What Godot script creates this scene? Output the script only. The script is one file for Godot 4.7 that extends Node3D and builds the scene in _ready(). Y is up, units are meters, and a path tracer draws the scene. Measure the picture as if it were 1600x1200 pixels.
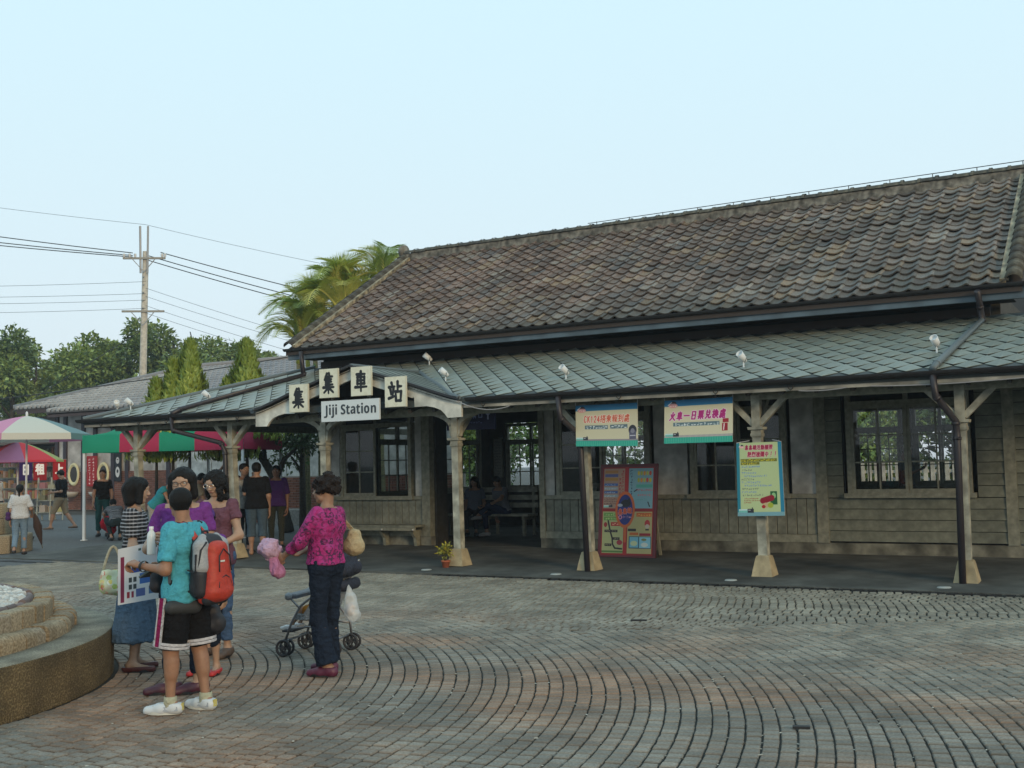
extends Node3D
# The forecourt of a small timber railway station in the late afternoon. x runs along the station front, z comes out of it, y is up.

var rng := RandomNumberGenerator.new()

func _ready() -> void:
	rng.seed = 7
	# camera
	var cam := Camera3D.new()
	cam.name = "camera"
	add_child(cam)
	cam.position = Vector3(0, 1.6, 14.5165)
	cam.basis = Basis(Vector3.UP, deg_to_rad(29.9423)) * Basis(Vector3.RIGHT, deg_to_rad(4.036)) * Basis(Vector3.BACK, deg_to_rad(-1.3))
	cam.fov = 38.05
	cam.near = 0.1
	cam.far = 600.0
	cam.current = true
	# sky, air and exposure
	var sky_mat := ProceduralSkyMaterial.new()
	sky_mat.sky_top_color = Color(0.612, 0.722, 0.764)
	sky_mat.sky_horizon_color = Color(0.680, 0.704, 0.718)
	sky_mat.sky_curve = 0.2
	sky_mat.ground_horizon_color = Color(0.62, 0.66, 0.68)
	sky_mat.ground_bottom_color = Color(0.28, 0.29, 0.28)
	sky_mat.sun_angle_max = 0.0
	var sky := Sky.new()
	sky.sky_material = sky_mat
	var env := Environment.new()
	env.background_mode = Environment.BG_SKY
	env.sky = sky
	env.tonemap_mode = Environment.TONE_MAPPER_LINEAR
	env.tonemap_exposure = 1.95
	env.sdfgi_enabled = true
	env.ssao_enabled = true
	env.ssil_enabled = true
	env.fog_enabled = true
	env.fog_density = 0.0008
	env.fog_light_color = Color(0.84, 0.90, 0.95)
	var we := WorldEnvironment.new()
	we.name = "world_environment"
	we.environment = env
	add_child(we)
	# the low, hazy afternoon sun, behind the camera and to its right
	var sun := DirectionalLight3D.new()
	sun.name = "sun"
	sun.light_energy = 0.26
	sun.light_color = Color(1.0, 0.87, 0.68)
	sun.light_angular_distance = 10.0
	sun.shadow_enabled = true
	add_child(sun)
	sun.look_at_from_position(Vector3(0.80, 0.24, 0.52) * 50.0, Vector3.ZERO)
	# large structure first, then the objects
	materials()
	ground()
	station()
	canopy()
	station_inside()
	surroundings()
	shop()
	trees()
	street_things()
	station_things()
	people()

# ---------------------------------------------------------------- names, tags, nodes
var used := {}
func numbered(n: String) -> String:
	if not used.has(n):
		used[n] = 0
		return n
	used[n] += 1
	return "%s_%03d" % [n, used[n]]

func tag(o: Node3D, label: String, category: String, group := "", kind := "") -> Node3D:
	if label: o.set_meta("label", label)
	if category: o.set_meta("category", category)
	if group: o.set_meta("group", group)
	if kind: o.set_meta("kind", kind)
	return o

func thing(called: String, label: String, category: String, at := Vector3.ZERO, turn := 0.0, group := "") -> Node3D:
	var o := Node3D.new()
	o.name = numbered(called)
	add_child(o)
	o.position = at
	o.rotation.y = turn
	tag(o, label, category, group)
	return o

func put(called: String, m: Mesh, material: Material, parent: Node3D = null, xf := Transform3D()) -> MeshInstance3D:
	var o := MeshInstance3D.new()
	o.mesh = m
	o.material_override = material
	o.transform = xf
	if parent == null:
		o.name = numbered(called)
		add_child(o)
	else:
		o.name = called
		parent.add_child(o, true)
	return o

func obj(called: String, st: SurfaceTool, material: Material, parent: Node3D = null, xf := Transform3D()) -> MeshInstance3D:
	st.generate_normals()
	return put(called, st.commit(), material, parent, xf)

func setting(called: String, st: SurfaceTool, material: Material) -> MeshInstance3D:
	var o := obj(called, st, material)
	o.set_meta("kind", "structure")
	return o

func scatter(called: String, m: Mesh, material: Material, places: Array, tints: PackedColorArray, parent: Node3D) -> MultiMeshInstance3D:
	var mm := MultiMesh.new()
	mm.transform_format = MultiMesh.TRANSFORM_3D
	mm.use_colors = tints.size() > 0
	mm.mesh = m
	mm.instance_count = places.size()
	for i in places.size():
		mm.set_instance_transform(i, places[i])
		if tints.size() > 0: mm.set_instance_color(i, tints[i])
	var o := MultiMeshInstance3D.new()
	o.multimesh = mm
	o.material_override = material
	if parent == null:
		o.name = numbered(called)
		add_child(o)
	else:
		o.name = called
		parent.add_child(o, true)
	o.set_meta("kind", "stuff")
	return o

# ---------------------------------------------------------------- shapes
func mb(flat := true) -> SurfaceTool:
	var st := SurfaceTool.new()
	st.begin(Mesh.PRIMITIVE_TRIANGLES)
	st.set_smooth_group(-1 if flat else 0)
	return st

func tri(st: SurfaceTool, a: Vector3, b: Vector3, c: Vector3) -> void:
	st.add_vertex(a); st.add_vertex(b); st.add_vertex(c)

func quad(st: SurfaceTool, a: Vector3, b: Vector3, c: Vector3, d: Vector3) -> void:
	tri(st, a, b, c); tri(st, a, c, d)

# a sheet a-b-c-d with texture coordinates: a top left, b top right, c bottom right, d bottom left
func sheet(a: Vector3, b: Vector3, c: Vector3, d: Vector3) -> Mesh:
	var st := mb()
	var p := [a, b, c, a, c, d]
	var u := [Vector2(0, 0), Vector2(1, 0), Vector2(1, 1), Vector2(0, 0), Vector2(1, 1), Vector2(0, 1)]
	for i in 6:
		st.set_uv(u[i]); st.add_vertex(p[i])
	st.generate_normals()
	return st.commit()

func hull8(st: SurfaceTool, p: Array) -> void: # p: bottom 0-3 (counter-clockwise from above), top 4-7
	quad(st, p[4], p[7], p[6], p[5]); quad(st, p[0], p[1], p[2], p[3])
	for i in 4:
		var j := (i + 1) % 4
		quad(st, p[i], p[i + 4], p[j + 4], p[j])

func box(st: SurfaceTool, c: Vector3, s: Vector3, basis := Basis()) -> void:
	var h := s * 0.5
	var p := []
	for y in [-h.y, h.y]:
		for q in [[-1, 1], [1, 1], [1, -1], [-1, -1]]:
			p.append(c + basis * Vector3(q[0] * h.x, y, q[1] * h.z))
	hull8(st, p)

func span(st: SurfaceTool, a: Vector3, b: Vector3) -> void: # axis-aligned box between two corners
	box(st, (a + b) * 0.5, (b - a).abs())

# box with chamfered upper edges, for stones and boards
func chamfer(st: SurfaceTool, c: Vector3, s: Vector3, e: float, basis := Basis()) -> void:
	var h := s * 0.5
	var lo := []; var mi := []; var to := []
	for q in [[-1, 1], [1, 1], [1, -1], [-1, -1]]:
		lo.append(c + basis * Vector3(q[0] * h.x, -h.y, q[1] * h.z))
		mi.append(c + basis * Vector3(q[0] * h.x, h.y - e, q[1] * h.z))
		to.append(c + basis * Vector3(q[0] * (h.x - e), h.y, q[1] * (h.z - e)))
	quad(st, to[0], to[3], to[2], to[1]); quad(st, lo[0], lo[1], lo[2], lo[3])
	for i in 4:
		var j := (i + 1) % 4
		quad(st, lo[i], mi[i], mi[j], lo[j]); quad(st, mi[i], to[i], to[j], mi[j])

func frame_of(d: Vector3, hint := Vector3.UP) -> Basis: # y along d
	var y := d.normalized()
	var x := hint.cross(y)
	if x.length() < 0.01: x = Vector3.RIGHT.cross(y) if absf(y.x) < 0.9 else Vector3.BACK.cross(y)
	x = x.normalized()
	return Basis(x, y, x.cross(y))

func bar(st: SurfaceTool, a: Vector3, b: Vector3, w: float, t: float, hint := Vector3.UP) -> void:
	box(st, (a + b) * 0.5, Vector3(w, a.distance_to(b), t), frame_of(b - a, hint))

func tube(st: SurfaceTool, pts: Array, radii: Array, sides := 8, caps := true) -> void:
	var rings := []
	var bs := Basis()
	for i in pts.size():
		var d: Vector3 = (pts[mini(i + 1, pts.size() - 1)] - pts[maxi(i - 1, 0)])
		if i == 0: bs = frame_of(d)
		else:
			var y := d.normalized()
			var x: Vector3 = (bs.x - y * bs.x.dot(y)).normalized()
			bs = Basis(x, y, x.cross(y))
		var r: float = radii[mini(i, radii.size() - 1)]
		var ring := []
		for k in sides:
			var an := TAU * k / sides
			ring.append(pts[i] + bs.x * cos(an) * r + bs.z * sin(an) * r)
		rings.append(ring)
	for i in pts.size() - 1:
		for k in sides:
			var j := (k + 1) % sides
			quad(st, rings[i][k], rings[i][j], rings[i + 1][j], rings[i + 1][k])
	if caps:
		for k in range(1, sides - 1):
			tri(st, rings[0][0], rings[0][k + 1], rings[0][k])
			tri(st, rings[-1][0], rings[-1][k], rings[-1][k + 1])

func lathe(st: SurfaceTool, profile: Array, sides := 16, xf := Transform3D(), squash := 1.0) -> void: # profile of Vector2(radius, height)
	for i in profile.size() - 1:
		for k in sides:
			var a := TAU * k / sides
			var b := TAU * (k + 1) / sides
			var p: Vector2 = profile[i]
			var q: Vector2 = profile[i + 1]
			var v := [Vector3(cos(a) * p.x, p.y, sin(a) * p.x * squash), Vector3(cos(b) * p.x, p.y, sin(b) * p.x * squash), Vector3(cos(b) * q.x, q.y, sin(b) * q.x * squash), Vector3(cos(a) * q.x, q.y, sin(a) * q.x * squash)]
			quad(st, xf * v[0], xf * v[1], xf * v[2], xf * v[3])

# four-sided tapering post through square levels: [[y, half width, x shift]]
func post(st: SurfaceTool, base: Vector3, levels: Array) -> void:
	for i in levels.size() - 1:
		var a: Array = levels[i]
		var b: Array = levels[i + 1]
		var p := []
		for l in [a, b]:
			for q in [[-1, 1], [1, 1], [1, -1], [-1, -1]]:
				p.append(base + Vector3(q[0] * l[1] + l[2], l[0], q[1] * l[1]))
		hull8(st, p)

func prism(st: SurfaceTool, poly: PackedVector2Array, z0: float, z1: float, xf := Transform3D()) -> void:
	if Geometry2D.is_polygon_clockwise(poly): poly.reverse()
	var t := Geometry2D.triangulate_polygon(poly)
	for i in range(0, t.size(), 3):
		var a := poly[t[i]]; var b := poly[t[i + 1]]; var c := poly[t[i + 2]]
		if (b - a).cross(c - a) < 0:
			var s := b; b = c; c = s
		tri(st, xf * Vector3(a.x, a.y, z1), xf * Vector3(c.x, c.y, z1), xf * Vector3(b.x, b.y, z1))
		tri(st, xf * Vector3(a.x, a.y, z0), xf * Vector3(b.x, b.y, z0), xf * Vector3(c.x, c.y, z0))
	for i in poly.size():
		var a := poly[i]; var b := poly[(i + 1) % poly.size()]
		quad(st, xf * Vector3(a.x, a.y, z0), xf * Vector3(a.x, a.y, z1), xf * Vector3(b.x, b.y, z1), xf * Vector3(b.x, b.y, z0))

# ---------------------------------------------------------------- materials
var noises := {}
func grain(freq: float, lo: Color, hi: Color, seed_ := 1, octaves := 4, type := FastNoiseLite.TYPE_SIMPLEX_SMOOTH, mid := -1.0) -> NoiseTexture2D:
	var key := "%s %s %s %d %d %d %s" % [freq, lo, hi, seed_, octaves, type, mid]
	if noises.has(key): return noises[key]
	var n := FastNoiseLite.new()
	n.noise_type = type
	n.frequency = freq
	n.seed = seed_
	n.fractal_octaves = octaves
	var t := NoiseTexture2D.new()
	t.width = 256; t.height = 256
	t.seamless = true
	t.noise = n
	var g := Gradient.new()
	g.set_color(0, lo); g.set_color(1, hi)
	if mid >= 0.0: g.set_offset(0, mid)
	t.color_ramp = g
	noises[key] = t
	return t

func gray(v: float) -> Color: return Color(v, v, v)

# albedo given as the real linear reflectance
func mat(lin: Color, rough := 0.8, tex: Texture2D = null, scale := 1.0, bump := 0.0, world := false) -> StandardMaterial3D:
	var m := StandardMaterial3D.new()
	m.albedo_color = lin.linear_to_srgb()
	m.roughness = rough
	if tex:
		m.albedo_texture = tex
		m.uv1_triplanar = true
		m.uv1_world_triplanar = world
		m.uv1_scale = Vector3.ONE * scale
		if bump > 0.0:
			m.heightmap_enabled = true
			m.heightmap_texture = tex
			m.heightmap_scale = bump
	return m

# weathering: broad stains laid over a material, in the thing's own axes or the world's
func worn(m: StandardMaterial3D, lo := 0.62, scale := 0.35, seed_ := 5, world := false) -> StandardMaterial3D:
	m.detail_enabled = true
	m.detail_blend_mode = BaseMaterial3D.BLEND_MODE_MUL
	m.detail_uv_layer = BaseMaterial3D.DETAIL_UV_2
	m.detail_albedo = grain(0.018, gray(lo), gray(1.0), 100 + seed_, 6)
	m.uv2_triplanar = true
	m.uv2_world_triplanar = world
	m.uv2_scale = Vector3.ONE * scale
	return m

func tinted(lin: Color, rough := 0.8, tex: Texture2D = null, scale := 1.0, bump := 0.0, world := false) -> StandardMaterial3D:
	var m := mat(lin, rough, tex, scale, bump, world)
	m.vertex_color_use_as_albedo = true
	return m

func metal(lin: Color, rough := 0.4, amount := 1.0) -> StandardMaterial3D:
	var m := mat(lin, rough)
	m.metallic = amount
	return m

func printed(img: Image, rough := 0.5) -> StandardMaterial3D:
	var m := StandardMaterial3D.new()
	img.generate_mipmaps()
	m.albedo_texture = ImageTexture.create_from_image(img)
	m.roughness = rough
	m.texture_repeat = false
	return m

func rnd(a: float, b: float) -> float: return rng.randf_range(a, b)

# ---------------------------------------------------------------- lettering: each sign is a few pen strokes on a 100 x 100 square
const HAND := "6,26 36,26;22,4 22,88 12,82;4,62 38,50;"
const FOUR := ";14,78 8,96;36,78 40,94;60,78 64,94;84,78 94,96"
var glyph := {
	"集": "38,3 18,32;28,20 28,60;54,2 60,14;28,18 82,18;30,31 74,31;30,43 74,43;28,57 84,57;55,18 55,57;8,70 92,70;50,57 50,98;48,72 14,95;52,72 88,95",
	"車": "20,16 80,16;50,3 50,98;24,30 76,30 76,62 24,62 24,30;24,46 76,46;8,78 92,78",
	"站": "24,8 30,20;6,28 46,26;16,38 20,62;38,36 32,66;4,80 48,70;68,4 68,50;68,26 94,26;52,50 92,50 88,92 56,92 52,50",
	"火": "22,30 30,50;80,26 66,48;50,6 48,50 34,75 10,95;52,55 68,80 92,95",
	"一": "8,50 92,50",
	"日": "24,10 76,10 76,92 24,92 24,10;24,50 76,50",
	"票": "12,8 88,8;18,22 82,22 82,44 18,44 18,22;40,8 40,44;60,8 60,44;20,56 80,56;8,70 92,70;50,70 50,96;28,78 14,92;72,78 88,92",
	"兌": "34,4 24,20;64,4 76,20;26,26 74,26 74,52 26,52 26,26;38,52 34,76 12,94;60,52 60,84 66,92 90,90 92,76",
	"換": HAND + "58,4 42,24;52,14 76,14 68,26;46,56 46,28 88,28 88,56;60,32 54,46;72,32 78,46;38,62 96,62;66,50 64,66 40,96;68,66 94,96",
	"處": "50,2 50,18;50,10 82,10;20,20 88,20 84,32;20,20 18,60 6,92;32,32 74,30;52,24 52,42 78,42;38,50 22,80;34,56 56,56 44,78 24,96;34,66 60,96 94,96;66,80 66,54 86,54 86,82",
	"搭": HAND + "44,14 96,14;58,4 58,24;82,4 82,24;70,26 42,52;70,28 98,52;58,52 82,52;52,64 88,64 88,94 52,94 52,64",
	"乘": "70,4 30,12;10,24 90,24;50,8 50,96;34,32 34,56;14,40 34,40;12,54 34,50;66,32 66,56 88,56;86,36 66,44;46,58 10,92;54,58 90,92",
	"報": "8,18 46,18;27,4 27,36;4,34 50,34;16,40 20,50;38,40 34,50;6,54 48,54;6,70 48,70;27,54 27,97;58,97 58,8 90,8 88,34 76,34;60,46 90,46 60,96;64,60 96,96",
	"到": "6,10 54,10;30,12 12,34 46,32;40,24 52,38;10,54 52,54;30,40 30,84;4,88 56,80;68,14 68,68;90,4 90,94 78,88",
	"線": "26,4 10,24 26,26;36,14 10,46 36,42;24,46 24,90;10,60 6,80;36,58 42,76;70,2 64,12;52,14 88,14 88,44 52,44 52,14;52,29 88,29;70,46 70,96 60,90;48,58 62,58 46,86;90,52 74,66;72,60 96,90",
	"活": "10,8 20,20;6,36 16,46;4,92 20,62;84,6 38,16;32,34 96,34;64,12 64,56;44,56 86,56 86,94 44,94 44,56",
	"動": "46,4 10,10;4,22 56,22;12,34 48,34 48,60 12,60 12,34;12,47 48,47;30,6 30,86;8,74 52,74;4,92 56,86;60,34 94,34 90,92 78,86;76,6 74,50 56,96",
	"護": "20,4 26,12;4,20 40,20;10,34 36,34;10,46 36,46;10,60 36,60 36,90 10,90 10,60;46,12 98,12;60,4 60,20;84,4 84,20;58,24 46,44;54,34 54,66;54,34 94,34;54,44 92,44;54,54 92,54;54,66 96,66;74,28 74,66;52,74 90,74 50,98;58,78 96,98",
	"照": "10,8 40,8 40,60 10,60 10,8;10,34 40,34;52,8 92,8 88,30 78,28;70,8 50,34;54,40 90,40 90,62 54,62 54,40" + FOUR,
	"熱": "8,14 50,14;28,2 28,28;4,30 52,30;8,46 48,46;28,36 28,62;4,66 52,60;60,20 88,20 86,56 98,60;72,4 68,40 54,66;60,36 76,50" + FOUR,
	"烈": "4,10 56,10;28,10 6,44;20,26 50,26 14,66;18,42 30,50;68,12 68,50;90,4 90,66 80,62" + FOUR,
	"搶": HAND + "70,4 42,36;70,6 98,36;58,30 82,30;52,60 86,60 86,40 52,40 50,66 40,96;52,50 86,50;58,70 90,70 90,94 58,94 58,70",
	"購": "10,8 38,8 38,66 10,66 10,8;10,28 38,28;10,46 38,46;16,70 6,94;30,70 42,92;46,14 98,14;48,28 96,28;44,42 98,42;60,4 60,42;84,4 84,42;52,98 52,52 92,52 92,96 84,92;72,42 72,82;52,66 92,66;44,82 98,82",
	"中": "16,28 84,28 84,64 16,64 16,28;50,4 50,98",
	"！": "56,6 50,66;48,86 48,92",
	"售": "34,2 20,24;28,52 28,16 86,16;54,4 58,14;30,28 80,28;30,40 80,40;28,52 88,52;54,16 54,52;28,64 76,64 76,94 28,94 28,64",
	"口": "20,20 80,20 80,86 20,86 20,20",
	"租": "36,4 10,12;4,30 44,30;24,8 24,96;24,34 4,64;26,40 44,58;56,86 56,10 88,10 88,86;56,34 88,34;56,60 88,60;48,90 98,90",
	"上": "46,8 46,88;46,42 84,42;8,88 92,88",
	"C": "84,22 66,8 36,8 20,26 20,72 36,92 66,92 84,78", "K": "24,6 24,94;82,6 26,54;44,42 84,94", "1": "34,22 54,8 54,94",
	"2": "22,26 36,8 66,8 80,26 76,44 22,92 82,92", "4": "66,94 66,8 16,66 88,66", "↑": "50,96 50,12;26,36 50,8 74,36", ".": "48,88 52,92",
}

func strokes(ch: String) -> Array:
	var out := []
	if not glyph.has(ch): return out
	for s in glyph[ch].split(";", false):
		var line := PackedVector2Array()
		for p in s.split(" ", false):
			var xy = p.split(",")
			line.append(Vector2(float(xy[0]), float(xy[1])) / 100.0)
		out.append(line)
	return out

func dab(img: Image, c: Vector2, r: float, col: Color) -> void:
	var w := img.get_width(); var h := img.get_height()
	for y in range(maxi(0, int(c.y - r)), mini(h, int(c.y + r) + 2)):
		for x in range(maxi(0, int(c.x - r)), mini(w, int(c.x + r) + 2)):
			var d := Vector2(x + 0.5, y + 0.5).distance_to(c)
			if d < r + 0.5:
				img.set_pixel(x, y, img.get_pixel(x, y).lerp(col, clampf(r + 0.5 - d, 0, 1)))

func stroke(img: Image, a: Vector2, b: Vector2, r0: float, r1: float, col: Color) -> void:
	var n := int(a.distance_to(b) / maxf(0.4, minf(r0, r1) * 0.5)) + 1
	for i in n + 1:
		var t := float(i) / n
		dab(img, a.lerp(b, t), lerpf(r0, r1, t), col)

# writes a character into the rectangle at..at+size; brush > 0 gives the swelling of a brush
func write(img: Image, ch: String, at: Vector2, size: Vector2, r: float, col: Color, brush := 0.0, slant := 0.0) -> void:
	for line in strokes(ch):
		for i in line.size() - 1:
			var a: Vector2 = line[i]; var b: Vector2 = line[i + 1]
			a.x -= slant * (a.y - 0.5); b.x -= slant * (b.y - 0.5)
			stroke(img, at + a * size, at + b * size, r * (1.0 + brush), r * (1.0 - brush * 0.35), col)

func words(img: Image, s: String, at: Vector2, size: Vector2, step: Vector2, r: float, col: Color, brush := 0.0, slant := 0.0) -> void:
	for i in s.length():
		write(img, s[i], at + step * i, size, r, col, brush, slant)

# a line of print too small to read: little marks of the size of characters
func small_print(img: Image, at: Vector2, n: int, s: float, col: Color, down := false) -> void:
	for i in n:
		var o := at + (Vector2(0, s * 1.15 * i) if down else Vector2(s * 1.15 * i, 0))
		for k in 3:
			var p := Vector2(rnd(0, 0.8), rnd(0.1, 0.9)) * s
			stroke(img, o + p, o + (Vector2(0.9 * s, p.y) if k < 2 else Vector2(p.x, 0.95 * s)), s * 0.07, s * 0.07, col)

func blank(w: int, h: int, col: Color) -> Image:
	var i := Image.create(w, h, false, Image.FORMAT_RGB8)
	i.fill(col)
	return i

func patch(img: Image, x: int, y: int, w: int, h: int, col: Color) -> void:
	img.fill_rect(Rect2i(x, y, w, h), col)

func oval(img: Image, c: Vector2, r: Vector2, col: Color) -> void:
	for y in range(maxi(0, int(c.y - r.y)), mini(img.get_height(), int(c.y + r.y) + 1)):
		for x in range(maxi(0, int(c.x - r.x)), mini(img.get_width(), int(c.x + r.x) + 1)):
			if (Vector2(x + 0.5, y + 0.5) - c).dot((Vector2(x + 0.5, y + 0.5) - c) / (r * r)) < 1.0: img.set_pixel(x, y, col)

func tiny_train(img: Image, x: int, y: int, s: float) -> void:
	patch(img, x, y, int(7 * s), int(1.2 * s), Color(0.75, 0.85, 0.85)); patch(img, x, y + int(1.2 * s), int(7 * s), int(1.6 * s), Color(0.45, 0.72, 0.68))
	patch(img, x + int(7 * s), y - int(0.4 * s), int(5 * s), int(3 * s), Color(0.16, 0.17, 0.2))
	patch(img, x + int(7.6 * s), y + int(0.6 * s), int(2 * s), maxi(1, int(0.7 * s)), Color(0.75, 0.78, 0.8)); patch(img, x + int(10.6 * s), y - int(1.4 * s), maxi(1, int(0.9 * s)), int(2 * s), Color(0.16, 0.17, 0.2))

func crest(img: Image, x: int, y: int, s: float) -> void:
	oval(img, Vector2(x + 6 * s, y + 2 * s), Vector2(3.4 * s, 2 * s), Color(0.14, 0.14, 0.18))
	oval(img, Vector2(x + 5.6 * s, y + 4.6 * s), Vector2(5 * s, 2.4 * s), Color(0.86, 0.62, 0.62))
	stroke(img, Vector2(x, y + 4 * s), Vector2(x + 4 * s, y + s), 0.4 * s, 0.4 * s, Color(0.9, 0.92, 0.95))
	small_print(img, Vector2(x + 2 * s, y + 3.6 * s), 3, 2.2 * s, Color(0.98, 0.9, 0.9))

# ---------------------------------------------------------------- bodies: tapered capsules blended in a distance field, meshed as surface nets
class Field:
	var o := Vector3.ZERO
	var c := 0.01
	var nx := 0; var ny := 0; var nz := 0
	var d := PackedFloat32Array()
	var verts := PackedVector3Array()
	var index := PackedInt32Array()
	func _init(lo: Vector3, hi: Vector3, cell: float) -> void:
		o = lo - Vector3.ONE * cell * 2.0
		c = cell
		nx = int((hi.x - o.x) / c) + 3; ny = int((hi.y - o.y) / c) + 3; nz = int((hi.z - o.z) / c) + 3
		d.resize(nx * ny * nz)
		d.fill(9.0)
	# k > 0 blends; cut: carve instead of add
	func cap(a: Vector3, b: Vector3, ra: float, rb: float, k := 0.03, cut := false, sq := Vector3.ONE) -> void:
		var m := maxf(ra, rb) + (k if not cut else 0.0) + c * 2.0
		var mx := m / minf(minf(sq.x, sq.y), sq.z)
		var lo := (Vector3(minf(a.x, b.x), minf(a.y, b.y), minf(a.z, b.z)) - Vector3.ONE * mx - o) / c
		var hi := (Vector3(maxf(a.x, b.x), maxf(a.y, b.y), maxf(a.z, b.z)) + Vector3.ONE * mx - o) / c
		var ba := (b - a) * sq
		var bb := maxf(ba.dot(ba), 1e-9)
		var dr := rb - ra
		var x0 := clampi(int(lo.x), 0, nx - 1); var x1 := clampi(int(hi.x) + 1, 0, nx)
		for z in range(clampi(int(lo.z), 0, nz - 1), clampi(int(hi.z) + 1, 0, nz)):
			for y in range(clampi(int(lo.y), 0, ny - 1), clampi(int(hi.y) + 1, 0, ny)):
				var row := (z * ny + y) * nx
				var pa := (o + Vector3(x0, y, z) * c - a) * sq
				var step := c * sq.x
				for x in range(x0, x1):
					var t := clampf(pa.dot(ba) / bb, 0.0, 1.0)
					var e := (pa - ba * t).length() - ra - dr * t
					pa.x += step
					if e > m: continue
					var f := d[row + x]
					if cut:
						if -e > f: d[row + x] = -e
					else:
						var h := maxf(k - absf(f - e), 0.0)
						d[row + x] = minf(f, e) - h * h / (4.0 * k)
	func plane(p: Vector3, n: Vector3) -> void: # keep the side away from n
		for z in nz:
			for y in ny:
				var row := (z * ny + y) * nx
				var q := (o + Vector3(0, y, z) * c - p).dot(n)
				var s := n.x * c
				for x in nx:
					if q > d[row + x]: d[row + x] = q
					q += s
	func net() -> void:
		var id := PackedInt32Array()
		id.resize(nx * ny * nz)
		id.fill(-1)
		var off := [0, 1, nx, nx + 1, nx * ny, nx * ny + 1, nx * ny + nx, nx * ny + nx + 1]
		var lim := c * 2.2
		for z in nz - 1:
			for y in ny - 1:
				var i := (z * ny + y) * nx
				for x in nx - 1:
					var f0 := d[i + x]
					if absf(f0) > lim: continue
					var v := [f0, d[i + x + off[1]], d[i + x + off[2]], d[i + x + off[3]], d[i + x + off[4]], d[i + x + off[5]], d[i + x + off[6]], d[i + x + off[7]]]
					var m := 0
					for q in 8:
						if v[q] < 0.0: m += 1
					if m == 0 or m == 8: continue
					var s := Vector3.ZERO
					var n := 0
					for e in EDGES:
						var g: float = v[e[0]]; var h: float = v[e[1]]
						if (g < 0.0) == (h < 0.0): continue
						var t := g / (g - h)
						var p: Vector3 = CORNER[e[0]]
						s += p + (CORNER[e[1]] - p) * t
						n += 1
					id[i + x] = verts.size()
					verts.append(o + (Vector3(x, y, z) + s / n) * c)
		var sy := nx; var sz := nx * ny
		for z in range(1, nz - 1):
			for y in range(1, ny - 1):
				var i := (z * ny + y) * nx
				for x in range(1, nx - 1):
					var f := d[i + x]
					if absf(f) > lim: continue
					var inside := f < 0.0
					if inside != (d[i + x + 1] < 0.0): face(id[i + x], id[i + x - sy], id[i + x - sy - sz], id[i + x - sz], inside)
					if inside != (d[i + x + sy] < 0.0): face(id[i + x], id[i + x - sz], id[i + x - sz - 1], id[i + x - 1], inside)
					if inside != (d[i + x + sz] < 0.0): face(id[i + x], id[i + x - 1], id[i + x - 1 - sy], id[i + x - sy], inside)
	func face(p: int, q: int, r: int, s: int, flip: bool) -> void:
		if p < 0 or q < 0 or r < 0 or s < 0: return
		if flip: index.append_array([p, r, q, p, s, r])
		else: index.append_array([p, q, r, p, r, s])
	const CORNER := [Vector3(0, 0, 0), Vector3(1, 0, 0), Vector3(0, 1, 0), Vector3(1, 1, 0), Vector3(0, 0, 1), Vector3(1, 0, 1), Vector3(0, 1, 1), Vector3(1, 1, 1)]
	const EDGES := [[0, 1], [2, 3], [4, 5], [6, 7], [0, 2], [1, 3], [4, 6], [5, 7], [0, 4], [1, 5], [2, 6], [3, 7]]

# vertices and triangles gathered from several fields
class Hide:
	var v := PackedVector3Array()
	var i := PackedInt32Array()
	func add(pv: PackedVector3Array, pi: PackedInt32Array, xf := Transform3D()) -> void:
		var at := v.size()
		v.append_array(xf * pv)
		var flip := xf.basis.determinant() < 0
		for k in range(0, pi.size(), 3):
			i.append(at + pi[k])
			i.append(at + pi[k + (2 if flip else 1)]); i.append(at + pi[k + (1 if flip else 2)])
	func normals() -> PackedVector3Array:
		var n := PackedVector3Array()
		n.resize(v.size())
		for k in range(0, i.size(), 3):
			var a := v[i[k]]
			var f := (v[i[k + 2]] - a).cross(v[i[k + 1]] - a)
			n[i[k]] += f; n[i[k + 1]] += f; n[i[k + 2]] += f
		for k in n.size(): n[k] = n[k].normalized()
		return n
	func rumple(noise: FastNoiseLite, amount: float, stretch := Vector3.ONE) -> void:
		var n := normals()
		for k in v.size():
			var p := v[k] * stretch
			v[k] += n[k] * noise.get_noise_3d(p.x, p.y, p.z) * amount
	func mesh() -> ArrayMesh:
		var m := ArrayMesh.new()
		var a := []
		a.resize(Mesh.ARRAY_MAX)
		a[Mesh.ARRAY_VERTEX] = v
		a[Mesh.ARRAY_NORMAL] = normals()
		a[Mesh.ARRAY_INDEX] = i
		m.add_surface_from_arrays(Mesh.PRIMITIVE_TRIANGLES, a)
		return m

# caps: [[a, b, ra, rb(, k)]]; cuts: [[point, normal]]
func blend(caps: Array, cell: float, k := 0.03, cuts: Array = [], xf := Transform3D(), skin: Hide = null) -> Hide:
	var lo := Vector3.ONE * 99.0
	var hi := -lo
	for q in caps:
		var r := maxf(q[2], q[3])
		for p in [q[0], q[1]]:
			lo = lo.min(p - Vector3.ONE * r); hi = hi.max(p + Vector3.ONE * r)
	var f := Field.new(lo - Vector3.ONE * k * 0.5, hi + Vector3.ONE * k * 0.5, cell)
	for q in caps: f.cap(q[0], q[1], q[2], q[3], q[4] if q.size() > 4 else k)
	for q in cuts: f.plane(q[0], q[1])
	f.net()
	if skin == null: skin = Hide.new()
	skin.add(f.verts, f.index, xf)
	return skin

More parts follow.
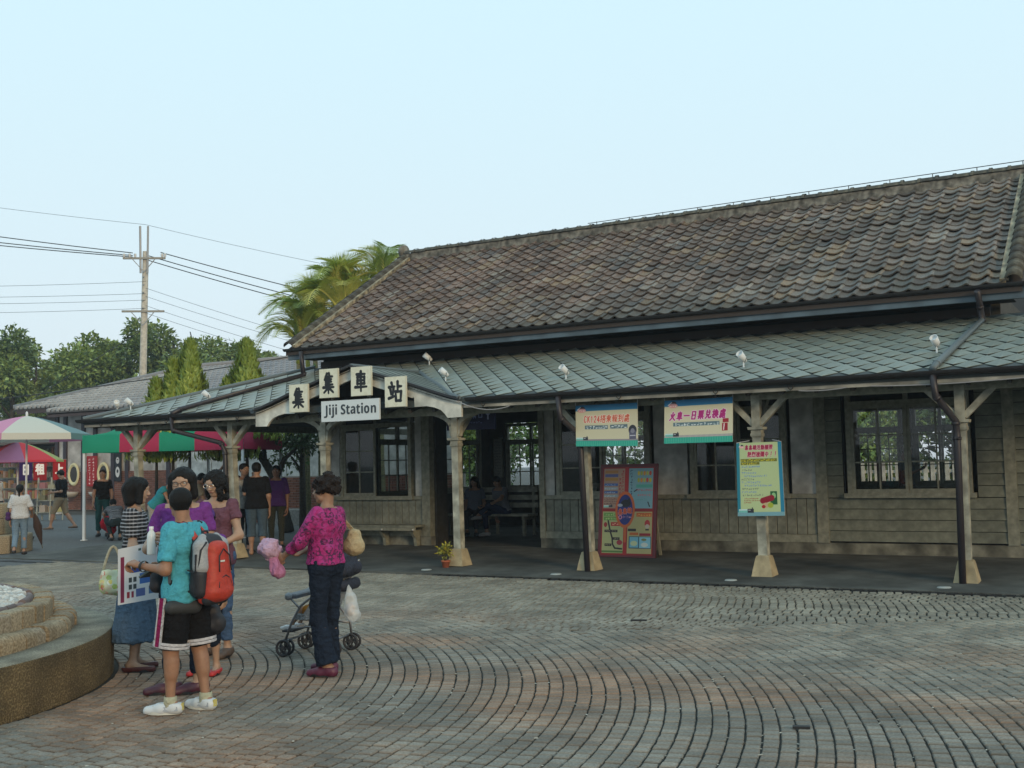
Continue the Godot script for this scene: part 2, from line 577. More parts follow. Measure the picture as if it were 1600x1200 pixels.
# ---------------------------------------------------------------- materials shared by many things
var M := {}
func materials() -> void:
	var fine := grain(0.05, gray(0.72), gray(1.0), 3)
	var blot := grain(0.012, gray(0.7), gray(1.0), 5, 5)
	var wood := grain(0.03, gray(0.74), gray(1.0), 9, 5)
	M.dado = worn(mat(Color(0.32, 0.33, 0.26), 0.7, wood, 0.9), 0.76, 0.5, 1, true)
	M.clap = worn(mat(Color(0.27, 0.285, 0.22), 0.75, wood, 0.8), 0.76, 0.4, 2, true)
	M.timber = mat(Color(0.29, 0.29, 0.222), 0.7, wood, 1.1)
	M.column = worn(mat(Color(0.63, 0.62, 0.50), 0.6, blot, 1.5), 0.7, 0.8, 3, true)
	M.frame = mat(Color(0.31, 0.31, 0.24), 0.65, wood, 1.3)
	M.plaster = worn(mat(Color(0.72, 0.72, 0.68), 0.9, blot, 0.8), 0.85, 0.4, 4, true)
	M.plinth = worn(mat(Color(0.38, 0.37, 0.29), 0.9, blot, 0.9), 0.5, 0.5, 5, true)
	M.footing = mat(Color(0.50, 0.41, 0.25), 0.85, blot, 1.4)
	M.white = mat(Color(0.80, 0.79, 0.70), 0.6, blot, 0.9)
	M.fascia = worn(mat(Color(0.68, 0.66, 0.57), 0.65, blot, 0.6), 0.6, 0.5, 7)
	M.blue_board = mat(Color(0.12, 0.175, 0.22), 0.55, blot, 0.5)
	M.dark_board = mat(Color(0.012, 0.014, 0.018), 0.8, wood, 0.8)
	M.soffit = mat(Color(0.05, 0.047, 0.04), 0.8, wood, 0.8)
	M.gutter = mat(Color(0.019, 0.018, 0.020), 0.5)
	M.pipe = mat(Color(0.026, 0.022, 0.027), 0.45)
	M.pipe_gray = mat(Color(0.10, 0.12, 0.125), 0.5)
	M.slate = tinted(Color(1, 1, 1), 0.42, grain(0.03, gray(0.86), gray(1.0), 11), 1.2)
	M.tile = tinted(Color(1, 1, 1), 0.75, grain(0.045, gray(0.62), gray(1.0), 21, 5), 2.2)
	M.tile_base = mat(Color(0.05, 0.04, 0.036), 0.9)
	M.cement = mat(Color(0.40, 0.37, 0.31), 0.9, grain(0.02, gray(0.35), gray(1.0), 17, 5), 0.8)
	M.glass = StandardMaterial3D.new()
	M.glass.transparency = BaseMaterial3D.TRANSPARENCY_ALPHA
	M.glass.albedo_color = Color(0.30, 0.36, 0.34, 0.05)
	M.glass.roughness = 0.03
	M.iron = mat(Color(0.03, 0.03, 0.03), 0.5)
	M.floor = worn(mat(Color(0.165, 0.168, 0.150), 0.85, grain(0.02, gray(0.78), gray(1.0), 4, 5), 0.5), 0.55, 0.16, 6)
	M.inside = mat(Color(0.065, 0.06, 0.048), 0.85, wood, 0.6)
	M.sett = worn(tinted(Color(1, 1, 1), 0.82, grain(0.06, gray(0.72), gray(1.0), 8, 4), 3.0, 0.15, true), 0.66, 0.28, 8, true)
	M.leaf = StandardMaterial3D.new()
	M.leaf.vertex_color_use_as_albedo = true
	M.leaf.roughness = 0.55
	M.leaf.backlight_enabled = true
	M.leaf.backlight = Color(0.20, 0.26, 0.08)
	M.bark = mat(Color(0.09, 0.075, 0.055), 0.9, grain(0.05, gray(0.55), gray(1.0), 13, 4), 1.2)
	M.black = mat(Color(0.012, 0.012, 0.013), 0.6)
	M.steel = metal(Color(0.45, 0.46, 0.47), 0.35)
	M.lamp_white = mat(Color(0.62, 0.64, 0.64), 0.45)

# ---------------------------------------------------------------- ground, paving, platform floor
const HEART := Vector2(-9.5, 10.4) # middle of the round planter, about which the setts are laid

func sett_mesh(seed_: int) -> Mesh:
	rng.seed = seed_
	var st := mb()
	chamfer(st, Vector3(0, -0.02, 0), Vector3(0.0890, 0.04, 0.0775), 0.006)
	st.generate_normals()
	return st.commit()

func ground() -> void:
	var st := mb()
	quad(st, Vector3(-300, -0.03, -300), Vector3(300, -0.03, -300), Vector3(300, -0.03, 300), Vector3(-300, -0.03, 300))
	setting("ground", st, mat(Color(0.10, 0.095, 0.08), 0.95, grain(0.02, gray(0.6), gray(1.0), 31, 5), 0.3))
	# grey asphalt of the lane on the left
	st = mb()
	span(st, Vector3(-60, -0.06, -14), Vector3(-15.6, -0.008, 1.9))
	setting("lane", st, mat(Color(0.13, 0.135, 0.135), 0.9, grain(0.05, gray(0.75), gray(1.0), 32, 5), 0.8))
	# bed of the paving: what shows in the joints
	st = mb()
	quad(st, Vector3(-40, -0.015, 0.86), Vector3(14, -0.015, 0.86), Vector3(14, -0.015, 24), Vector3(-40, -0.015, 24))
	var plaza := setting("plaza", st, mat(Color(0.040, 0.042, 0.034), 0.95, grain(0.02, gray(0.5), gray(1.0), 33, 5), 0.6))
	var hue := FastNoiseLite.new()
	hue.frequency = 0.35; hue.seed = 4; hue.fractal_octaves = 3
	var wear := FastNoiseLite.new()
	wear.frequency = 0.9; wear.seed = 12; wear.fractal_octaves = 3
	var eye := Vector2(0, 14.5165)
	var ahead := Vector2(-0.4991, -0.8666)
	var near := []
	for part in 2: # rings about the planter, then long flat arcs along the station
		var c := HEART if part == 0 else Vector2(-9.0, -30.0)
		var r0 := 3.10 if part == 0 else 30.97
		for ring in 126:
			var r := r0 + 0.0985 * ring
			var n := int(TAU * r / 0.0935)
			var shift := rnd(0, 1)
			for i in n:
				var a := TAU * (i + shift) / n
				var p := c + Vector2(cos(a), sin(a)) * r
				if p.y < 1.02 or p.y > 14.0 or p.x < -17.5 or p.x > 6.0: continue
				var rel := p - eye
				var dep := rel.dot(ahead)
				if dep < 3.0 or absf(rel.dot(Vector2(0.8666, -0.4991))) > dep * 0.55 + 1.5: continue
				var away := p.distance_to(HEART)
				var flat := away > 6.6 and p.y < 5.1 - 0.615 * (p.x + 5.1)
				if flat != (part == 1) or away < 3.08: continue
				var t := clampf(hue.get_noise_2d(p.x, p.y * 1.4) * 1.6 + 0.25, 0, 1)
				t *= clampf((p.y - 3.5) / 3.0, 0.0, 1.0)
				var w := wear.get_noise_2d(p.x * 1.3 + 40, p.y) * 0.25 + rnd(-0.17, 0.17)
				var gray_ := Color(0.362, 0.328, 0.272)
				var sand := Color(0.47, 0.425, 0.33)
				var rust := Color(0.50, 0.315, 0.205)
				var col := gray_.lerp(sand, clampf((7.2 - p.y) / 4.5, 0, 1) * 0.85).lerp(rust, t * 0.85) * (1.0 + w)
				var b := Basis(Vector3.UP, -a + rnd(-0.02, 0.02)) * Basis(Vector3.RIGHT, rnd(-0.012, 0.012)) * Basis(Vector3.BACK, rnd(-0.012, 0.012))
				near.append([dep + (20.0 if dep < 5.5 or absf(rel.dot(Vector2(0.8666, -0.4991))) > dep * 0.455 else 0.0), Transform3D(b.scaled_local(Vector3(1.0 + rnd(-0.06, 0.03), 1, 1.0 + rnd(-0.08, 0.03))), Vector3(p.x, rnd(-0.004, 0.003), p.y)), col])
	near.sort_custom(func(u, v): return u[0] < v[0])
	var m := sett_mesh(1)
	var palette := {}
	for i in 300:
		var c: Color = near[i][2]
		var key := "%d %d" % [int(c.r * 60), int(c.b * 60)]
		if not palette.has(key):
			palette[key] = worn(mat(c, 0.82, grain(0.06, gray(0.72), gray(1.0), 8, 4), 3.0, 0.15, true), 0.66, 0.28, 8, true)
		put("sett", m, palette[key], plaza, near[i][1])
	var places := []
	var tints := PackedColorArray()
	for i in range(300, near.size()):
		places.append(near[i][1]); tints.append(near[i][2])
	scatter("sett_field", m, M.sett, places, tints, plaza)
	# sand and dry leaf scraps lying in the joints
	var grit := mb()
	hull8(grit, [Vector3(-0.5, 0, 0.4), Vector3(0.45, 0, 0.5), Vector3(0.5, 0, -0.45), Vector3(-0.4, 0, -0.5), Vector3(-0.3, 0.5, 0.25), Vector3(0.3, 0.4, 0.3), Vector3(0.28, 0.5, -0.3), Vector3(-0.25, 0.45, -0.28)])
	grit.generate_normals()
	places = []; tints = PackedColorArray()
	for i in 2600:
		var g: Transform3D = near[rng.randi() % near.size()][1]
		var s := rnd(0.006, 0.016)
		places.append(Transform3D(Basis.from_euler(Vector3(0, rnd(0, TAU), 0)).scaled_local(Vector3(s * rnd(1, 2.6), s * 0.4, s)), g.origin + g.basis * Vector3(0.049, 0, rnd(-0.05, 0.05)) + Vector3(0, -0.003, 0)))
		tints.append(Color(0.5, 0.47, 0.40) * rnd(0.25, 1.0) if rng.randf() < 0.6 else Color(0.10, 0.07, 0.04) * rnd(0.5, 1.5))
	scatter("grit", grit.commit(), tinted(Color(1, 1, 1), 0.95), places, tints, plaza)
	# floor under the canopy, falling a little towards the square, with a drain along its edge
	st = mb()
	var q := [Vector3(-19.2, 0.012, 0.88), Vector3(8, 0.012, 0.88), Vector3(8, 0.115, -2.62), Vector3(-19.2, 0.115, -2.62)]
	var low := []
	for v in q: low.append(Vector3(v.x, -0.05, v.z))
	hull8(st, low + q)
	setting("pavement", st, M.floor)
	st = mb()
	for i in 90:
		span(st, Vector3(-9.2 + i * 0.15, -0.02, 0.9), Vector3(-9.2 + i * 0.15 + 0.11, 0.008, 1.0))
	setting("drain_grating", st, M.black)

# ---------------------------------------------------------------- the station building
const WALL := -2.6
const BACK := -8.8
const LEFT := -14.15
const RIGHT := 1.6

func window(parent: Node3D, x0: float, x1: float, y0: float, y1: float, z: float, openings: Array, turn := 0.0, at := Vector3.ZERO) -> void:
	# a timber frame with a transom light above two sliding sashes of 2 x 3 panes
	var xf := Transform3D(Basis(Vector3.UP, turn), at)
	var st := mb()
	var f := 0.07
	var top := y1
	var mid := y1 - 0.42 # bottom of the transom light
	for x in [x0 + f / 2, x1 - f / 2]:
		span(st, Vector3(x - f / 2, y0, z - 0.06), Vector3(x + f / 2, top, z + 0.045))
	span(st, Vector3(x0 + f, top - f, z - 0.06), Vector3(x1 - f, top, z + 0.042))
	span(st, Vector3(x0 + f, mid - 0.05, z - 0.06), Vector3(x1 - f, mid + 0.03, z + 0.05))
	span(st, Vector3(x0 - 0.05, y0 - 0.07, z - 0.06), Vector3(x1 + 0.05, y0, z + 0.09))
	span(st, Vector3((x0 + x1) / 2 - 0.03, mid + 0.03, z - 0.05), Vector3((x0 + x1) / 2 + 0.03, top - f, z + 0.035))
	var w := obj("window", st, M.frame, parent, xf)
	var half := (x1 - x0 - 2 * f) / 2
	for k in 2:
		var a := x0 + f + half * k
		# transom pane and its bar
		put("transom_pane", sheet(Vector3(a, top - f, z), Vector3(a + half, top - f, z), Vector3(a + half, mid + 0.03, z), Vector3(a, mid + 0.03, z)), M.glass, w)
		if openings.has(k): continue
		var zz := z + (0.015 if k == 0 else -0.025)
		var s := mb()
		var b := mid - 0.05
		for x in [a + 0.022, a + half - 0.022]: span(s, Vector3(x - 0.022, y0, zz - 0.016), Vector3(x + 0.022, b, zz + 0.016))
		span(s, Vector3(a + 0.044, y0, zz - 0.016), Vector3(a + half - 0.044, y0 + 0.06, zz + 0.014))
		span(s, Vector3(a + 0.044, b - 0.04, zz - 0.016), Vector3(a + half - 0.044, b, zz + 0.014))
		span(s, Vector3(a + half / 2 - 0.011, y0 + 0.06, zz - 0.012), Vector3(a + half / 2 + 0.011, b - 0.04, zz + 0.012))
		for r in [1, 2]:
			var y: float = y0 + 0.06 + (b - y0 - 0.1) * r / 3.0
			span(s, Vector3(a + 0.044, y - 0.011, zz - 0.011), Vector3(a + half - 0.044, y + 0.011, zz + 0.011))
		obj("sash", s, M.frame, w)
		for cx in 2:
			for r in 3:
				var u := a + 0.044 + (half - 0.088) / 2 * cx
				var v := y0 + 0.06 + (b - y0 - 0.1) * r / 3.0
				var dz := rnd(-0.002, 0.002)
				put("pane", sheet(Vector3(u, v + (b - y0 - 0.1) / 3, zz + dz), Vector3(u + (half - 0.088) / 2, v + (b - y0 - 0.1) / 3, zz), Vector3(u + (half - 0.088) / 2, v, zz - dz), Vector3(u, v, zz)), M.glass, w)

func vertical_boards(parent: Node3D, x0: float, x1: float, y0: float, y1: float) -> void:
	var n := maxi(1, roundi((x1 - x0) / 0.155))
	var w := (x1 - x0) / n
	for i in n:
		var st := mb()
		chamfer(st, Vector3.ZERO, Vector3(w - 0.008, 0.03, y1 - y0), 0.006)
		obj("board", st, M.dado, parent, Transform3D(Basis(Vector3.RIGHT, PI / 2), Vector3(x0 + w * (i + 0.5), (y0 + y1) / 2, WALL - 0.012 + rnd(-0.0015, 0.0015))))

func clapboards(parent: Node3D, x0: float, x1: float, y0: float, y1: float) -> void:
	var n := roundi((y1 - y0) / 0.168)
	var h := (y1 - y0) / n
	for i in n:
		var st := mb()
		box(st, Vector3.ZERO, Vector3(x1 - x0, h - 0.009, 0.024), Basis(Vector3.RIGHT, -0.10 + rnd(-0.015, 0.015)))
		obj("board", st, M.clap, parent, Transform3D(Basis(), Vector3((x0 + x1) / 2, y0 + h * (i + 0.5), WALL + 0.004)))

func station() -> void:
	var root := thing("station_building", "long low timber railway station with brown pantile roof and grey slate canopy", "station", Vector3.ZERO)
	# plinth along the front, cut by the doorway, with the other three walls
	var st := mb()
	for x in [[LEFT, -11.64], [-9.34, RIGHT]]:
		span(st, Vector3(x[0], 0.0, WALL - 0.14), Vector3(x[1], 0.28, WALL + 0.012))
	var front := obj("front_wall", st, M.plinth, root)
	# posts and rails
	var posts := [[-14.15, -14.0], [-11.82, -11.64], [-9.34, -9.24], [-4.53, -4.36], [-1.87, -1.72]]
	for p in posts:
		st = mb()
		span(st, Vector3(p[0], 0.281, WALL - 0.12), Vector3(p[1], 3.5, WALL + 0.035))
		obj("post", st, M.timber, front)
	for r in [[-14.0, -11.82], [-9.24, -4.53]]:
		st = mb()
		span(st, Vector3(r[0], 0.955, WALL - 0.05), Vector3(r[1], 1.02, WALL + 0.045))
		span(st, Vector3(r[0], 0.282, WALL - 0.05), Vector3(r[1], 0.40, WALL + 0.02))
		obj("rail", st, M.timber, front)
		vertical_boards(front, r[0] + 0.01, r[1] - 0.01, 0.402, 0.953)
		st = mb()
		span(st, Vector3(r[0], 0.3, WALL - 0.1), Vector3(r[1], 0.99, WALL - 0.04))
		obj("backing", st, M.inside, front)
	# plaster panels beside and over the windows, windows between them
	var wins := [[-13.72, -12.05, [1]], [-9.0, -7.25, []], [-6.55, -4.97, []], [-4.05, -2.3, []]]
	for k in 4:
		window(front, wins[k][0], wins[k][1], 1.025, 2.79, WALL, wins[k][2])
	for p in [[-14.0, -13.78], [-11.99, -11.82], [-9.24, -9.06], [-7.19, -6.61], [-4.91, -4.53]]:
		st = mb()
		span(st, Vector3(p[0], 1.021, WALL - 0.1), Vector3(p[1], 2.86, WALL - 0.012))
		obj("plaster_panel", st, M.plaster, front)
	for p in [[-14.0, -11.82], [-9.24, -4.53]]:
		st = mb()
		span(st, Vector3(p[0], 2.862, WALL - 0.1), Vector3(p[1], 3.5, WALL - 0.01))
		obj("plaster_panel", st, M.plaster, front)
	st = mb()
	span(st, Vector3(-11.64, 2.5, WALL - 0.11), Vector3(-9.34, 3.5, WALL + 0.02))
	obj("lintel", st, M.soffit, front)
	st = mb()
	span(st, Vector3(-11.642, 0.11, WALL - 0.5), Vector3(-11.6, 2.5, WALL - 0.13))
	obj("door_jamb", st, M.soffit, front)
	st = mb()
	span(st, Vector3(-9.38, 0.11, WALL - 0.5), Vector3(-9.338, 2.5, WALL - 0.13))
	obj("door_jamb", st, M.soffit, front)
	# clapboards of the right-hand part
	st = mb()
	for s in [[-4.36, 0.3, -4.1, 3.4], [-4.1, 0.3, -2.25, 0.95], [-2.25, 0.3, -1.87, 3.4], [-1.72, 0.3, RIGHT, 3.4], [-4.1, 2.86, -2.25, 3.4]]:
		span(st, Vector3(s[0], s[1], WALL - 0.1), Vector3(s[2], s[3], WALL - 0.05))
	obj("backing", st, M.black, front)
	clapboards(front, -4.36, -1.87, 0.30, 0.952)
	clapboards(front, -4.36, -4.12, 0.955, 2.95)
	clapboards(front, -2.23, -1.87, 0.955, 2.95)
	clapboards(front, -1.72, RIGHT, 0.30, 2.95)
	# upper wall, dark band between canopy and eave
	st = mb()
	span(st, Vector3(LEFT, 3.501, WALL - 0.12), Vector3(-1.95, 4.2, WALL - 0.01))
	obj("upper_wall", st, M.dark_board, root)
	st = mb()
	span(st, Vector3(LEFT - 0.02, 3.5, WALL), Vector3(-1.95, 3.66, WALL + 0.05))
	obj("flashing", st, mat(Color(0.05, 0.036, 0.03), 0.7), root)
	# side and rear walls
	st = mb()
	for s in [[0.0, 0.98], [2.55, 3.9]]:
		span(st, Vector3(LEFT, s[0], BACK), Vector3(LEFT + 0.12, s[1], WALL - 0.14))
	for z in [[BACK, -8.3], [-6.7, -5.7], [-4.2, WALL - 0.14]]:
		span(st, Vector3(LEFT, 0.98, z[0]), Vector3(LEFT + 0.12, 2.55, z[1]))
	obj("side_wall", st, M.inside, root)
	st = mb()
	span(st, Vector3(-1.95, 0.0, BACK + 0.12), Vector3(-1.83, 3.9, WALL - 0.14))
	obj("side_wall", st, M.inside, root)
	var gable := PackedVector2Array([Vector2(BACK, 3.901), Vector2(WALL, 3.901), Vector2(-5.7, 6.0)])
	for x in [LEFT, -1.95]:
		st = mb()
		prism(st, gable, 0, 0.12, Transform3D(Basis(Vector3(0, 0, 1), Vector3(0, 1, 0), Vector3(1, 0, 0)), Vector3(x, 0, 0)))
		obj("gable_wall", st, M.dark_board, root)
	st = mb()
	var holes := [[-13.6, -12.2], [-11.1, -9.9], [-5.35, -4.4], [-4.2, -3.15]]
	var x := LEFT + 0.12
	for h in holes:
		span(st, Vector3(x, 0, BACK), Vector3(h[0], 3.9, BACK + 0.12))
		span(st, Vector3(h[0], 0, BACK), Vector3(h[1], 0.98, BACK + 0.12)); span(st, Vector3(h[0], 2.55, BACK), Vector3(h[1], 3.9, BACK + 0.12))
		x = h[1]
	span(st, Vector3(x, 0, BACK), Vector3(-1.95, 3.9, BACK + 0.12))
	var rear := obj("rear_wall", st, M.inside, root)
	for h in holes: window(rear, h[0], h[1], 1.0, 2.54, BACK + 0.06, [])
	var side := root.get_node("side_wall")
	for z in [[-8.3, -6.7], [-5.7, -4.2]]:
		window(side, z[0], z[1], 1.0, 2.54, 0.0, [], -PI / 2, Vector3(LEFT + 0.06, 0, 0))
	# ceiling
	st = mb()
	span(st, Vector3(LEFT + 0.13, 3.2, BACK + 0.13), Vector3(-1.96, 3.26, WALL - 0.15))
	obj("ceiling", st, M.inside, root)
	main_roof(root)

const EAVE := Vector2(-1.8, 3.87) # z, y of the lower tile edge
const RIDGE := Vector2(-5.75, 6.2)
func tile_mesh(bend: float) -> Mesh: # pantile, x across, z down the slope
	var st := mb(false)
	var n := 10
	var w := 0.264
	var l := 0.27
	var t := 0.022
	var up := []; var dn := []; var lo := []
	for i in n + 1:
		var u := float(i) / n
		var y := (-0.030 * sin(PI * u / 0.72) if u < 0.72 else 0.020 * sin(PI * (u - 0.72) / 0.28)) * bend
		up.append(Vector3((u - 0.5) * w, y, -l + 0.03)); dn.append(Vector3((u - 0.5) * w, y + 0.036, 0.03)); lo.append(Vector3((u - 0.5) * w, y + 0.036 - t, 0.03))
	for i in n: quad(st, up[i], up[i + 1], dn[i + 1], dn[i])
	st.set_smooth_group(-1)
	for i in n: quad(st, dn[i], dn[i + 1], lo[i + 1], lo[i])
	st.generate_normals()
	return st.commit()

func main_roof(root: Node3D) -> void:
	var x0 := -14.42; var x1 := -1.45
	var st := mb()
	var dir := Vector3(0, EAVE.y - RIDGE.y, EAVE.x - RIDGE.x)
	var slope := dir.length()
	dir = dir.normalized()
	var nor := Vector3(0, -dir.z, dir.y) * -1.0
	if nor.y < 0: nor = -nor
	var under := -nor * 0.03
	var e := Vector3(0, EAVE.y, EAVE.x); var r := Vector3(0, RIDGE.y, RIDGE.x)
	var b := Vector3(0, EAVE.y - 0.1, 2 * RIDGE.x - EAVE.x)
	var X := Vector3.RIGHT
	# solid wedge under the tiles
	var poly := PackedVector2Array([Vector2(e.z - 0.02, e.y - 0.02), Vector2(r.z, r.y - 0.04), Vector2(b.z, b.y), Vector2(b.z, b.y - 0.09), Vector2(r.z, r.y - 0.16), Vector2(e.z - 0.02, e.y - 0.12)])
	prism(st, poly, x0, x1, Transform3D(Basis(Vector3(0, 0, 1), Vector3(0, 1, 0), Vector3(1, 0, 0)), Vector3.ZERO))
	var roof := obj("tiled_roof", st, M.tile_base, root)
	# tiles
	var rows := 20
	var step := (slope - 0.02) / rows
	var cols := 50
	var pitch := (x1 - x0 - 0.36) / cols
	var meshes := [tile_mesh(1.0), tile_mesh(0.8), tile_mesh(1.15)]
	var spots := []
	var hue := FastNoiseLite.new()
	hue.frequency = 0.3; hue.seed = 3
	var bs := Basis(X, nor, dir)
	for i in rows:
		for j in cols:
			var x := x0 + 0.2 + pitch * (j + 0.5)
			var p := r + dir * (step * (i + 1)) + nor * 0.012
			p.x = x
			var far := clampf((x + 11.0) / 8.0, 0, 1) # redder at the left, greyer at the right and along the eave
			var gy := clampf(far * 0.75 + clampf((i - 13.0) / 9.0, 0, 0.5) + hue.get_noise_2d(x * 2, i * 0.8) * 0.5, 0, 1)
			var col := Color(0.215, 0.145, 0.112).lerp(Color(0.195, 0.170, 0.145), gy) * (1.0 + rnd(-0.38, 0.40))
			var odd := rng.randf()
			if odd < 0.10: col = col.lerp(Color(0.36, 0.26, 0.16), 0.6)
			elif odd < 0.20: col = col.lerp(Color(0.15, 0.15, 0.15), 0.6)
			elif odd < 0.27: col = col.lerp(Color(0.34, 0.30, 0.25), 0.7)
			if i >= rows - 1: col = col.lerp(Color(0.10, 0.10, 0.085), 0.6)
			var t := Transform3D(bs * Basis(Vector3.UP, rnd(-0.045, 0.045)) * Basis(Vector3.BACK, rnd(-0.05, 0.05)), p + nor * rnd(-0.004, 0.010) + dir * rnd(-0.014, 0.014))
			col *= 1.0 + 0.55 * hue.get_noise_2d(x * 1.1 + 60, i * 0.5)
			if rng.randf() < 0.03: t.origin += dir * rnd(0.02, 0.05) + nor * 0.008
			spots.append([x, t, col, rng.randi() % 3])
	spots.sort_custom(func(u, v): return u[0] > v[0])
	var palette := {}
	for i in 300:
		var c: Color = spots[i][2]
		var key := "%d %d" % [int(c.r * 50), int(c.b * 50)]
		if not palette.has(key): palette[key] = mat(c, 0.75, grain(0.045, gray(0.62), gray(1.0), 21, 5), 2.2)
		put("roof_tile", meshes[spots[i][3]], palette[key], roof, spots[i][1])
	var places := []
	var tints := PackedColorArray()
	for i in range(300, spots.size()):
		places.append(spots[i][1]); tints.append(spots[i][2])
	scatter("roof_tile_field", meshes[0], M.tile, places, tints, roof)
	# rear slope covered by one sheet of the same clay, never in view from the square
	st = mb()
	quad(st, Vector3(x0, r.y, r.z), Vector3(x1, r.y, r.z), Vector3(x1, b.y + 0.02, b.z), Vector3(x0, b.y + 0.02, b.z))
	obj("rear_slope", st, mat(Color(0.09, 0.075, 0.065), 0.8), roof)
	# ridge: mortar band, course of cover tiles with collars, wire above
	st = mb()
	span(st, Vector3(x0 + 0.1, r.y - 0.06, r.z - 0.12), Vector3(x1 - 0.02, r.y + 0.10, r.z + 0.12))
	obj("ridge_mortar", st, M.cement, roof)
	st = mb(false)
	for i in 9:
		var a := PI * i / 8
		var a2 := PI * (i + 1) / 8
		if i < 8: quad(st, Vector3(-0.145, sin(a) * 0.085, cos(a) * 0.15), Vector3(-0.145, sin(a2) * 0.085, cos(a2) * 0.15), Vector3(0.145, sin(a2) * 0.085, cos(a2) * 0.15), Vector3(0.145, sin(a) * 0.085, cos(a) * 0.15))
		if i < 8: quad(st, Vector3(0.10, sin(a) * 0.103, cos(a) * 0.168), Vector3(0.10, sin(a2) * 0.103, cos(a2) * 0.168), Vector3(0.15, sin(a2) * 0.103, cos(a2) * 0.168), Vector3(0.15, sin(a) * 0.103, cos(a) * 0.168))
	st.generate_normals()
	var cover := st.commit()
	var cap_mats := [mat(Color(0.17, 0.155, 0.12), 0.85, M.cement.albedo_texture, 1.5), mat(Color(0.13, 0.12, 0.10), 0.85, M.cement.albedo_texture, 1.5), mat(Color(0.21, 0.19, 0.14), 0.85, M.cement.albedo_texture, 1.5)]
	for i in 44:
		put("ridge_tile", cover, cap_mats[rng.randi() % 3], roof, Transform3D(Basis(Vector3.UP, rnd(-0.02, 0.02)), Vector3(x0 + 0.27 + 0.289 * i, r.y + 0.105 + rnd(-0.006, 0.006), r.z)))
	st = mb()
	tube(st, [Vector3(-9.8, r.y + 0.235, r.z), Vector3(-6, r.y + 0.25, r.z), Vector3(x1, r.y + 0.262, r.z)], [0.008], 5)
	for i in 12: tube(st, [Vector3(-9.6 + i * 0.72, r.y + 0.18, r.z), Vector3(-9.6 + i * 0.72, r.y + 0.25, r.z)], [0.008], 5)
	obj("ridge_wire", st, M.iron, roof)
	# end ornament of the ridge
	st = mb(false)
	lathe(st, [Vector2(0.0, -0.06), Vector2(0.15, -0.06), Vector2(0.165, 0.0), Vector2(0.15, 0.05), Vector2(0.09, 0.06), Vector2(0.0, 0.09)], 14, Transform3D(Basis(Vector3.BACK, PI / 2), Vector3(x0 + 0.02, r.y + 0.17, r.z)))
	obj("ridge_end_tile", st, M.cement, roof)
	# rolls of half-round tiles down both verges, with the mortar fillet inside
	st = mb(false)
	for i in 8:
		var a := PI * i / 8; var a2 := PI * (i + 1) / 8
		quad(st, Vector3(cos(a2) * 0.10, sin(a2) * 0.085, -0.15), Vector3(cos(a) * 0.10, sin(a) * 0.085, -0.15), Vector3(cos(a) * 0.118, sin(a) * 0.10, 0.13), Vector3(cos(a2) * 0.118, sin(a2) * 0.10, 0.13))
		quad(st, Vector3(cos(a2) * 0.118, sin(a2) * 0.10, 0.13), Vector3(cos(a) * 0.118, sin(a) * 0.10, 0.13), Vector3(cos(a) * 0.09, sin(a) * 0.07, 0.13), Vector3(cos(a2) * 0.09, sin(a2) * 0.07, 0.13))
	st.generate_normals()
	var roll := st.commit()
	for side in [x0 + 0.1, x1 - 0.1]:
		for i in 17:
			var p := r + dir * (slope * (i + 0.5) / 17.0) + nor * 0.05
			p.x = side
			put("verge_tile", roll, cap_mats[rng.randi() % 3], roof, Transform3D(bs, p))
		st = mb()
		var f := 0.135 if side < -8 else -0.135
		bar(st, Vector3(side + f, r.y, r.z) + nor * 0.03, Vector3(side + f, e.y, e.z) + nor * 0.03, 0.07, 0.09, nor)
		obj("verge_mortar", st, mat(Color(0.58, 0.49, 0.33), 0.9, M.cement.albedo_texture, 1.0), roof)
	# eave: fascia, gutter and soffit
	st = mb()
	span(st, Vector3(x0 + 0.02, 3.665, -1.93), Vector3(-0.6, 3.835, -1.86))
	obj("fascia_board", st, M.blue_board, roof)
	st = mb(false)
	for i in 8:
		var a := PI + PI * i / 8; var a2 := PI + PI * (i + 1) / 8
		var c := Vector3(0, 3.872, -1.80)
		quad(st, c + Vector3(x0 - 0.02, sin(a) * 0.05, cos(a) * 0.055), c + Vector3(-0.6, sin(a) * 0.05, cos(a) * 0.055), c + Vector3(-0.6, sin(a2) * 0.05, cos(a2) * 0.055), c + Vector3(x0 - 0.02, sin(a2) * 0.05, cos(a2) * 0.055))
	obj("gutter", st, M.gutter, roof)
	st = mb()
	span(st, Vector3(x0 + 0.05, 3.70, WALL), Vector3(-1.6, 3.75, -1.94))
	obj("soffit", st, M.dark_board, roof)

# ---------------------------------------------------------------- canopy along the front and round the left end
const COLS := [[-16.33, -0.11, 0.035], [-13.97, -0.10, 0.03], [-11.95, -0.03, 0.02], [-9.36, -0.02, 0.015], [-7.14, -0.02, 0.01], [-4.57, -0.03, 0.0], [-2.07, 0.02, 0.0]]
const CE := 0.45   # z of the canopy edge
const CY := 2.58   # its height
const PITCH := 0.318

func canopy_y(z: float) -> float: return CY + (CE - z) * PITCH

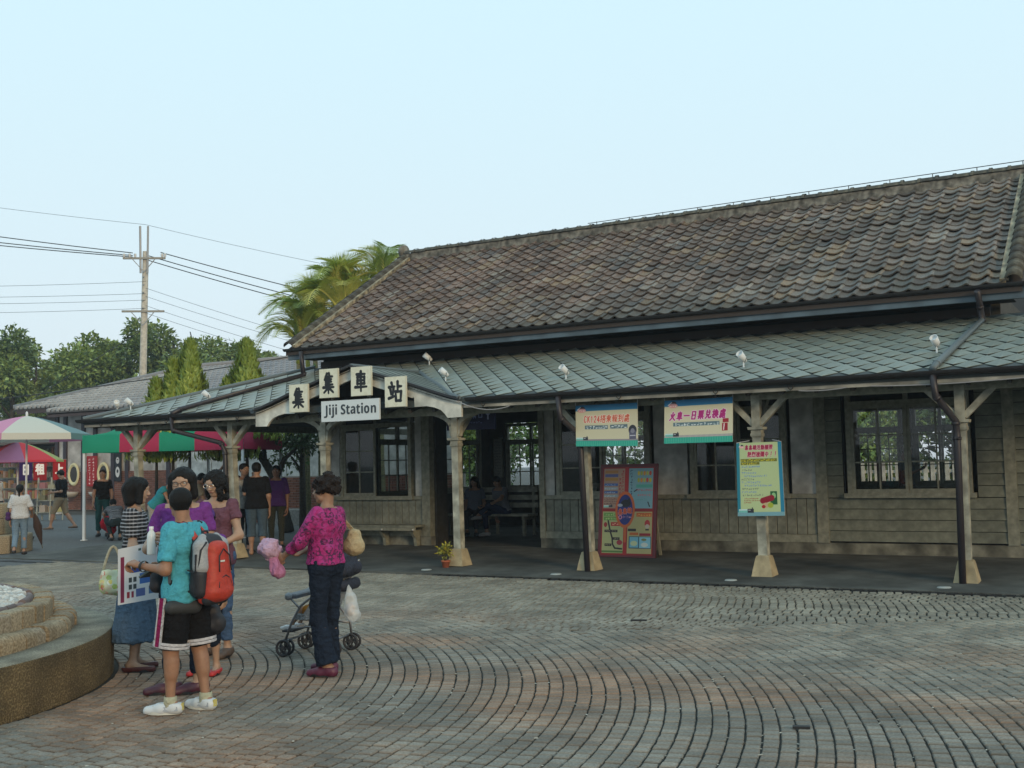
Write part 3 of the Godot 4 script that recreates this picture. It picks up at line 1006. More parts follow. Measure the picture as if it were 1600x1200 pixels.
func canopy() -> void:
	var root := get_node("station_building")
	var xl := -17.4; var xr := 1.6
	var wy := canopy_y(WALL)
	# roof bodies: front slope, left hip slope
	var st := mb()
	var t := Vector3(0, -0.10, 0)
	var e0 := Vector3(xl, CY, CE); var e1 := Vector3(xr, CY, CE)
	var w0 := Vector3(LEFT - 0.2, wy, WALL); var w1 := Vector3(xr, wy, WALL)
	quad(st, w0, w1, e1, e0); quad(st, e0 + t, e1 + t, w1 + t, w0 + t)
	var b0 := Vector3(xl, CY, BACK); var b1 := Vector3(LEFT - 0.2, wy, BACK)
	quad(st, b1, w0, e0, b0); quad(st, b0 + t, e0 + t, w0 + t, b1 + t)
	quad(st, e0, e1, e1 + t, e0 + t); quad(st, b0, e0, e0 + t, b0 + t)
	quad(st, b1, b0, b0 + t, b1 + t)
	var roof := obj("canopy_roof", st, mat(Color(0.05, 0.06, 0.06), 0.8), root)
	# diamond slates
	var sx := 0.34
	var sl := Vector3(0, -PITCH, 1).normalized()
	var nor := Vector3(0, 1, PITCH).normalized()
	var sz := 0.42
	var m := mb()
	var h := [Vector3(0, 0.012, -sz / 2), Vector3(sx / 2, 0.004, 0), Vector3(0, 0.021, sz / 2), Vector3(-sx / 2, 0.004, 0)]
	for i in 4: h[i] *= 0.94
	quad(m, h[0], h[1], h[2], h[3])
	for i in [1, 2]: quad(m, h[i], h[i] + Vector3(0, -0.006, 0), h[(i + 1) % 4] + Vector3(0, -0.006, 0), h[(i + 1) % 4])
	m.generate_normals()
	var slate := m.commit()
	var list := []
	var length := (w0 - Vector3(w0.x, CY, CE)).length()
	var n := int(length / (sz / 2)) + 1
	for i in n:
		for j in 60:
			var x := xl + 0.2 + sx * (j + (0.5 if i % 2 else 0.0))
			var s := sz / 2 * i + 0.19
			var p := Vector3(x, CY, CE) - sl * s + nor * 0.004
			if p.z < WALL + 0.1 or x > xr - 0.1: continue
			if x - sx * 0.4 < xl + (CE - p.z) * 1.0: continue           # hip
			if in_porch(p.x, p.z): continue
			var b := Basis(Vector3.RIGHT, nor, sl) * Basis(Vector3.RIGHT, rnd(-0.012, 0.012)) * Basis(Vector3.BACK, rnd(-0.02, 0.02))
			var col := Color(0.225, 0.25, 0.215) * (1.0 + rnd(-0.16, 0.18))
			col = col.lerp(Color(0.24, 0.24, 0.18), clampf(rnd(-0.6, 0.7), 0, 1))
			list.append([absf(x + 3.4), Transform3D(b, p), col])
	for i in n: # slates of the left slope
		for j in 28:
			var z := CE - 0.2 - sx * (j + (0.5 if i % 2 else 0.0))
			var s := sz / 2 * i + 0.06
			var sd := Vector3(-1, -PITCH, 0).normalized()
			var p := Vector3(xl, CY, z) - sd * s + Vector3(-PITCH, 1, 0).normalized() * 0.004
			if p.x > LEFT - 0.3 or z < BACK + 0.2 or z + sx * 0.4 > CE - (p.x - xl): continue
			list.append([50.0, Transform3D(Basis(Vector3(0, 0, 1), Vector3(-PITCH, 1, 0).normalized(), sd), p), Color(0.225, 0.25, 0.215) * (1.0 + rnd(-0.15, 0.15))])
	list.sort_custom(func(u, v): return u[0] < v[0])
	var palette := {}
	var places := []
	var tints := PackedColorArray()
	for i in list.size():
		if i < 300:
			var c: Color = list[i][2]
			var key := "%d %d" % [int(c.r * 60), int(c.b * 60)]
			if not palette.has(key): palette[key] = mat(c, 0.42, grain(0.03, gray(0.86), gray(1.0), 11), 1.2)
			put("slate", slate, palette[key], roof, list[i][1])
		else:
			places.append(list[i][1]); tints.append(list[i][2])
	scatter("slate_field", slate, M.slate, places, tints, roof)
	# hip roll
	st = mb()
	tube(st, [e0 + Vector3(0, 0.015, 0), w0 + Vector3(0, 0.015, 0)], [0.045], 8)
	obj("hip_roll", st, M.pipe_gray, roof)
	# gutters and edge boards
	st = mb(false)
	for g in [[Vector3(xl - 0.08, 0, 0), Vector3(-13.12, 0, 0)], [Vector3(-8.86, 0, 0), Vector3(xr, 0, 0)]]:
		for i in 8:
			var a := PI + PI * i / 8; var a2 := PI + PI * (i + 1) / 8
			var c := Vector3(0, CY + 0.0, CE + 0.06)
			quad(st, c + g[0] + Vector3(0, sin(a) * 0.062, cos(a) * 0.062), c + g[1] + Vector3(0, sin(a) * 0.062, cos(a) * 0.062), c + g[1] + Vector3(0, sin(a2) * 0.062, cos(a2) * 0.062), c + g[0] + Vector3(0, sin(a2) * 0.062, cos(a2) * 0.062))
	for i in 8:
		var a := PI + PI * i / 8; var a2 := PI + PI * (i + 1) / 8
		var c := Vector3(xl - 0.06, CY, 0)
		quad(st, c + Vector3(cos(a) * 0.062, sin(a) * 0.062, BACK), c + Vector3(cos(a) * 0.062, sin(a) * 0.062, CE + 0.06), c + Vector3(cos(a2) * 0.062, sin(a2) * 0.062, CE + 0.06), c + Vector3(cos(a2) * 0.062, sin(a2) * 0.062, BACK))
	obj("canopy_gutter", st, M.gutter, root)
	st = mb()
	span(st, Vector3(xl + 0.02, 2.435, CE - 0.075), Vector3(-13.1, 2.555, CE - 0.012)); span(st, Vector3(-8.96, 2.435, CE - 0.075), Vector3(xr, 2.555, CE - 0.012))
	span(st, Vector3(xl + 0.02, 2.435, BACK), Vector3(xl + 0.085, 2.553, CE - 0.076))
	obj("edge_board", st, M.fascia, root)
	# beam on the columns, rafters and boarding under the roof
	st = mb()
	span(st, Vector3(xl + 0.4, 2.36, -0.09), Vector3(xr, 2.50, 0.05))
	span(st, Vector3(-16.5, 2.362, BACK), Vector3(-16.36, 2.498, -0.091))
	obj("beam", st, M.timber, root)
	st = mb()
	for i in 42:
		var x := -17.2 + i * 0.45
		var z1 := maxf(WALL + 0.05, CE - 0.1 - maxf(0.0, 0.0))
		bar(st, Vector3(x, CY - 0.15, CE - 0.08), Vector3(x, wy - 0.16, WALL + 0.05) if x > LEFT else Vector3(x, CY - 0.15 + (x - xl) * PITCH, CE - 0.08 - (x - xl)), 0.05, 0.07)
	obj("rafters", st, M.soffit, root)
	porch(root)
	for i in COLS.size(): column(root, COLS[i], i)
	# downpipes
	pipe(root, [Vector3(-7.32, 2.52, CE + 0.06), Vector3(-7.30, 2.22, CE + 0.05), Vector3(-7.22, 2.02, 0.16), Vector3(-7.17, 1.9, 0.14), Vector3(-7.10, 0.03, 0.16)], M.pipe)
	pipe(root, [Vector3(-2.27, 2.56, CE + 0.06), Vector3(-2.25, 2.28, CE + 0.04), Vector3(-2.09, 1.98, 0.15), Vector3(-2.08, 1.8, 0.15), Vector3(-2.10, 0.03, 0.16)], M.pipe)
	pipe(root, [Vector3(-15.02, 2.56, CE + 0.06), Vector3(-15.0, 2.3, CE + 0.05), Vector3(-14.2, 2.06, 0.13), Vector3(-14.12, 1.9, 0.12), Vector3(-14.08, 0.03, 0.12)], M.pipe)
	pipe(root, [Vector3(-2.0, 3.79, -1.72), Vector3(-2.0, 3.62, -1.9), Vector3(-2.0, 3.45, -2.05), Vector3(-2.0, canopy_y(-2.05) + 0.05, -2.05)], M.pipe)
	pipe(root, [Vector3(-2.0, canopy_y(-2.05) + 0.05, -2.05), Vector3(-2.24, canopy_y(0.3) + 0.06, 0.3), Vector3(-2.27, 2.6, CE + 0.05)], M.pipe_gray)
	pipe(root, [Vector3(-13.98, 3.80, -1.74), Vector3(-13.98, 3.4, -1.8), Vector3(-13.98, canopy_y(-1.85) + 0.05, -1.85), Vector3(-15.0, canopy_y(0.3) + 0.06, 0.3), Vector3(-15.02, 2.6, CE + 0.05)], M.pipe)
	# hooks under the edge, and the sagging cable
	for x in [-16.9, -15.9, -15.2, -14.2, -13.5, -8.6, -6.4, -5.0, -4.0]:
		st = mb()
		tube(st, [Vector3(x - 0.03, 2.55, CE + 0.0), Vector3(x - 0.03, 2.47, CE + 0.01), Vector3(x, 2.44, CE + 0.01), Vector3(x + 0.03, 2.47, CE + 0.01), Vector3(x + 0.03, 2.52, CE + 0.0)], [0.007], 5)
		obj("hook", st, M.iron, root)
	for s in [[Vector3(-9.05, 2.55, CE + 0.05), Vector3(-8.55, 2.30, CE + 0.05), Vector3(-8.15, 2.43, CE)], [Vector3(-3.9, 2.43, CE), Vector3(-3.6, 2.40, CE), Vector3(-3.3, 2.44, CE)], [Vector3(-3.0, 2.44, CE + 0.01), Vector3(-2.2, 2.40, CE), Vector3(-1.2, 2.45, CE)]]:
		st = mb()
		var pts := []
		for i in 13:
			var u := i / 12.0
			pts.append(s[0] * (1 - u) * (1 - u) + s[1] * 2 * u * (1 - u) + s[2] * u * u)
		tube(st, pts, [0.008], 5)
		obj("cable", st, mat(Color(0.32, 0.32, 0.33), 0.6), root)

func pipe(root: Node3D, pts: Array, m: Material) -> void:
	var st := mb(false)
	tube(st, pts, [0.042], 10)
	for i in range(1, pts.size() - 1):
		var d: Vector3 = (pts[i + 1] - pts[i]).normalized()
		tube(st, [pts[i] + d * 0.01, pts[i] + d * 0.05], [0.05], 10)
	obj("downpipe", st, m, root)

func column(root: Node3D, c: Array, i: int) -> void:
	var x: float = c[0]; var lean: float = c[1]
	var st := mb()
	post(st, Vector3(x, 0, 0), [[0.29, 0.062, 0.0], [2.0, 0.058, lean], [2.42, 0.058, lean]])
	var o := obj("column", st, M.column, root)
	st = mb()
	post(st, Vector3(x, 0, 0), [[0.03 + c[2], 0.142, 0.0], [0.25, 0.098, 0.0], [0.295, 0.086, 0.0], [0.305, 0.07, 0.0]])
	obj("footing", st, M.footing, o)
	st = mb()
	post(st, Vector3(x + lean, 0, 0), [[1.86, 0.062, 0], [1.88, 0.075, 0], [1.91, 0.075, 0], [1.92, 0.068, 0], [1.955, 0.068, 0], [1.965, 0.10, 0], [2.0, 0.105, 0], [2.002, 0.06, 0]])
	obj("capital", st, M.column, o)
	var gable := i == 2 or i == 3
	for s in [-1, 1]:
		var p := Vector3(x + lean, 0, 0)
		st = mb()
		if gable: # curved bracket
			var pts := []
			for k in 7:
				var u := k / 6.0
				pts.append(p + Vector3(s * (0.05 + 0.5 * u * u), 2.03 + 0.40 * sqrt(u), 0.0 if k else 0.0))
			for k in 6: bar(st, pts[k], pts[k + 1] + (pts[k + 1] - pts[k]) * 0.12, 0.075, 0.09, Vector3.BACK)
		else: bar(st, p + Vector3(s * 0.045, 2.04, 0), p + Vector3(s * 0.40, 2.40, 0), 0.075, 0.085, Vector3.BACK)
		obj("brace", st, M.column if not gable else M.column, o)
	st = mb()
	bar(st, Vector3(x + lean, 2.05, -0.06), Vector3(x + lean, 2.5, -0.55), 0.075, 0.08, Vector3.RIGHT)
	obj("brace", st, M.column, o)

const PX := -11.03 # middle of the porch gable
const PH := 2.05   # its half width
const PZ := 0.45
const PTOP := 3.175

const PROFILE := [[0.0, 3.175], [0.2, 3.12], [0.44, 3.03], [1.1, 2.84], [1.81, 2.61], [2.06, 2.555], [9.0, 2.5]]
func porch_top(dx: float) -> float: # height of the little gable's roof at a distance from its middle
	var u := absf(dx)
	for i in PROFILE.size() - 1:
		if u <= PROFILE[i + 1][0]: return lerpf(PROFILE[i][1], PROFILE[i + 1][1], (u - PROFILE[i][0]) / (PROFILE[i + 1][0] - PROFILE[i][0]))
	return 2.5

func in_porch(x: float, z: float) -> bool:
	return absf(x - PX) < PH and porch_top(x - PX) > canopy_y(z) + 0.02

func porch(root: Node3D) -> void:
	# cross roof: strips from the gable back to the valley
	var st := mb()
	var n := 24
	for i in n:
		var a := -PH + 2 * PH * i / n; var b := -PH + 2 * PH * (i + 1) / n
		var za := minf(PZ, CE - (porch_top(a) - CY) / PITCH); var zb := minf(PZ, CE - (porch_top(b) - CY) / PITCH)
		quad(st, Vector3(PX + a, porch_top(a) + 0.012, za), Vector3(PX + b, porch_top(b) + 0.012, zb), Vector3(PX + b, porch_top(b) + 0.012, PZ + 0.06), Vector3(PX + a, porch_top(a) + 0.012, PZ + 0.06))
		quad(st, Vector3(PX + a, porch_top(a) - 0.05, PZ + 0.06), Vector3(PX + b, porch_top(b) - 0.05, PZ + 0.06), Vector3(PX + b, porch_top(b) - 0.05, zb), Vector3(PX + a, porch_top(a) - 0.05, za))
	var roof := obj("porch_roof", st, mat(Color(0.06, 0.07, 0.072), 0.6), root)
	# metal sheets laid on it, each a strip down the slope
	for s in [-1, 1]:
		for i in 9:
			var st2 := mb()
			for k in 10:
				var a: float = s * PH * k / 10.0; var b: float = s * PH * (k + 1) / 10.0
				var z0: float = PZ + 0.05 - 0.215 * i; var z1: float = z0 - 0.205
				var va := CE - (porch_top(a) - CY) / PITCH; var vb := CE - (porch_top(b) - CY) / PITCH
				if z0 < maxf(va, vb): continue
				var q := [Vector3(PX + a, porch_top(a) + 0.022, maxf(z1, va)), Vector3(PX + b, porch_top(b) + 0.022, maxf(z1, vb)), Vector3(PX + b, porch_top(b) + 0.030, z0), Vector3(PX + a, porch_top(a) + 0.030, z0)]
				if s > 0: quad(st2, q[0], q[1], q[2], q[3])
				else: quad(st2, q[3], q[2], q[1], q[0])
			obj("roof_sheet", st2, mat(Color(0.22, 0.245, 0.21) * (1.0 + rnd(-0.12, 0.12)), 0.42, grain(0.03, gray(0.86), gray(1.0), 11), 1.2), roof)
	st = mb()
	for s in [-1, 1]:
		var pts := []
		for k in 11:
			var a: float = s * PH * k / 10.0
			pts.append(Vector3(PX + a, porch_top(a) + 0.02, PZ + 0.055))
		for k in 10: bar(st, pts[k], pts[k + 1], 0.036, 0.07, Vector3.BACK)
	obj("verge_trim", st, M.gutter, roof)
	st = mb()
	for s in [-1, 1]:
		var pts := []
		for k in 8:
			var a: float = s * PH * k / 7.0
			pts.append(Vector3(PX + a, porch_top(a) + 0.03, CE - (porch_top(a) - CY) / PITCH))
		tube(st, pts, [0.035], 6)
	tube(st, [Vector3(PX, PTOP + 0.03, PZ + 0.05), Vector3(PX, PTOP + 0.03, CE - (PTOP - CY) / PITCH)], [0.03], 6)
	obj("valley_trim", st, M.pipe_gray, roof)
	# white barge boards with their arched feet
	for s in [-1, 1]:
		var poly := PackedVector2Array()
		for k in 13:
			var u := PH * k / 12.0
			poly.append(Vector2(s * u, porch_top(u) - 0.025))
		for q in [[PH + 0.0, 2.30], [1.80, 2.295], [1.75, 2.36], [1.68, 2.42], [1.56, 2.465], [1.42, 2.49], [1.20, 2.485], [1.195, 2.64]]:
			poly.append(Vector2(s * q[0], q[1]))
		for k in 8:
			var u := 1.16 * (1.0 - k / 7.0)
			poly.append(Vector2(s * u, porch_top(u) - 0.195))
		st = mb()
		prism(st, poly, PZ - 0.03, PZ + 0.015, Transform3D(Basis(), Vector3(PX, 0, 0)))
		obj("barge_board", st, M.white, roof)
	# dark boarding behind
	var back := PackedVector2Array()
	for k in 25:
		var u := -PH + 2 * PH * k / 24.0
		back.append(Vector2(u, porch_top(u) - 0.06))
	back.append_array([Vector2(PH, 2.46), Vector2(-PH, 2.46)])
	st = mb()
	prism(st, back, PZ - 0.5, PZ - 0.46, Transform3D(Basis(), Vector3(PX, 0, 0)))
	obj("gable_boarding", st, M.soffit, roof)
	st = mb()
	for x in [-1.5, -0.75, 0.0, 0.75, 1.5]:
		span(st, Vector3(PX + x - 0.03, 2.40, PZ - 0.46), Vector3(PX + x + 0.03, porch_top(x) - 0.08, PZ - 0.41))
	span(st, Vector3(PX - PH + 0.3, 2.40, PZ - 0.455), Vector3(PX + PH - 0.3, 2.47, PZ - 0.38))
	obj("gable_studs", st, M.timber, roof)

# ---------------------------------------------------------------- waiting room
func seat_bench(label: String, at: Vector3, w: float, turn := 0.0) -> Node3D:
	var t := thing("waiting_bench", label, "bench", at, turn, "benches of the waiting room")
	var st := mb()
	for i in 4: span(st, Vector3(-w / 2, 0.40, -0.2 + i * 0.105), Vector3(w / 2, 0.44, -0.105 + i * 0.105))
	obj("seat", st, M.column, t)
	st = mb()
	for y in [0.56, 0.72, 0.88]: span(st, Vector3(-w / 2, y, -0.245), Vector3(w / 2, y + 0.1, -0.215))
	obj("backrest", st, M.column, t)
	for x in [-w / 2 + 0.12, 0.0, w / 2 - 0.12]:
		st = mb()
		span(st, Vector3(x - 0.03, 0.0, -0.285), Vector3(x + 0.03, 1.0, -0.246)); span(st, Vector3(x - 0.03, 0.33, -0.246), Vector3(x + 0.03, 0.399, 0.2)); span(st, Vector3(x - 0.03, 0, 0.12), Vector3(x + 0.03, 0.329, 0.18))
		obj("leg", st, M.timber, t)
	return t

func station_inside() -> void:
	seat_bench("slatted waiting room bench facing the open doorway", Vector3(-12.05, 0.11, -5.4), 2.0)
	seat_bench("waiting room bench near the rear wall, at the right of the doorway view", Vector3(-10.3, 0.11, -7.9), 1.6)
	# floor of the room
	var st := mb()
	span(st, Vector3(LEFT + 0.13, 0.0, BACK + 0.13), Vector3(-1.96, 0.11, WALL - 0.145))
	setting("waiting_room_floor", st, M.floor)
	# partition with a notice board
	st = mb()
	span(st, Vector3(-6.9, 0.111, BACK + 0.13), Vector3(-6.8, 3.19, -4.2))
	obj("partition", st, M.inside, get_node("station_building"))
	var b := thing("notice_board", "pale notice board on the rear wall of the waiting room", "notice board", Vector3(-13.9, 1.25, BACK + 0.14))
	st = mb()
	span(st, Vector3(0, 0, 0), Vector3(0.26, 0.95, 0.03))
	obj("panel", st, M.timber, b)
	var im := blank(64, 128, Color(0.62, 0.62, 0.58))
	for y in 12: small_print(im, Vector2(5, 6 + y * 10), 6, 7.5, Color(0.35, 0.35, 0.36))
	put("sheet_of_paper", sheet(Vector3(0.02, 0.92, 0.033), Vector3(0.24, 0.92, 0.033), Vector3(0.24, 0.03, 0.033), Vector3(0.02, 0.03, 0.033)), printed(im), b)
	# desk and lockers of the office behind the right window
	var d := thing("office_desk", "dark office desk with papers behind the right-hand window", "desk", Vector3(-3.6, 0.11, -5.6))
	st = mb()
	span(st, Vector3(-0.8, 0.70, -0.35), Vector3(0.8, 0.74, 0.35))
	obj("desktop", st, M.timber, d)
	for x in [-0.75, 0.75]:
		st = mb()
		span(st, Vector3(x - 0.04, 0, -0.33), Vector3(x + 0.04, 0.699, 0.33))
		obj("side_panel", st, M.timber, d)
	st = mb()
	for i in 5: box(st, Vector3(-0.6 + i * 0.28, 0.741 + 0.02 * (1 + i % 3), rnd(-0.15, 0.15)), Vector3(0.21, 0.04 * (1 + i % 3), 0.29))
	obj("paper_pile", st, M.plaster, d)

# ---------------------------------------------------------------- behind and beside the station
func surroundings() -> void:
	# wall at the back left: brick below, pale panels above
	var w := thing("garden_wall", "wall of red brick below and pale panels above, behind the dark tree", "wall", Vector3(-20.5, 0, -10.4))
	var st := mb()
	span(st, Vector3(-6, 0, -0.12), Vector3(4.6, 1.35, 0.0))
	obj("mortar_core", st, mat(Color(0.25, 0.22, 0.19), 0.9), w)
	var places := []; var tints := PackedColorArray()
	for r in 18:
		for i in 60:
			var x := -5.9 + i * 0.222 + (0.11 if r % 2 else 0.0)
			if x > 4.4: continue
			places.append(Transform3D(Basis(), Vector3(x, 0.04 + r * 0.073, 0.004)))
			tints.append(Color(0.25, 0.095, 0.06) * (1.0 + rnd(-0.25, 0.25)))
	var bm := mb()
	chamfer(bm, Vector3.ZERO, Vector3(0.21, 0.03, 0.062), 0.004, Basis(Vector3.RIGHT, PI / 2))
	bm.generate_normals()
	scatter("brick_courses", bm.commit(), tinted(Color(1, 1, 1), 0.9, grain(0.06, gray(0.7), gray(1.0), 8, 4), 3.0), places, tints, w)
	for i in 7:
		st = mb()
		span(st, Vector3(-6.0 + i * 1.5, 1.352, -0.1), Vector3(-6.0 + i * 1.5 + 1.46, 2.75, -0.02))
		obj("panel", st, mat(Color(0.68, 0.66, 0.62), 0.8, grain(0.012, gray(0.7), gray(1.0), 5, 5), 0.8), w)
	# white house showing past the right end of the station
	house("white_house", "white rendered house behind the right end of the station", Vector3(1.0, 0, -25), Vector3(10, 7.8, 6), Color(0.66, 0.62, 0.54))
	# picket fence on the far platform
	var f := thing("picket_fence", "white picket fence on the far platform, seen through the right window", "fence", Vector3(-7, 0.4, -13.0))
	for i in 46:
		st = mb()
		span(st, Vector3(i * 0.16, 0, 0), Vector3(i * 0.16 + 0.09, 1.0, 0.025))
		obj("picket", st, M.white, f)
	st = mb()
	span(st, Vector3(-0.05, 0.2, -0.04), Vector3(7.4, 0.27, -0.002)); span(st, Vector3(-0.05, 0.75, -0.04), Vector3(7.4, 0.82, -0.002))
	obj("rail", st, M.white, f)
	st = mb()
	span(st, Vector3(-22, -0.02, -12.4), Vector3(4, 0.42, -9.4))
	setting("platform", st, mat(Color(0.28, 0.27, 0.25), 0.9, grain(0.05, gray(0.75), gray(1.0), 32, 5), 0.8))
	lines()

func house(called: String, label: String, at: Vector3, s: Vector3, col: Color, group := "", front := 1.0) -> void:
	var h := thing(called, label, "house", at, 0.0, group)
	var st := mb()
	span(st, Vector3(-s.x / 2, 0, -s.z / 2), Vector3(s.x / 2, s.y, s.z / 2))
	obj("wall", st, mat(col, 0.9, grain(0.012, gray(0.7), gray(1.0), 5, 5), 0.3), h)
	st = mb()
	span(st, Vector3(-s.x / 2 - 0.15, s.y + 0.001, -s.z / 2 - 0.15), Vector3(s.x / 2 + 0.15, s.y + 0.25, s.z / 2 + 0.15))
	obj("roof", st, mat(Color(0.3, 0.3, 0.29), 0.9), h)
	for fl in int(s.y / 3.2):
		for i in 3:
			st = mb()
			var z := front * (s.z / 2)
			span(st, Vector3(-s.x / 2 + s.x * (i + 0.5) / 3 - 0.7, fl * 3.2 + 1.0, z - 0.02), Vector3(-s.x / 2 + s.x * (i + 0.5) / 3 + 0.7, fl * 3.2 + 2.5, z + 0.03 * front))
			var wn := obj("window", st, M.frame, h)
			put("pane", sheet(Vector3(-s.x / 2 + s.x * (i + 0.5) / 3 - 0.6, fl * 3.2 + 2.4, z + 0.035 * front), Vector3(-s.x / 2 + s.x * (i + 0.5) / 3 + 0.6, fl * 3.2 + 2.4, z + 0.035 * front), Vector3(-s.x / 2 + s.x * (i + 0.5) / 3 + 0.6, fl * 3.2 + 1.1, z + 0.035 * front), Vector3(-s.x / 2 + s.x * (i + 0.5) / 3 - 0.6, fl * 3.2 + 1.1, z + 0.035 * front)), mat(Color(0.03, 0.04, 0.045), 0.1), wn)

func wire(label: String, a: Vector3, b: Vector3, sag: float, r: float, group := "") -> void:
	var st := mb(false)
	var pts := []
	for i in 17:
		var u := i / 16.0
		pts.append(a.lerp(b, u) + Vector3(0, -4 * sag * u * (1 - u), 0))
	tube(st, pts, [r], 5, false)
	var o := obj("overhead_wire", st, M.wire)
	tag(o, label, "wire", group)

func lines() -> void:
	M.wire = mat(Color(0.03, 0.035, 0.04), 0.6)
	var wood := mat(Color(0.66, 0.60, 0.50), 0.85, grain(0.04, gray(0.7), gray(1.0), 9, 5), 0.4)
	var p := thing("utility_pole", "pale utility pole with two crossarms and white insulators", "utility pole", Vector3(-47.35, 0, -27.45))
	var st := mb(false)
	tube(st, [Vector3(0, 0, 0), Vector3(0.75, 13.4, 0.3)], [0.23, 0.155], 12)
	obj("shaft", st, wood, p)
	var along := Vector3(0.865, -0.02, -0.50)
	var iron := mat(Color(0.33, 0.33, 0.33), 0.5)
	for k in 2:
		var c := Vector3(0.72, 13.0, 0.28) if k == 0 else Vector3(0.55, 10.15, 0.2)
		st = mb()
		bar(st, c - along * 1.15 + Vector3(0.1, 0, 0.17), c + along * 1.12 + Vector3(0.1, 0, 0.17), 0.12, 0.1)
		var arm := obj("crossarm", st, mat(Color(0.30, 0.28, 0.24), 0.8), p)
		for s in [-1, 1]:
			st = mb()
			bar(st, c + along * s * 0.6 + Vector3(0.1, -0.06, 0.22), c + Vector3(0.1, -0.75, 0.2), 0.04, 0.04)
			obj("arm_brace", st, iron, arm)
		if k == 0:
			for q in [-1.1, -0.8, -0.5, 0.95, 1.1]:
				st = mb(false)
				lathe(st, [Vector2(0, 0.06), Vector2(0.07, 0.07), Vector2(0.045, 0.1), Vector2(0.085, 0.13), Vector2(0.05, 0.17), Vector2(0.085, 0.2), Vector2(0.03, 0.27), Vector2(0, 0.28)], 8, Transform3D(Basis(), c + along * q + Vector3(0.1, 0, 0.17)))
				obj("insulator", st, M.lamp_white, arm)
	for q in [-0.17, 0.2]:
		st = mb()
		tube(st, [Vector3(0.72, 12.2, 0.28) + along * q + Vector3(0.05, 0, 0.17), Vector3(0.74, 14.75, 0.3) + along * q * 1.15 + Vector3(0.05, 0, 0.17)], [0.06], 6)
		obj("ground_rod", st, iron, p)
	for k in 5:
		st = mb()
		box(st, Vector3(0.68 - k * 0.02, 12.0 - k * 0.42, 0.3), Vector3(0.5 if k % 2 else 0.62, 0.05, 0.06), frame_of(Vector3.UP, along))
		obj("bracket", st, iron, p)
	var c1 := Vector3(-46.55, 13.25, -27.1)
	var c2 := Vector3(-46.7, 10.2, -27.2)
	var k := 0
	var tall := [[Vector3(-59.5, 16.9, -16.0), 14.85, "thin earth wire running left from the rod at the top of the utility pole"], [Vector3(-59.6, 15.5, -16.0), 13.32, "upper thick power line left of the utility pole"], [Vector3(-59.6, 14.95, -16.1), 13.18, "middle thick power line left of the utility pole"], [Vector3(-59.7, 14.7, -16.1), 13.1, "lower thick power line left of the utility pole"], [Vector3(-59.8, 11.4, -16.3), 11.75, "topmost of the four thin cables left of the utility pole"], [Vector3(-59.8, 10.9, -16.3), 11.1, "second of the four thin cables left of the utility pole"], [Vector3(-59.8, 10.55, -16.3), 10.75, "third of the four thin cables left of the utility pole"], [Vector3(-59.8, 10.05, -16.3), 10.3, "lowest of the four thin cables left of the utility pole"]]
	for q in tall:
		wire(q[2], Vector3(c1.x - 0.6 * (1 if k < 4 and k > 0 else 0), q[1], c1.z + 0.35 * (1 if k < 4 and k > 0 else 0)), q[0], 0.12, 0.026 if k > 0 and k < 4 else 0.010, "wires left of the utility pole")
		k += 1
	k = 0
	for q in [[Vector3(-34.2, 11.5, -34.7), 14.85, "thin earth wire running right from the pole top to the palms"], [Vector3(-34.1, 9.6, -34.6), 13.32, "upper thick power line right of the utility pole"], [Vector3(-34.3, 9.1, -34.4), 13.2, "middle thick power line right of the utility pole"], [Vector3(-34.4, 8.8, -34.3), 12.95, "lower thick power line right of the utility pole"], [Vector3(-35.6, 7.2, -34.0), 11.4, "topmost of the four thin cables right of the utility pole"], [Vector3(-35.8, 6.9, -33.9), 10.95, "second of the four thin cables right of the utility pole"], [Vector3(-36, 6.4, -33.8), 10.45, "third of the four thin cables right of the utility pole"], [Vector3(-36.2, 6.1, -33.7), 10.05, "lowest of the four thin cables right of the utility pole"]]:
		wire(q[2], Vector3(c1.x + 0.7 * (1 if k == 1 else 0), q[1], c1.z - 0.4 * (1 if k == 1 else 0)), q[0], 0.12, 0.026 if k > 0 and k < 4 else 0.010, "wires right of the utility pole")
		k += 1
	wire("slack cable crossing in front of the trees from the left to the station gable", Vector3(-27.9, 3.5, -3.9), Vector3(-19.0, 4.75, -8.9), 0.08, 0.014)
	# stay wires of the pole
	wire("guy wire slanting down to the left of the utility pole", Vector3(-47.0, 9.2, -27.3), Vector3(-52.8, 4.9, -23.6), 0.0, 0.02)
	wire("short yellow guy wire to the right of the utility pole", Vector3(-44.6, 9.0, -28.4), Vector3(-44.0, 6.0, -28.9), 0.0, 0.03)

# ---------------------------------------------------------------- trees
func leaf_mesh(l: float, w: float, fold := 0.25) -> Mesh:
	var st := mb()
	var a := Vector3.ZERO; var t := Vector3(0, -l * 0.12, l); var m := Vector3(0, l * 0.05, l * 0.5)
	var p := Vector3(w / 2, w * fold, l * 0.45); var q := Vector3(-w / 2, w * fold, l * 0.45)
	tri(st, a, p, m); tri(st, m, p, t); tri(st, a, m, q); tri(st, m, t, q)
	st.generate_normals()
	return st.commit()

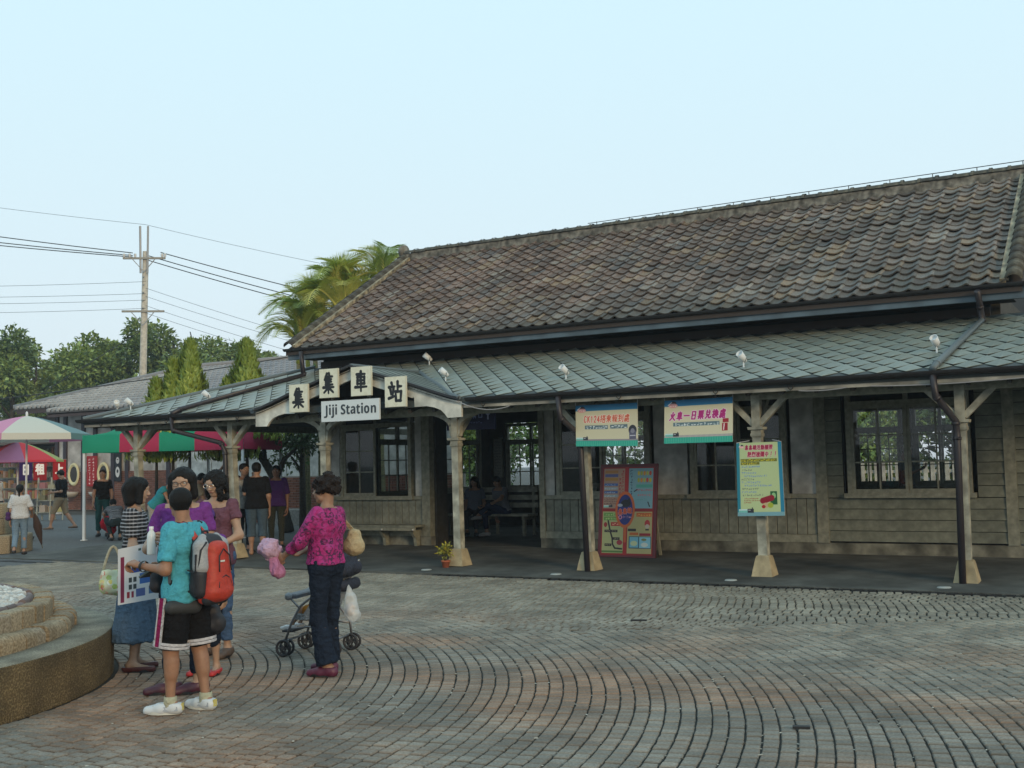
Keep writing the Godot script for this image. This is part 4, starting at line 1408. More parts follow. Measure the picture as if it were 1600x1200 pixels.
# blobs: [centre, radius] in the tree's own axes
func leaves(parent: Node3D, called: String, blobs: Array, n: int, m: Mesh, lo: Color, hi: Color, spread := 0.5, up := 0.3) -> void:
	var places := []; var tints := PackedColorArray()
	var vol := 0.0
	for b in blobs: vol += b[1] * b[1]
	for b in blobs:
		var shade := rnd(-0.25, 0.25)
		for i in int(n * b[1] * b[1] / vol):
			var d := Vector3(rng.randfn(), rng.randfn(), rng.randfn()).normalized()
			var r: float = b[1] * pow(rng.randf(), 0.42) * (1.0 + 0.18 * sin(d.x * 7 + b[1] * 40) * sin(d.y * 6 + 2) * sin(d.z * 8))
			var p: Vector3 = b[0] + d * r * Vector3(1, 0.85, 1)
			var f := (d + Vector3(rng.randfn(), rng.randfn() + up, rng.randfn()) * spread).normalized()
			var bs := Basis.looking_at(-f, Vector3(0.02, 1, 0.03)) * Basis(Vector3.BACK, rnd(-0.9, 0.9))
			places.append(Transform3D(bs.scaled_local(Vector3.ONE * rnd(0.65, 1.25)), p))
			tints.append(lo.lerp(hi, clampf(rnd(0, 1) * 0.75 + shade + 0.12, 0, 1)))
	scatter(called, m, M.leaf, places, tints, parent)

func broad_tree(label: String, at: Vector3, h: float, r: float, n: int, leaf: Mesh, lo: Color, hi: Color, group := "", low := 0.35) -> Node3D:
	var t := thing("broadleaf_tree", label, "tree", at, rnd(0, TAU), group)
	var st := mb(false)
	var lean := Vector3(rnd(-0.3, 0.3), 0, rnd(-0.3, 0.3))
	tube(st, [Vector3.ZERO, lean * 0.4 + Vector3(0, h * 0.3, 0), lean + Vector3(0, h * 0.62, 0), lean * 1.3 + Vector3(0, h * 0.86, 0)], [h * 0.022, h * 0.017, h * 0.011, h * 0.004], 8)
	var blobs := []
	for i in 11:
		var a := rnd(0, TAU)
		var y := lerpf(h * low, h * 0.9, (i + 0.5) / 11.0)
		var k := sin(PI * clampf((y / h - low + 0.12) / (1.12 - low), 0, 1))
		var c := lean + Vector3(cos(a) * r * 0.62 * k, y, sin(a) * r * 0.62 * k)
		tube(st, [lean * 0.7 + Vector3(0, y * 0.72, 0), (lean * 0.8 + Vector3(0, y * 0.8, 0)).lerp(c, 0.5), c], [h * 0.008, h * 0.005, h * 0.002], 5)
		blobs.append([c, r * rnd(0.36, 0.58) * (0.55 + 0.5 * k)])
	obj("trunk", st, M.bark, t)
	leaves(t, "crown", blobs, n, leaf, lo, hi)
	return t

func frond_mesh(l: float, seed_: int) -> Mesh:
	rng.seed = seed_
	var st := mb()
	var pts := []
	for i in 15:
		var u := i / 14.0
		pts.append(Vector3(0, l * (0.66 * u - 0.74 * u * u * u), l * (0.86 * u - 0.1 * u * u)))
	var rad := []
	for i in 15: rad.append(lerpf(0.022, 0.004, i / 14.0))
	tube(st, pts, rad, 4)
	for i in 38:
		var u := 0.16 + 0.84 * i / 37.0
		var k := u * 14.0
		var p: Vector3 = pts[int(minf(k, 13))].lerp(pts[mini(int(k) + 1, 14)], k - int(k))
		var d: Vector3 = (pts[mini(int(k) + 1, 14)] - pts[mini(int(k), 13)]).normalized() if k < 14 else (pts[14] - pts[13]).normalized()
		var len_ := l * 0.34 * sin(PI * clampf(u * 0.86 + 0.1, 0, 1)) * rnd(0.85, 1.1)
		for s in [-1, 1]:
			var side := Vector3(s, 0.42, 0).normalized()
			var tip: Vector3 = p + (side * 0.8 + d * 0.75).normalized() * len_ + Vector3(0, -0.42 * len_, 0)
			var mid: Vector3 = p.lerp(tip, 0.5) + Vector3(0, 0.10 * len_, 0)
			var w := d * 0.0050 * l
			quad(st, p - w, mid - w * 1.6, mid + w * 1.6, p + w)
			tri(st, mid - w * 1.6, tip, mid + w * 1.6)
	st.generate_normals()
	return st.commit()

func palm(label: String, at: Vector3, h: float, fronds: int, l: float, meshes: Array, mats: Array) -> void:
	var t := thing("areca_palm", label, "palm tree", at, rnd(0, TAU), "palms behind the station's left end")
	var st := mb(false)
	var pts := []; var rad := []
	for i in 15:
		pts.append(Vector3(0.1 * sin(i * 0.3), h * i / 14.0, 0)); rad.append(0.085 - 0.002 * i + (0.006 if i % 2 else 0.0))
	tube(st, pts, rad, 8)
	obj("trunk", st, mat(Color(0.30, 0.27, 0.13), 0.7, M.bark.albedo_texture, 1.0), t)
	st = mb(false)
	tube(st, [Vector3(0.1 * sin(4.2), h - 0.02, 0), Vector3(0.0, h + 0.45, 0), Vector3(0, h + 0.85, 0)], [0.075, 0.06, 0.03], 8)
	obj("crownshaft", st, mat(Color(0.34, 0.36, 0.08), 0.5), t)
	for i in fronds:
		var a := 2.399 * i
		var lift := lerpf(-1.3, -0.12, float(i) / fronds)   # first upright, later drooping
		var b := Basis(Vector3.UP, a) * Basis(Vector3.RIGHT, lift) * Basis(Vector3.BACK, rnd(-0.3, 0.3))
		put("frond", meshes[i % meshes.size()], mats[rng.randi() % mats.size()], t, Transform3D(b.scaled_local(Vector3.ONE * l * rnd(0.85, 1.1)), Vector3(0, h + rnd(0.3, 0.7), 0)))

func thuja(label: String, at: Vector3, h: float, r: float) -> void:
	var t := thing("golden_conifer", label, "conifer", at, 0.0, "golden conifers behind the canopy")
	var st := mb(false)
	tube(st, [Vector3.ZERO, Vector3(0, h * 0.85, 0)], [0.06, 0.01], 6)
	obj("trunk", st, M.bark, t)
	var places := []; var tints := PackedColorArray()
	for i in 4200:
		var y := 0.48 + 0.52 * pow(rng.randf(), 0.9)
		var a := rnd(0, TAU)
		var lobe := 0.72 + 0.28 * sin(a * 3.0 + y * 9.0 + h)
		var rr := 1.15 * r * lobe * pow(1.0 - y, 1.0) * (0.3 + 1.2 * minf(1.0, y * 3.0 + 0.3)) * sqrt(rnd(0.35, 1.0))
		var f := Vector3(cos(a) * 0.35, 1.0, sin(a) * 0.35) + Vector3(rng.randfn(), rng.randfn(), rng.randfn()) * 0.3
		places.append(Transform3D(Basis.looking_at(-f.normalized(), Vector3(cos(a), 0, sin(a))).scaled_local(Vector3.ONE * rnd(0.7, 1.3)), Vector3(cos(a) * rr, y * h * 0.94, sin(a) * rr)))
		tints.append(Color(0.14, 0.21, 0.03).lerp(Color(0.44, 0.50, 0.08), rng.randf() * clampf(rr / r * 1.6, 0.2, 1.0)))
	scatter("crown", leaf_mesh(0.22, 0.07, 0.1), M.leaf, places, tints, t)

func trees() -> void:
	rng.seed = 42
	var big := leaf_mesh(0.34, 0.2)
	var spots := [[-63.6, -31.3, 11.5], [-65.7, -34.8, 11.2], [-67.6, -38.3, 10.9], [-60.4, -34.4, 11.4], [-66.5, -41.2, 12.0], [-58.7, -36.4, 12.4], [-65.4, -44.2, 11.0], [-54.5, -36.6, 11.6], [-57.6, -41.8, 11.3], [-60.3, -47.1, 11.6], [-55.9, -45.1, 11.0], [-58.4, -50.5, 11.2]]
	var names := ["leftmost tall tree of the wood behind the shop", "second tall tree from the left in the wood behind the shop", "thin tree with a low top in the wood left of the utility pole", "broad full tree in the left half of the wood", "slim tree just left of the utility pole, set back in the wood", "tall loose-topped tree right behind the utility pole", "low tree in the gap right of the utility pole", "dense round tree right of the utility pole", "rounded tree between the dense one and the conifers", "low distant tree behind the tall conifer pair", "distant tree left of the palms", "farthest tree, touching the palms' left edge"]
	for i in 12:
		var s: Array = spots[i]
		broad_tree(names[i], Vector3(s[0], 0, s[1]), s[2], [3.0, 2.7, 1.9, 3.0, 2.2, 2.6, 2.0, 3.3, 3.0, 2.8, 2.6, 2.8][i], 9000, big, Color(0.06, 0.105, 0.026), Color(0.27, 0.36, 0.095), "trees of the wood behind the shop", 0.2)
	var st := mb(false)
	# undergrowth that closes the wood below
	var u := Node3D.new()
	u.name = "undergrowth"
	add_child(u)
	tag(u, "dark undergrowth closing the wood behind the shop", "bushes", "", "stuff")
	var blobs := []
	for i in 26: blobs.append([Vector3(-73 + i * 0.95, rnd(1.2, 3.6), -30 - i * 0.95 + rnd(-1.5, 1.5)), rnd(1.6, 2.4)])
	leaves(u, "foliage", blobs, 9000, big, Color(0.03, 0.055, 0.015), Color(0.12, 0.17, 0.045))
	var g := Node3D.new()
	g.name = "hedge"
	add_child(g)
	tag(g, "tall green hedge growing beyond the far platform, seen through the rear windows", "hedge", "", "stuff")
	blobs = []
	for i in 44: blobs.append([Vector3(-25 + i * 0.62, rnd(0.4, 4.6), -18.2 + rnd(-0.7, 0.7)), rnd(0.9, 1.4)])
	leaves(g, "foliage", blobs, 22000, leaf_mesh(0.28, 0.17), Color(0.05, 0.10, 0.02), Color(0.22, 0.31, 0.06))
	# palms behind the left end of the station
	var fr := [frond_mesh(1.0, 1), frond_mesh(1.0, 2), frond_mesh(1.0, 3)]
	rng.seed = 77
	var pm := []
	for c in [Color(0.30, 0.36, 0.07), Color(0.40, 0.42, 0.09), Color(0.17, 0.25, 0.06), Color(0.45, 0.43, 0.10)]:
		var m := mat(c, 0.5)
		m.backlight_enabled = true
		m.backlight = Color(0.42, 0.46, 0.14)
		pm.append(m)
	palm("palm nearest the roof corner, with the tall yellow-green crownshaft", Vector3(-19.35, 0, -8.65), 4.7, 16, 2.1, fr, pm)
	palm("low palm at the left of the palm clump, fronds hanging over the shop roof", Vector3(-19.75, 0, -8.45), 4.4, 13, 1.9, fr, pm)
	palm("tall palm in the middle of the palm clump", Vector3(-18.8, 0, -9.1), 5.3, 14, 2.1, fr, pm)
	palm("palm whose tip stands highest, just left of the ridge end", Vector3(-17.9, 0, -9.6), 5.7, 11, 2.0, fr, pm)
	palm("palm hidden mostly by the roof slope, between the tall ones", Vector3(-18.4, 0, -8.7), 5.0, 13, 2.2, fr, pm)
	palm("short palm at the foot of the clump with fronds low over the shop roof", Vector3(-19.9, 0, -8.9), 4.1, 14, 2.0, fr, pm)
	thuja("low golden conifer, leftmost of the row behind the canopy", Vector3(-21.0, 0, -4.6), 3.9, 0.95)
	thuja("tapering golden conifer beside the tallest one", Vector3(-20.6, 0, -4.75), 4.4, 0.95)
	thuja("tallest golden conifer of the left pair", Vector3(-20.25, 0, -4.95), 4.9, 1.2)
	thuja("broad golden conifer standing alone by the grey shop roof", Vector3(-19.1, 0, -5.7), 4.9, 1.35)
	thuja("short golden conifer left of the lone broad one", Vector3(-19.5, 0, -5.5), 3.9, 0.95)
	var small := leaf_mesh(0.13, 0.075)
	broad_tree("green shrub with its top above the canopy near the roof corner", Vector3(-19.0, 0, -7.6), 4.4, 1.1, 1600, small, Color(0.04, 0.09, 0.015), Color(0.12, 0.20, 0.04), "", 0.4)
	# dark trained tree under the canopy's far end
	var t := thing("trained_tree", "dark trained tree with a leaning trunk beyond the canopy columns", "tree", Vector3(-19.3, 0, -6.8))
	st = mb(false)
	tube(st, [Vector3(0.5, 0, 0), Vector3(0.32, 0.7, 0), Vector3(0.12, 1.3, 0), Vector3(-0.15, 1.75, 0.1), Vector3(-0.5, 2.1, 0.1), Vector3(-1.0, 2.35, 0)], [0.17, 0.13, 0.12, 0.10, 0.07, 0.03], 9)
	tube(st, [Vector3(0.12, 1.3, 0), Vector3(0.3, 1.8, -0.1), Vector3(0.8, 2.2, -0.2)], [0.09, 0.06, 0.02], 7)
	tube(st, [Vector3(-0.15, 1.75, 0.1), Vector3(-0.1, 2.3, 0.2), Vector3(0.1, 2.8, 0.2)], [0.07, 0.05, 0.02], 7)
	obj("trunk", st, M.bark, t)
	leaves(t, "crown", [[Vector3(-1.3, 2.45, 0), 0.55], [Vector3(-0.7, 2.6, 0.3), 0.6], [Vector3(0.0, 2.85, 0.2), 0.7], [Vector3(0.7, 2.5, -0.2), 0.6], [Vector3(1.2, 2.3, 0), 0.45], [Vector3(-0.2, 2.3, 0.5), 0.45]], 2600, small, Color(0.018, 0.04, 0.012), Color(0.06, 0.10, 0.025))
	# greenery beyond the rear windows
	var k := 0
	for q in [[-21.5, -14.2, 3.6, 1.3], [-18.2, -14.8, 4.0, 1.5], [-15.2, -14.4, 4.2, 1.5], [-12.4, -15.0, 4.4, 1.6], [-7.2, -16.0, 4.6, 1.9], [-4.6, -16.2, 4.4, 1.8], [-2.2, -15.6, 4.0, 1.5]]:
		broad_tree(["bushy tree behind the pale garden wall", "bushy tree seen through the side window of the waiting room", "leafy tree outside the left rear window of the waiting room", "leafy tree outside the right rear window", "leafy tree seen through the left office window pane", "leafy tree behind the picket fence, middle one", "leafy tree behind the picket fence, rightmost one"][k], Vector3(q[0], 0, q[1]), q[2], q[3], 2200, small if k == 1 else leaf_mesh(0.2, 0.1), Color(0.05, 0.10, 0.015), Color(0.20, 0.29, 0.055), "trees behind the station", 0.08)
		k += 1

# ---------------------------------------------------------------- shop on the left
func shop() -> void:
	rng.seed = 5
	var z := -17.5
	var s := thing("tiled_shop", "low shop with grey tiled roof, brick dado and oval windows", "shop", Vector3.ZERO)
	var cream := mat(Color(0.58, 0.555, 0.53), 0.9, grain(0.012, gray(0.7), gray(1.0), 5, 5), 0.5)
	var st := mb()
	span(st, Vector3(-41.2, 0, z - 6), Vector3(-30.0, 4.1, z - 0.05))
	span(st, Vector3(-50.0, 0, z - 6), Vector3(-41.2, 4.1, z - 3.0))
	obj("wall", st, cream, s)
	st = mb()
	span(st, Vector3(-50.0, 2.9, z - 2.999), Vector3(-41.21, 4.1, z - 0.1))
	obj("lintel", st, mat(Color(0.12, 0.10, 0.09), 0.8), s)
	# dark posts on the wall
	for x in [-41.3, -40.75, -39.6, -38.85, -37.75, -36.9, -34.5]:
		st = mb()
		span(st, Vector3(x - 0.1, 0, z - 0.049), Vector3(x + 0.1, 4.1, z + 0.03))
		obj("post", st, mat(Color(0.035, 0.025, 0.035), 0.6), s)
	# brick dado between them
	st = mb()
	span(st, Vector3(-40.65, 0, z - 0.049), Vector3(-30.0, 1.62, z - 0.002))
	obj("mortar", st, mat(Color(0.26, 0.22, 0.19), 0.9), s)
	var places := []; var tints := PackedColorArray()
	for r in 20:
		for i in 46:
			places.append(Transform3D(Basis(), Vector3(-40.5 + i * 0.23 + (0.115 if r % 2 else 0.0), 0.06 + r * 0.08, z + 0.002)))
			tints.append(Color(0.17, 0.07, 0.05) * (1.0 + rnd(-0.3, 0.3)))
	var bm := mb()
	chamfer(bm, Vector3.ZERO, Vector3(0.215, 0.03, 0.066), 0.004, Basis(Vector3.RIGHT, PI / 2))
	bm.generate_normals()
	scatter("brick_courses", bm.commit(), tinted(Color(1, 1, 1), 0.9), places, tints, s)
	for x in [-40.15, -38.3]:
		st = mb(false)
		lathe(st, [Vector2(0.30, 0.0), Vector2(0.36, 0.06), Vector2(0.42, 0.06), Vector2(0.45, 0.0)], 24, Transform3D(Basis(Vector3.RIGHT, PI / 2) * Basis.from_scale(Vector3(0.78, 1, 1.1)), Vector3(x, 1.52, z + 0.03)))
		var w := obj("oval_window", st, mat(Color(0.62, 0.58, 0.36), 0.6), s)
		st = mb(false)
		lathe(st, [Vector2(0.0, 0.0), Vector2(0.34, 0.0)], 24, Transform3D(Basis(Vector3.RIGHT, PI / 2) * Basis.from_scale(Vector3(0.78, 1, 1.1)), Vector3(x, 1.52, z + 0.035)))
		obj("pane", st, mat(Color(0.03, 0.025, 0.02), 0.12), w)
		# stone basin below
		st = mb(false)
		lathe(st, [Vector2(0.0, 0.55), Vector2(0.28, 0.56), Vector2(0.42, 0.68), Vector2(0.45, 0.78), Vector2(0.36, 0.78), Vector2(0.30, 0.68), Vector2(0, 0.66)], 16, Transform3D(Basis(), Vector3(x + 0.15, 0, z + 0.4)), 0.8)
		obj("basin", st, mat(Color(0.42, 0.40, 0.36), 0.8), s)
	# roof: hipped, with a lower skirt over the front
	var tile := mb(false)
	for i in 6:
		var a := PI * i / 6; var b := PI * (i + 1) / 6
		quad(tile, Vector3(cos(b) * 0.10, sin(b) * 0.07, -0.22), Vector3(cos(a) * 0.10, sin(a) * 0.07, -0.22), Vector3(cos(a) * 0.112, sin(a) * 0.085 + 0.045, 0.2), Vector3(cos(b) * 0.112, sin(b) * 0.085 + 0.045, 0.2))
		quad(tile, Vector3(cos(b) * 0.112, sin(b) * 0.085 + 0.045, 0.2), Vector3(cos(a) * 0.112, sin(a) * 0.085 + 0.045, 0.2), Vector3(cos(a) * 0.112, -0.02, 0.2), Vector3(cos(b) * 0.112, -0.02, 0.2))
	tile.generate_normals()
	var tm := tile.commit()
	var gm := tinted(Color(1, 1, 1), 0.7)
	var ridge_y := 6.05; var rz := -21.0
	var planes := [ # eave left, eave right, top right, top left
		[Vector3(-43.0, 4.42, -16.7), Vector3(-27.0, 4.42, -16.7), Vector3(-27.0, ridge_y, rz), Vector3(-36.9, ridge_y, rz)],
		[Vector3(-39.9, 4.14, -15.9), Vector3(-28.0, 4.14, -15.9), Vector3(-28.0, 4.5, -16.9), Vector3(-39.4, 4.5, -16.9)]]
	places = []; tints = PackedColorArray()
	for p in planes:
		st = mb()
		quad(st, p[3], p[2], p[1], p[0])
		quad(st, p[0] - Vector3(0, 0.12, 0), p[1] - Vector3(0, 0.12, 0), p[2] - Vector3(0, 0.12, 0), p[3] - Vector3(0, 0.12, 0))
		quad(st, p[0], p[1], p[1] - Vector3(0, 0.12, 0), p[0] - Vector3(0, 0.12, 0))
		obj("roof", st, mat(Color(0.09, 0.085, 0.085), 0.85), s)
		var dn: Vector3 = (p[1] - p[2]); dn.x = 0
		var l := dn.length(); dn = dn.normalized()
		var nor := Vector3(0, -dn.z, dn.y); if nor.y < 0: nor = -nor
		var rows := int(l / 0.36)
		for r in rows + 1:
			var u: float = (r + 0.45) * 0.36 / l
			if u > 1.02: continue
			var xa: float = lerpf(p[3].x, p[0].x, u)
			for i in 60:
				var x: float = p[1].x - 0.15 - i * 0.29
				if x < xa: break
				var y: float = lerpf(p[2].y, p[1].y, u)
				places.append(Transform3D(Basis(Vector3.RIGHT, nor, dn), Vector3(x, y, lerpf(p[2].z, p[1].z, u)) + nor * 0.015))
				tints.append(Color(0.32, 0.31, 0.30).lerp(Color(0.22, 0.235, 0.26), clampf((x + 38.0) / 6.0, 0, 1)) * (1.0 + rnd(-0.14, 0.14)))
	scatter("roof_tile_field", tm, gm, places, tints, s)
	st = mb()
	quad(st, Vector3(-43.0, 4.42, -16.7), Vector3(-36.9, ridge_y, rz), Vector3(-43.0, 4.42, -25.3), Vector3(-43.0, 4.42, -25.3))
	quad(st, Vector3(-36.9, ridge_y, rz), Vector3(-27.0, ridge_y, rz), Vector3(-27.0, 4.42, -25.3), Vector3(-43.0, 4.42, -25.3))
	obj("rear_slope", st, mat(Color(0.15, 0.145, 0.145), 0.85), s)
	st = mb(false)
	tube(st, [Vector3(-43.1, 4.47, -16.7), Vector3(-36.9, ridge_y + 0.1, rz), Vector3(-27.0, ridge_y + 0.1, rz)], [0.13], 8)
	obj("ridge_roll", st, mat(Color(0.22, 0.21, 0.21), 0.8), s)
	st = mb()
	span(st, Vector3(-42.9, 4.18, -16.75), Vector3(-39.95, 4.34, -16.68)); span(st, Vector3(-39.85, 3.9, -15.96), Vector3(-28, 4.07, -15.9))
	obj("eave_board", st, mat(Color(0.06, 0.04, 0.04), 0.7), s)
	# signs on the shop
	var im := blank(64, 160, Color(0.62, 0.03, 0.06))
	for c in [10, 36]: small_print(im, Vector2(c, 8), 9, 14.0, Color(0.95, 0.9, 0.88), true)
	var rs := thing("red_sign", "red upright sign with columns of white characters between the oval windows", "sign", Vector3(-39.25, 1.0, z + 0.06))
	st = mb()
	span(st, Vector3(0, 0, 0), Vector3(0.62, 1.28, 0.04))
	obj("board", st, mat(Color(0.35, 0.02, 0.03), 0.6), rs)
	put("lettering", sheet(Vector3(0.02, 1.26, 0.044), Vector3(0.60, 1.26, 0.044), Vector3(0.60, 0.02, 0.044), Vector3(0.02, 0.02, 0.044)), printed(im), rs)
	im = blank(48, 160, Color(0.05, 0.035, 0.07))
	oval(im, Vector2(24, 120), Vector2(16, 24), Color(0.8, 0.8, 0.8)); oval(im, Vector2(24, 68), Vector2(13, 15), Color(0.75, 0.75, 0.75)); patch(im, 12, 14, 24, 22, Color(0.35, 0.4, 0.5))
	oval(im, Vector2(24, 116), Vector2(7, 8), Color(0.1, 0.1, 0.14)); patch(im, 18, 62, 12, 4, Color(0.1, 0.1, 0.14)); small_print(im, Vector2(13, 15), 2, 10, Color(0.85, 0.85, 0.88))
	var ds := thing("dark_sign", "dark upright sign with white round marks right of the second oval window", "sign", Vector3(-37.55, 1.2, z + 0.06))
	st = mb()
	span(st, Vector3(0, 0, 0), Vector3(0.40, 1.5, 0.04))
	obj("board", st, M.black, ds)
	put("print", sheet(Vector3(0.01, 1.49, 0.044), Vector3(0.39, 1.49, 0.044), Vector3(0.39, 0.01, 0.044), Vector3(0.01, 0.01, 0.044)), printed(im), ds)
	# goods and curtains under the parasols
	stall()

func shade_cloth(called: String, label: String, at: Vector3, r: float, rise: float, n: int, cols: Array, turn: float, drop := 0.16) -> void:
	var t := thing(called, label, "parasol", at, turn)
	var st := mb(false)
	tube(st, [Vector3(0, 0, 0), Vector3(0, at.y * 0.0 + 2.0 + rise, 0)], [0.025], 8)
	obj("pole", st, M.lamp_white, t)
	var top := 2.0 + rise
	st = mb(false)
	lathe(st, [Vector2(0.16, 0.0), Vector2(0.2, 0.06), Vector2(0.05, 0.12), Vector2(0.03, 0.3)], 12)
	obj("stand", st, M.iron, t)
	st = mb(false)
	lathe(st, [Vector2(0.0, top + 0.09), Vector2(0.03, top + 0.06), Vector2(0.03, top - 0.02)], 8)
	obj("finial", st, M.lamp_white, t)
	for i in n:
		st = mb()
		var a0 := TAU * i / n; var a1 := TAU * (i + 1) / n
		var prev := []
		for k in 6:
			var u := k / 5.0
			var y := top - rise * pow(u, 1.35)
			var row := []
			for j in 4:
				var a := lerpf(a0, a1, j / 3.0)
				var sagr := r * u * (cos((a1 - a0) / 2) / cos(a - (a0 + a1) / 2))
				row.append(Vector3(cos(a) * sagr, y, sin(a) * sagr))
			if k > 0:
				for j in 3: quad(st, prev[j + 1], prev[j], row[j], row[j + 1])
			prev = row
		for j in 3: quad(st, prev[j + 1], prev[j], prev[j] * Vector3(1.01, 1, 1.01) - Vector3(0, drop, 0), prev[j + 1] * Vector3(1.01, 1, 1.01) - Vector3(0, drop, 0))
		var m := mat(cols[i % cols.size()], 0.8)
		m.backlight_enabled = true
		m.backlight = (cols[i % cols.size()] * 0.5).linear_to_srgb()
		obj("cloth_panel", st, m, t)
	for i in n:
		st = mb()
		var a := TAU * i / n
		bar(st, Vector3(0, top - 0.05, 0), Vector3(cos(a) * r * 0.98, top - rise - 0.02, sin(a) * r * 0.98), 0.012, 0.012)
		obj("rib", st, M.steel, t)

func stall() -> void:
	shade_cloth("parasol", "low red and mauve striped parasol over the stall", Vector3(-30.08, 0, -7.41), 1.32, 0.58, 8, [Color(0.55, 0.03, 0.045), Color(0.28, 0.12, 0.24), Color(0.60, 0.03, 0.04), Color(0.30, 0.33, 0.10)], 0.3, 0.06)
	shade_cloth("parasol", "large pink, white and teal parasol in front of the shop", Vector3(-23.66, 0, -2.97), 1.50, 0.36, 6, [Color(0.14, 0.24, 0.25), Color(0.62, 0.60, 0.52), Color(0.66, 0.27, 0.42)], 1.1, 0.12)
	shade_cloth("parasol", "teal parasol whose edge shows at the far left", Vector3(-30.6, 0, -5.9), 1.6, 0.42, 8, [Color(0.10, 0.22, 0.26), Color(0.12, 0.26, 0.28)], 0.2)
	get_node("parasol_001").scale = Vector3(1, 1.27, 1)
	get_node("parasol_002").scale = Vector3(1, 1.45, 1)
	# hanging curtains with big characters
	var k := 0
	for c in [["日", Color(0.16, 0.06, 0.30)], ["租", Color(0.55, 0.04, 0.08)], ["上", Color(0.60, 0.05, 0.06)]]:
		var im := blank(48, 64, c[1])
		write(im, c[0], Vector2(9, 12), Vector2(30, 34), 3.2, Color(0.95, 0.93, 0.9))
		var at: Vector3 = [Vector3(-35.4, 1.35, -11.35), Vector3(-34.95, 1.35, -11.6), Vector3(-34.35, 1.35, -11.95)][k]
		var t := thing("shop_curtain", ["purple hanging curtain with one white character at the stall", "red hanging curtain with one white character beside the purple one", "red curtain at the right end of the three, behind the man in black"][k], "curtain", at, 0.5)
		var st := mb()
		st.set_smooth_group(0)
		for i in 8:
			for v in [[0, 0, 0], [1, 0, 0], [1, 1, 0], [0, 0, 0], [1, 1, 0], [0, 1, 0]]:
				var u: float = (i + v[0]) / 8.0
				st.set_uv(Vector2(u, 1.0 - v[1]))
				st.add_vertex(Vector3(u * 0.48, v[1] * 0.72, 0.02 * sin(u * 16)))
		obj("cloth", st, printed(im, 0.9), t)
		st = mb()
		tube(st, [Vector3(-0.03, 0.73, 0), Vector3(0.51, 0.73, 0)], [0.012], 6)
		obj("rod", st, M.timber, t)
		k += 1
	# folding rack with goods
	var r := thing("display_rack", "pale folding display rack with cloths behind the woman with the umbrella", "rack", Vector3(-33.2, 0, -10.5), 0.5)
	for x in [0.0, 0.45, 0.9]:
		var st := mb()
		bar(st, Vector3(x, 0, 0.15), Vector3(x, 1.45, 0), 0.04, 0.03); bar(st, Vector3(x, 0, -0.3), Vector3(x, 1.4, -0.03), 0.04, 0.03)
		obj("upright", st, M.column, r)
	for y in [0.25, 0.65, 1.05]:
		var st := mb()
		span(st, Vector3(-0.05, y, -0.2), Vector3(0.95, y + 0.025, 0.12))
		obj("shelf", st, M.column, r)
	k = 0
	for y in [0.28, 0.68, 1.08]:
		for x in 3:
			var b := tag(put("goods_box", BoxMesh.new(), mat(Color.from_hsv(rnd(0, 0.14), rnd(0.3, 0.7), 1.0) * rnd(0.15, 0.4), 0.7)), "", "box", "boxes of goods on the rack") as MeshInstance3D
			b.mesh = b.mesh.duplicate()
			(b.mesh as BoxMesh).size = Vector3(0.2, rnd(0.12, 0.24), 0.2)
			b.position = r.transform * Vector3(0.15 + x * 0.3, y + (b.mesh as BoxMesh).size.y / 2, -0.04)
			b.rotation.y = 0.5
			b.set_meta("label", ["small box of goods on the %s shelf of the rack, at its %s end", "carton on the %s shelf of the rack, in the %s", "tin of goods on the %s shelf of the rack, at its %s end"][x] % [["bottom", "middle", "upper"][k], ["left", "centre", "right"][x]])
		k += 1
	# counter with fruit trays, at the left edge
	var c := thing("market_counter", "market counter with green and orange wares at the left edge", "counter", Vector3(-28.6, 0, -4.4), 0.5)
	var st := mb()
	span(st, Vector3(-1.2, 0, -0.4), Vector3(1.2, 0.75, 0.4))
	obj("body", st, mat(Color(0.16, 0.13, 0.10), 0.8), c)
	for i in 5:
		st = mb()
		span(st, Vector3(-1.15 + i * 0.46, 0.752, -0.38), Vector3(-0.73 + i * 0.46, 0.86, 0.38))
		var tr := obj("tray", st, M.column, c)
		st = mb(false)
		for j in 14: lathe(st, [Vector2(0, -0.05), Vector2(0.045, -0.02), Vector2(0.045, 0.02), Vector2(0, 0.05)], 6, Transform3D(Basis(), Vector3(-0.94 + i * 0.46 + rnd(-0.16, 0.16), 0.89 + rnd(0, 0.05), rnd(-0.3, 0.3))))
		var fruit := obj("wares", st, mat([Color(0.15, 0.3, 0.04), Color(0.55, 0.22, 0.03), Color(0.4, 0.05, 0.04), Color(0.5, 0.4, 0.06), Color(0.12, 0.22, 0.05)][i], 0.6), tr)
		fruit.set_meta("kind", "stuff")
	# lit shelf wall deep in the shop
	var w := thing("shelf_wall", "wall of shelves with colourful goods deep in the shop", "shelves", Vector3(-46.5, 0, -19.9), 0.0)
	for y in 5:
		st = mb()
		span(st, Vector3(-3.2, 0.4 + y * 0.5, 0), Vector3(4.6, 0.43 + y * 0.5, 0.35))
		obj("shelf", st, M.timber, w)
	var bx := mb()
	box(bx, Vector3(0, 0.5, 0), Vector3(1, 1, 1))
	bx.generate_normals()
	var places := []; var tints := PackedColorArray()
	for y in 5:
		for i in 40:
			places.append(Transform3D(Basis.from_scale(Vector3(0.15, rnd(0.15, 0.4), 0.2)), Vector3(-3.1 + i * 0.195, 0.432 + y * 0.5, 0.18)))
			tints.append(Color.from_hsv(rnd(0.0, 0.17), rnd(0.3, 0.8), rnd(0.1, 0.5)))
	scatter("goods", bx.commit(), tinted(Color(1, 1, 1), 0.6), places, tints, w)

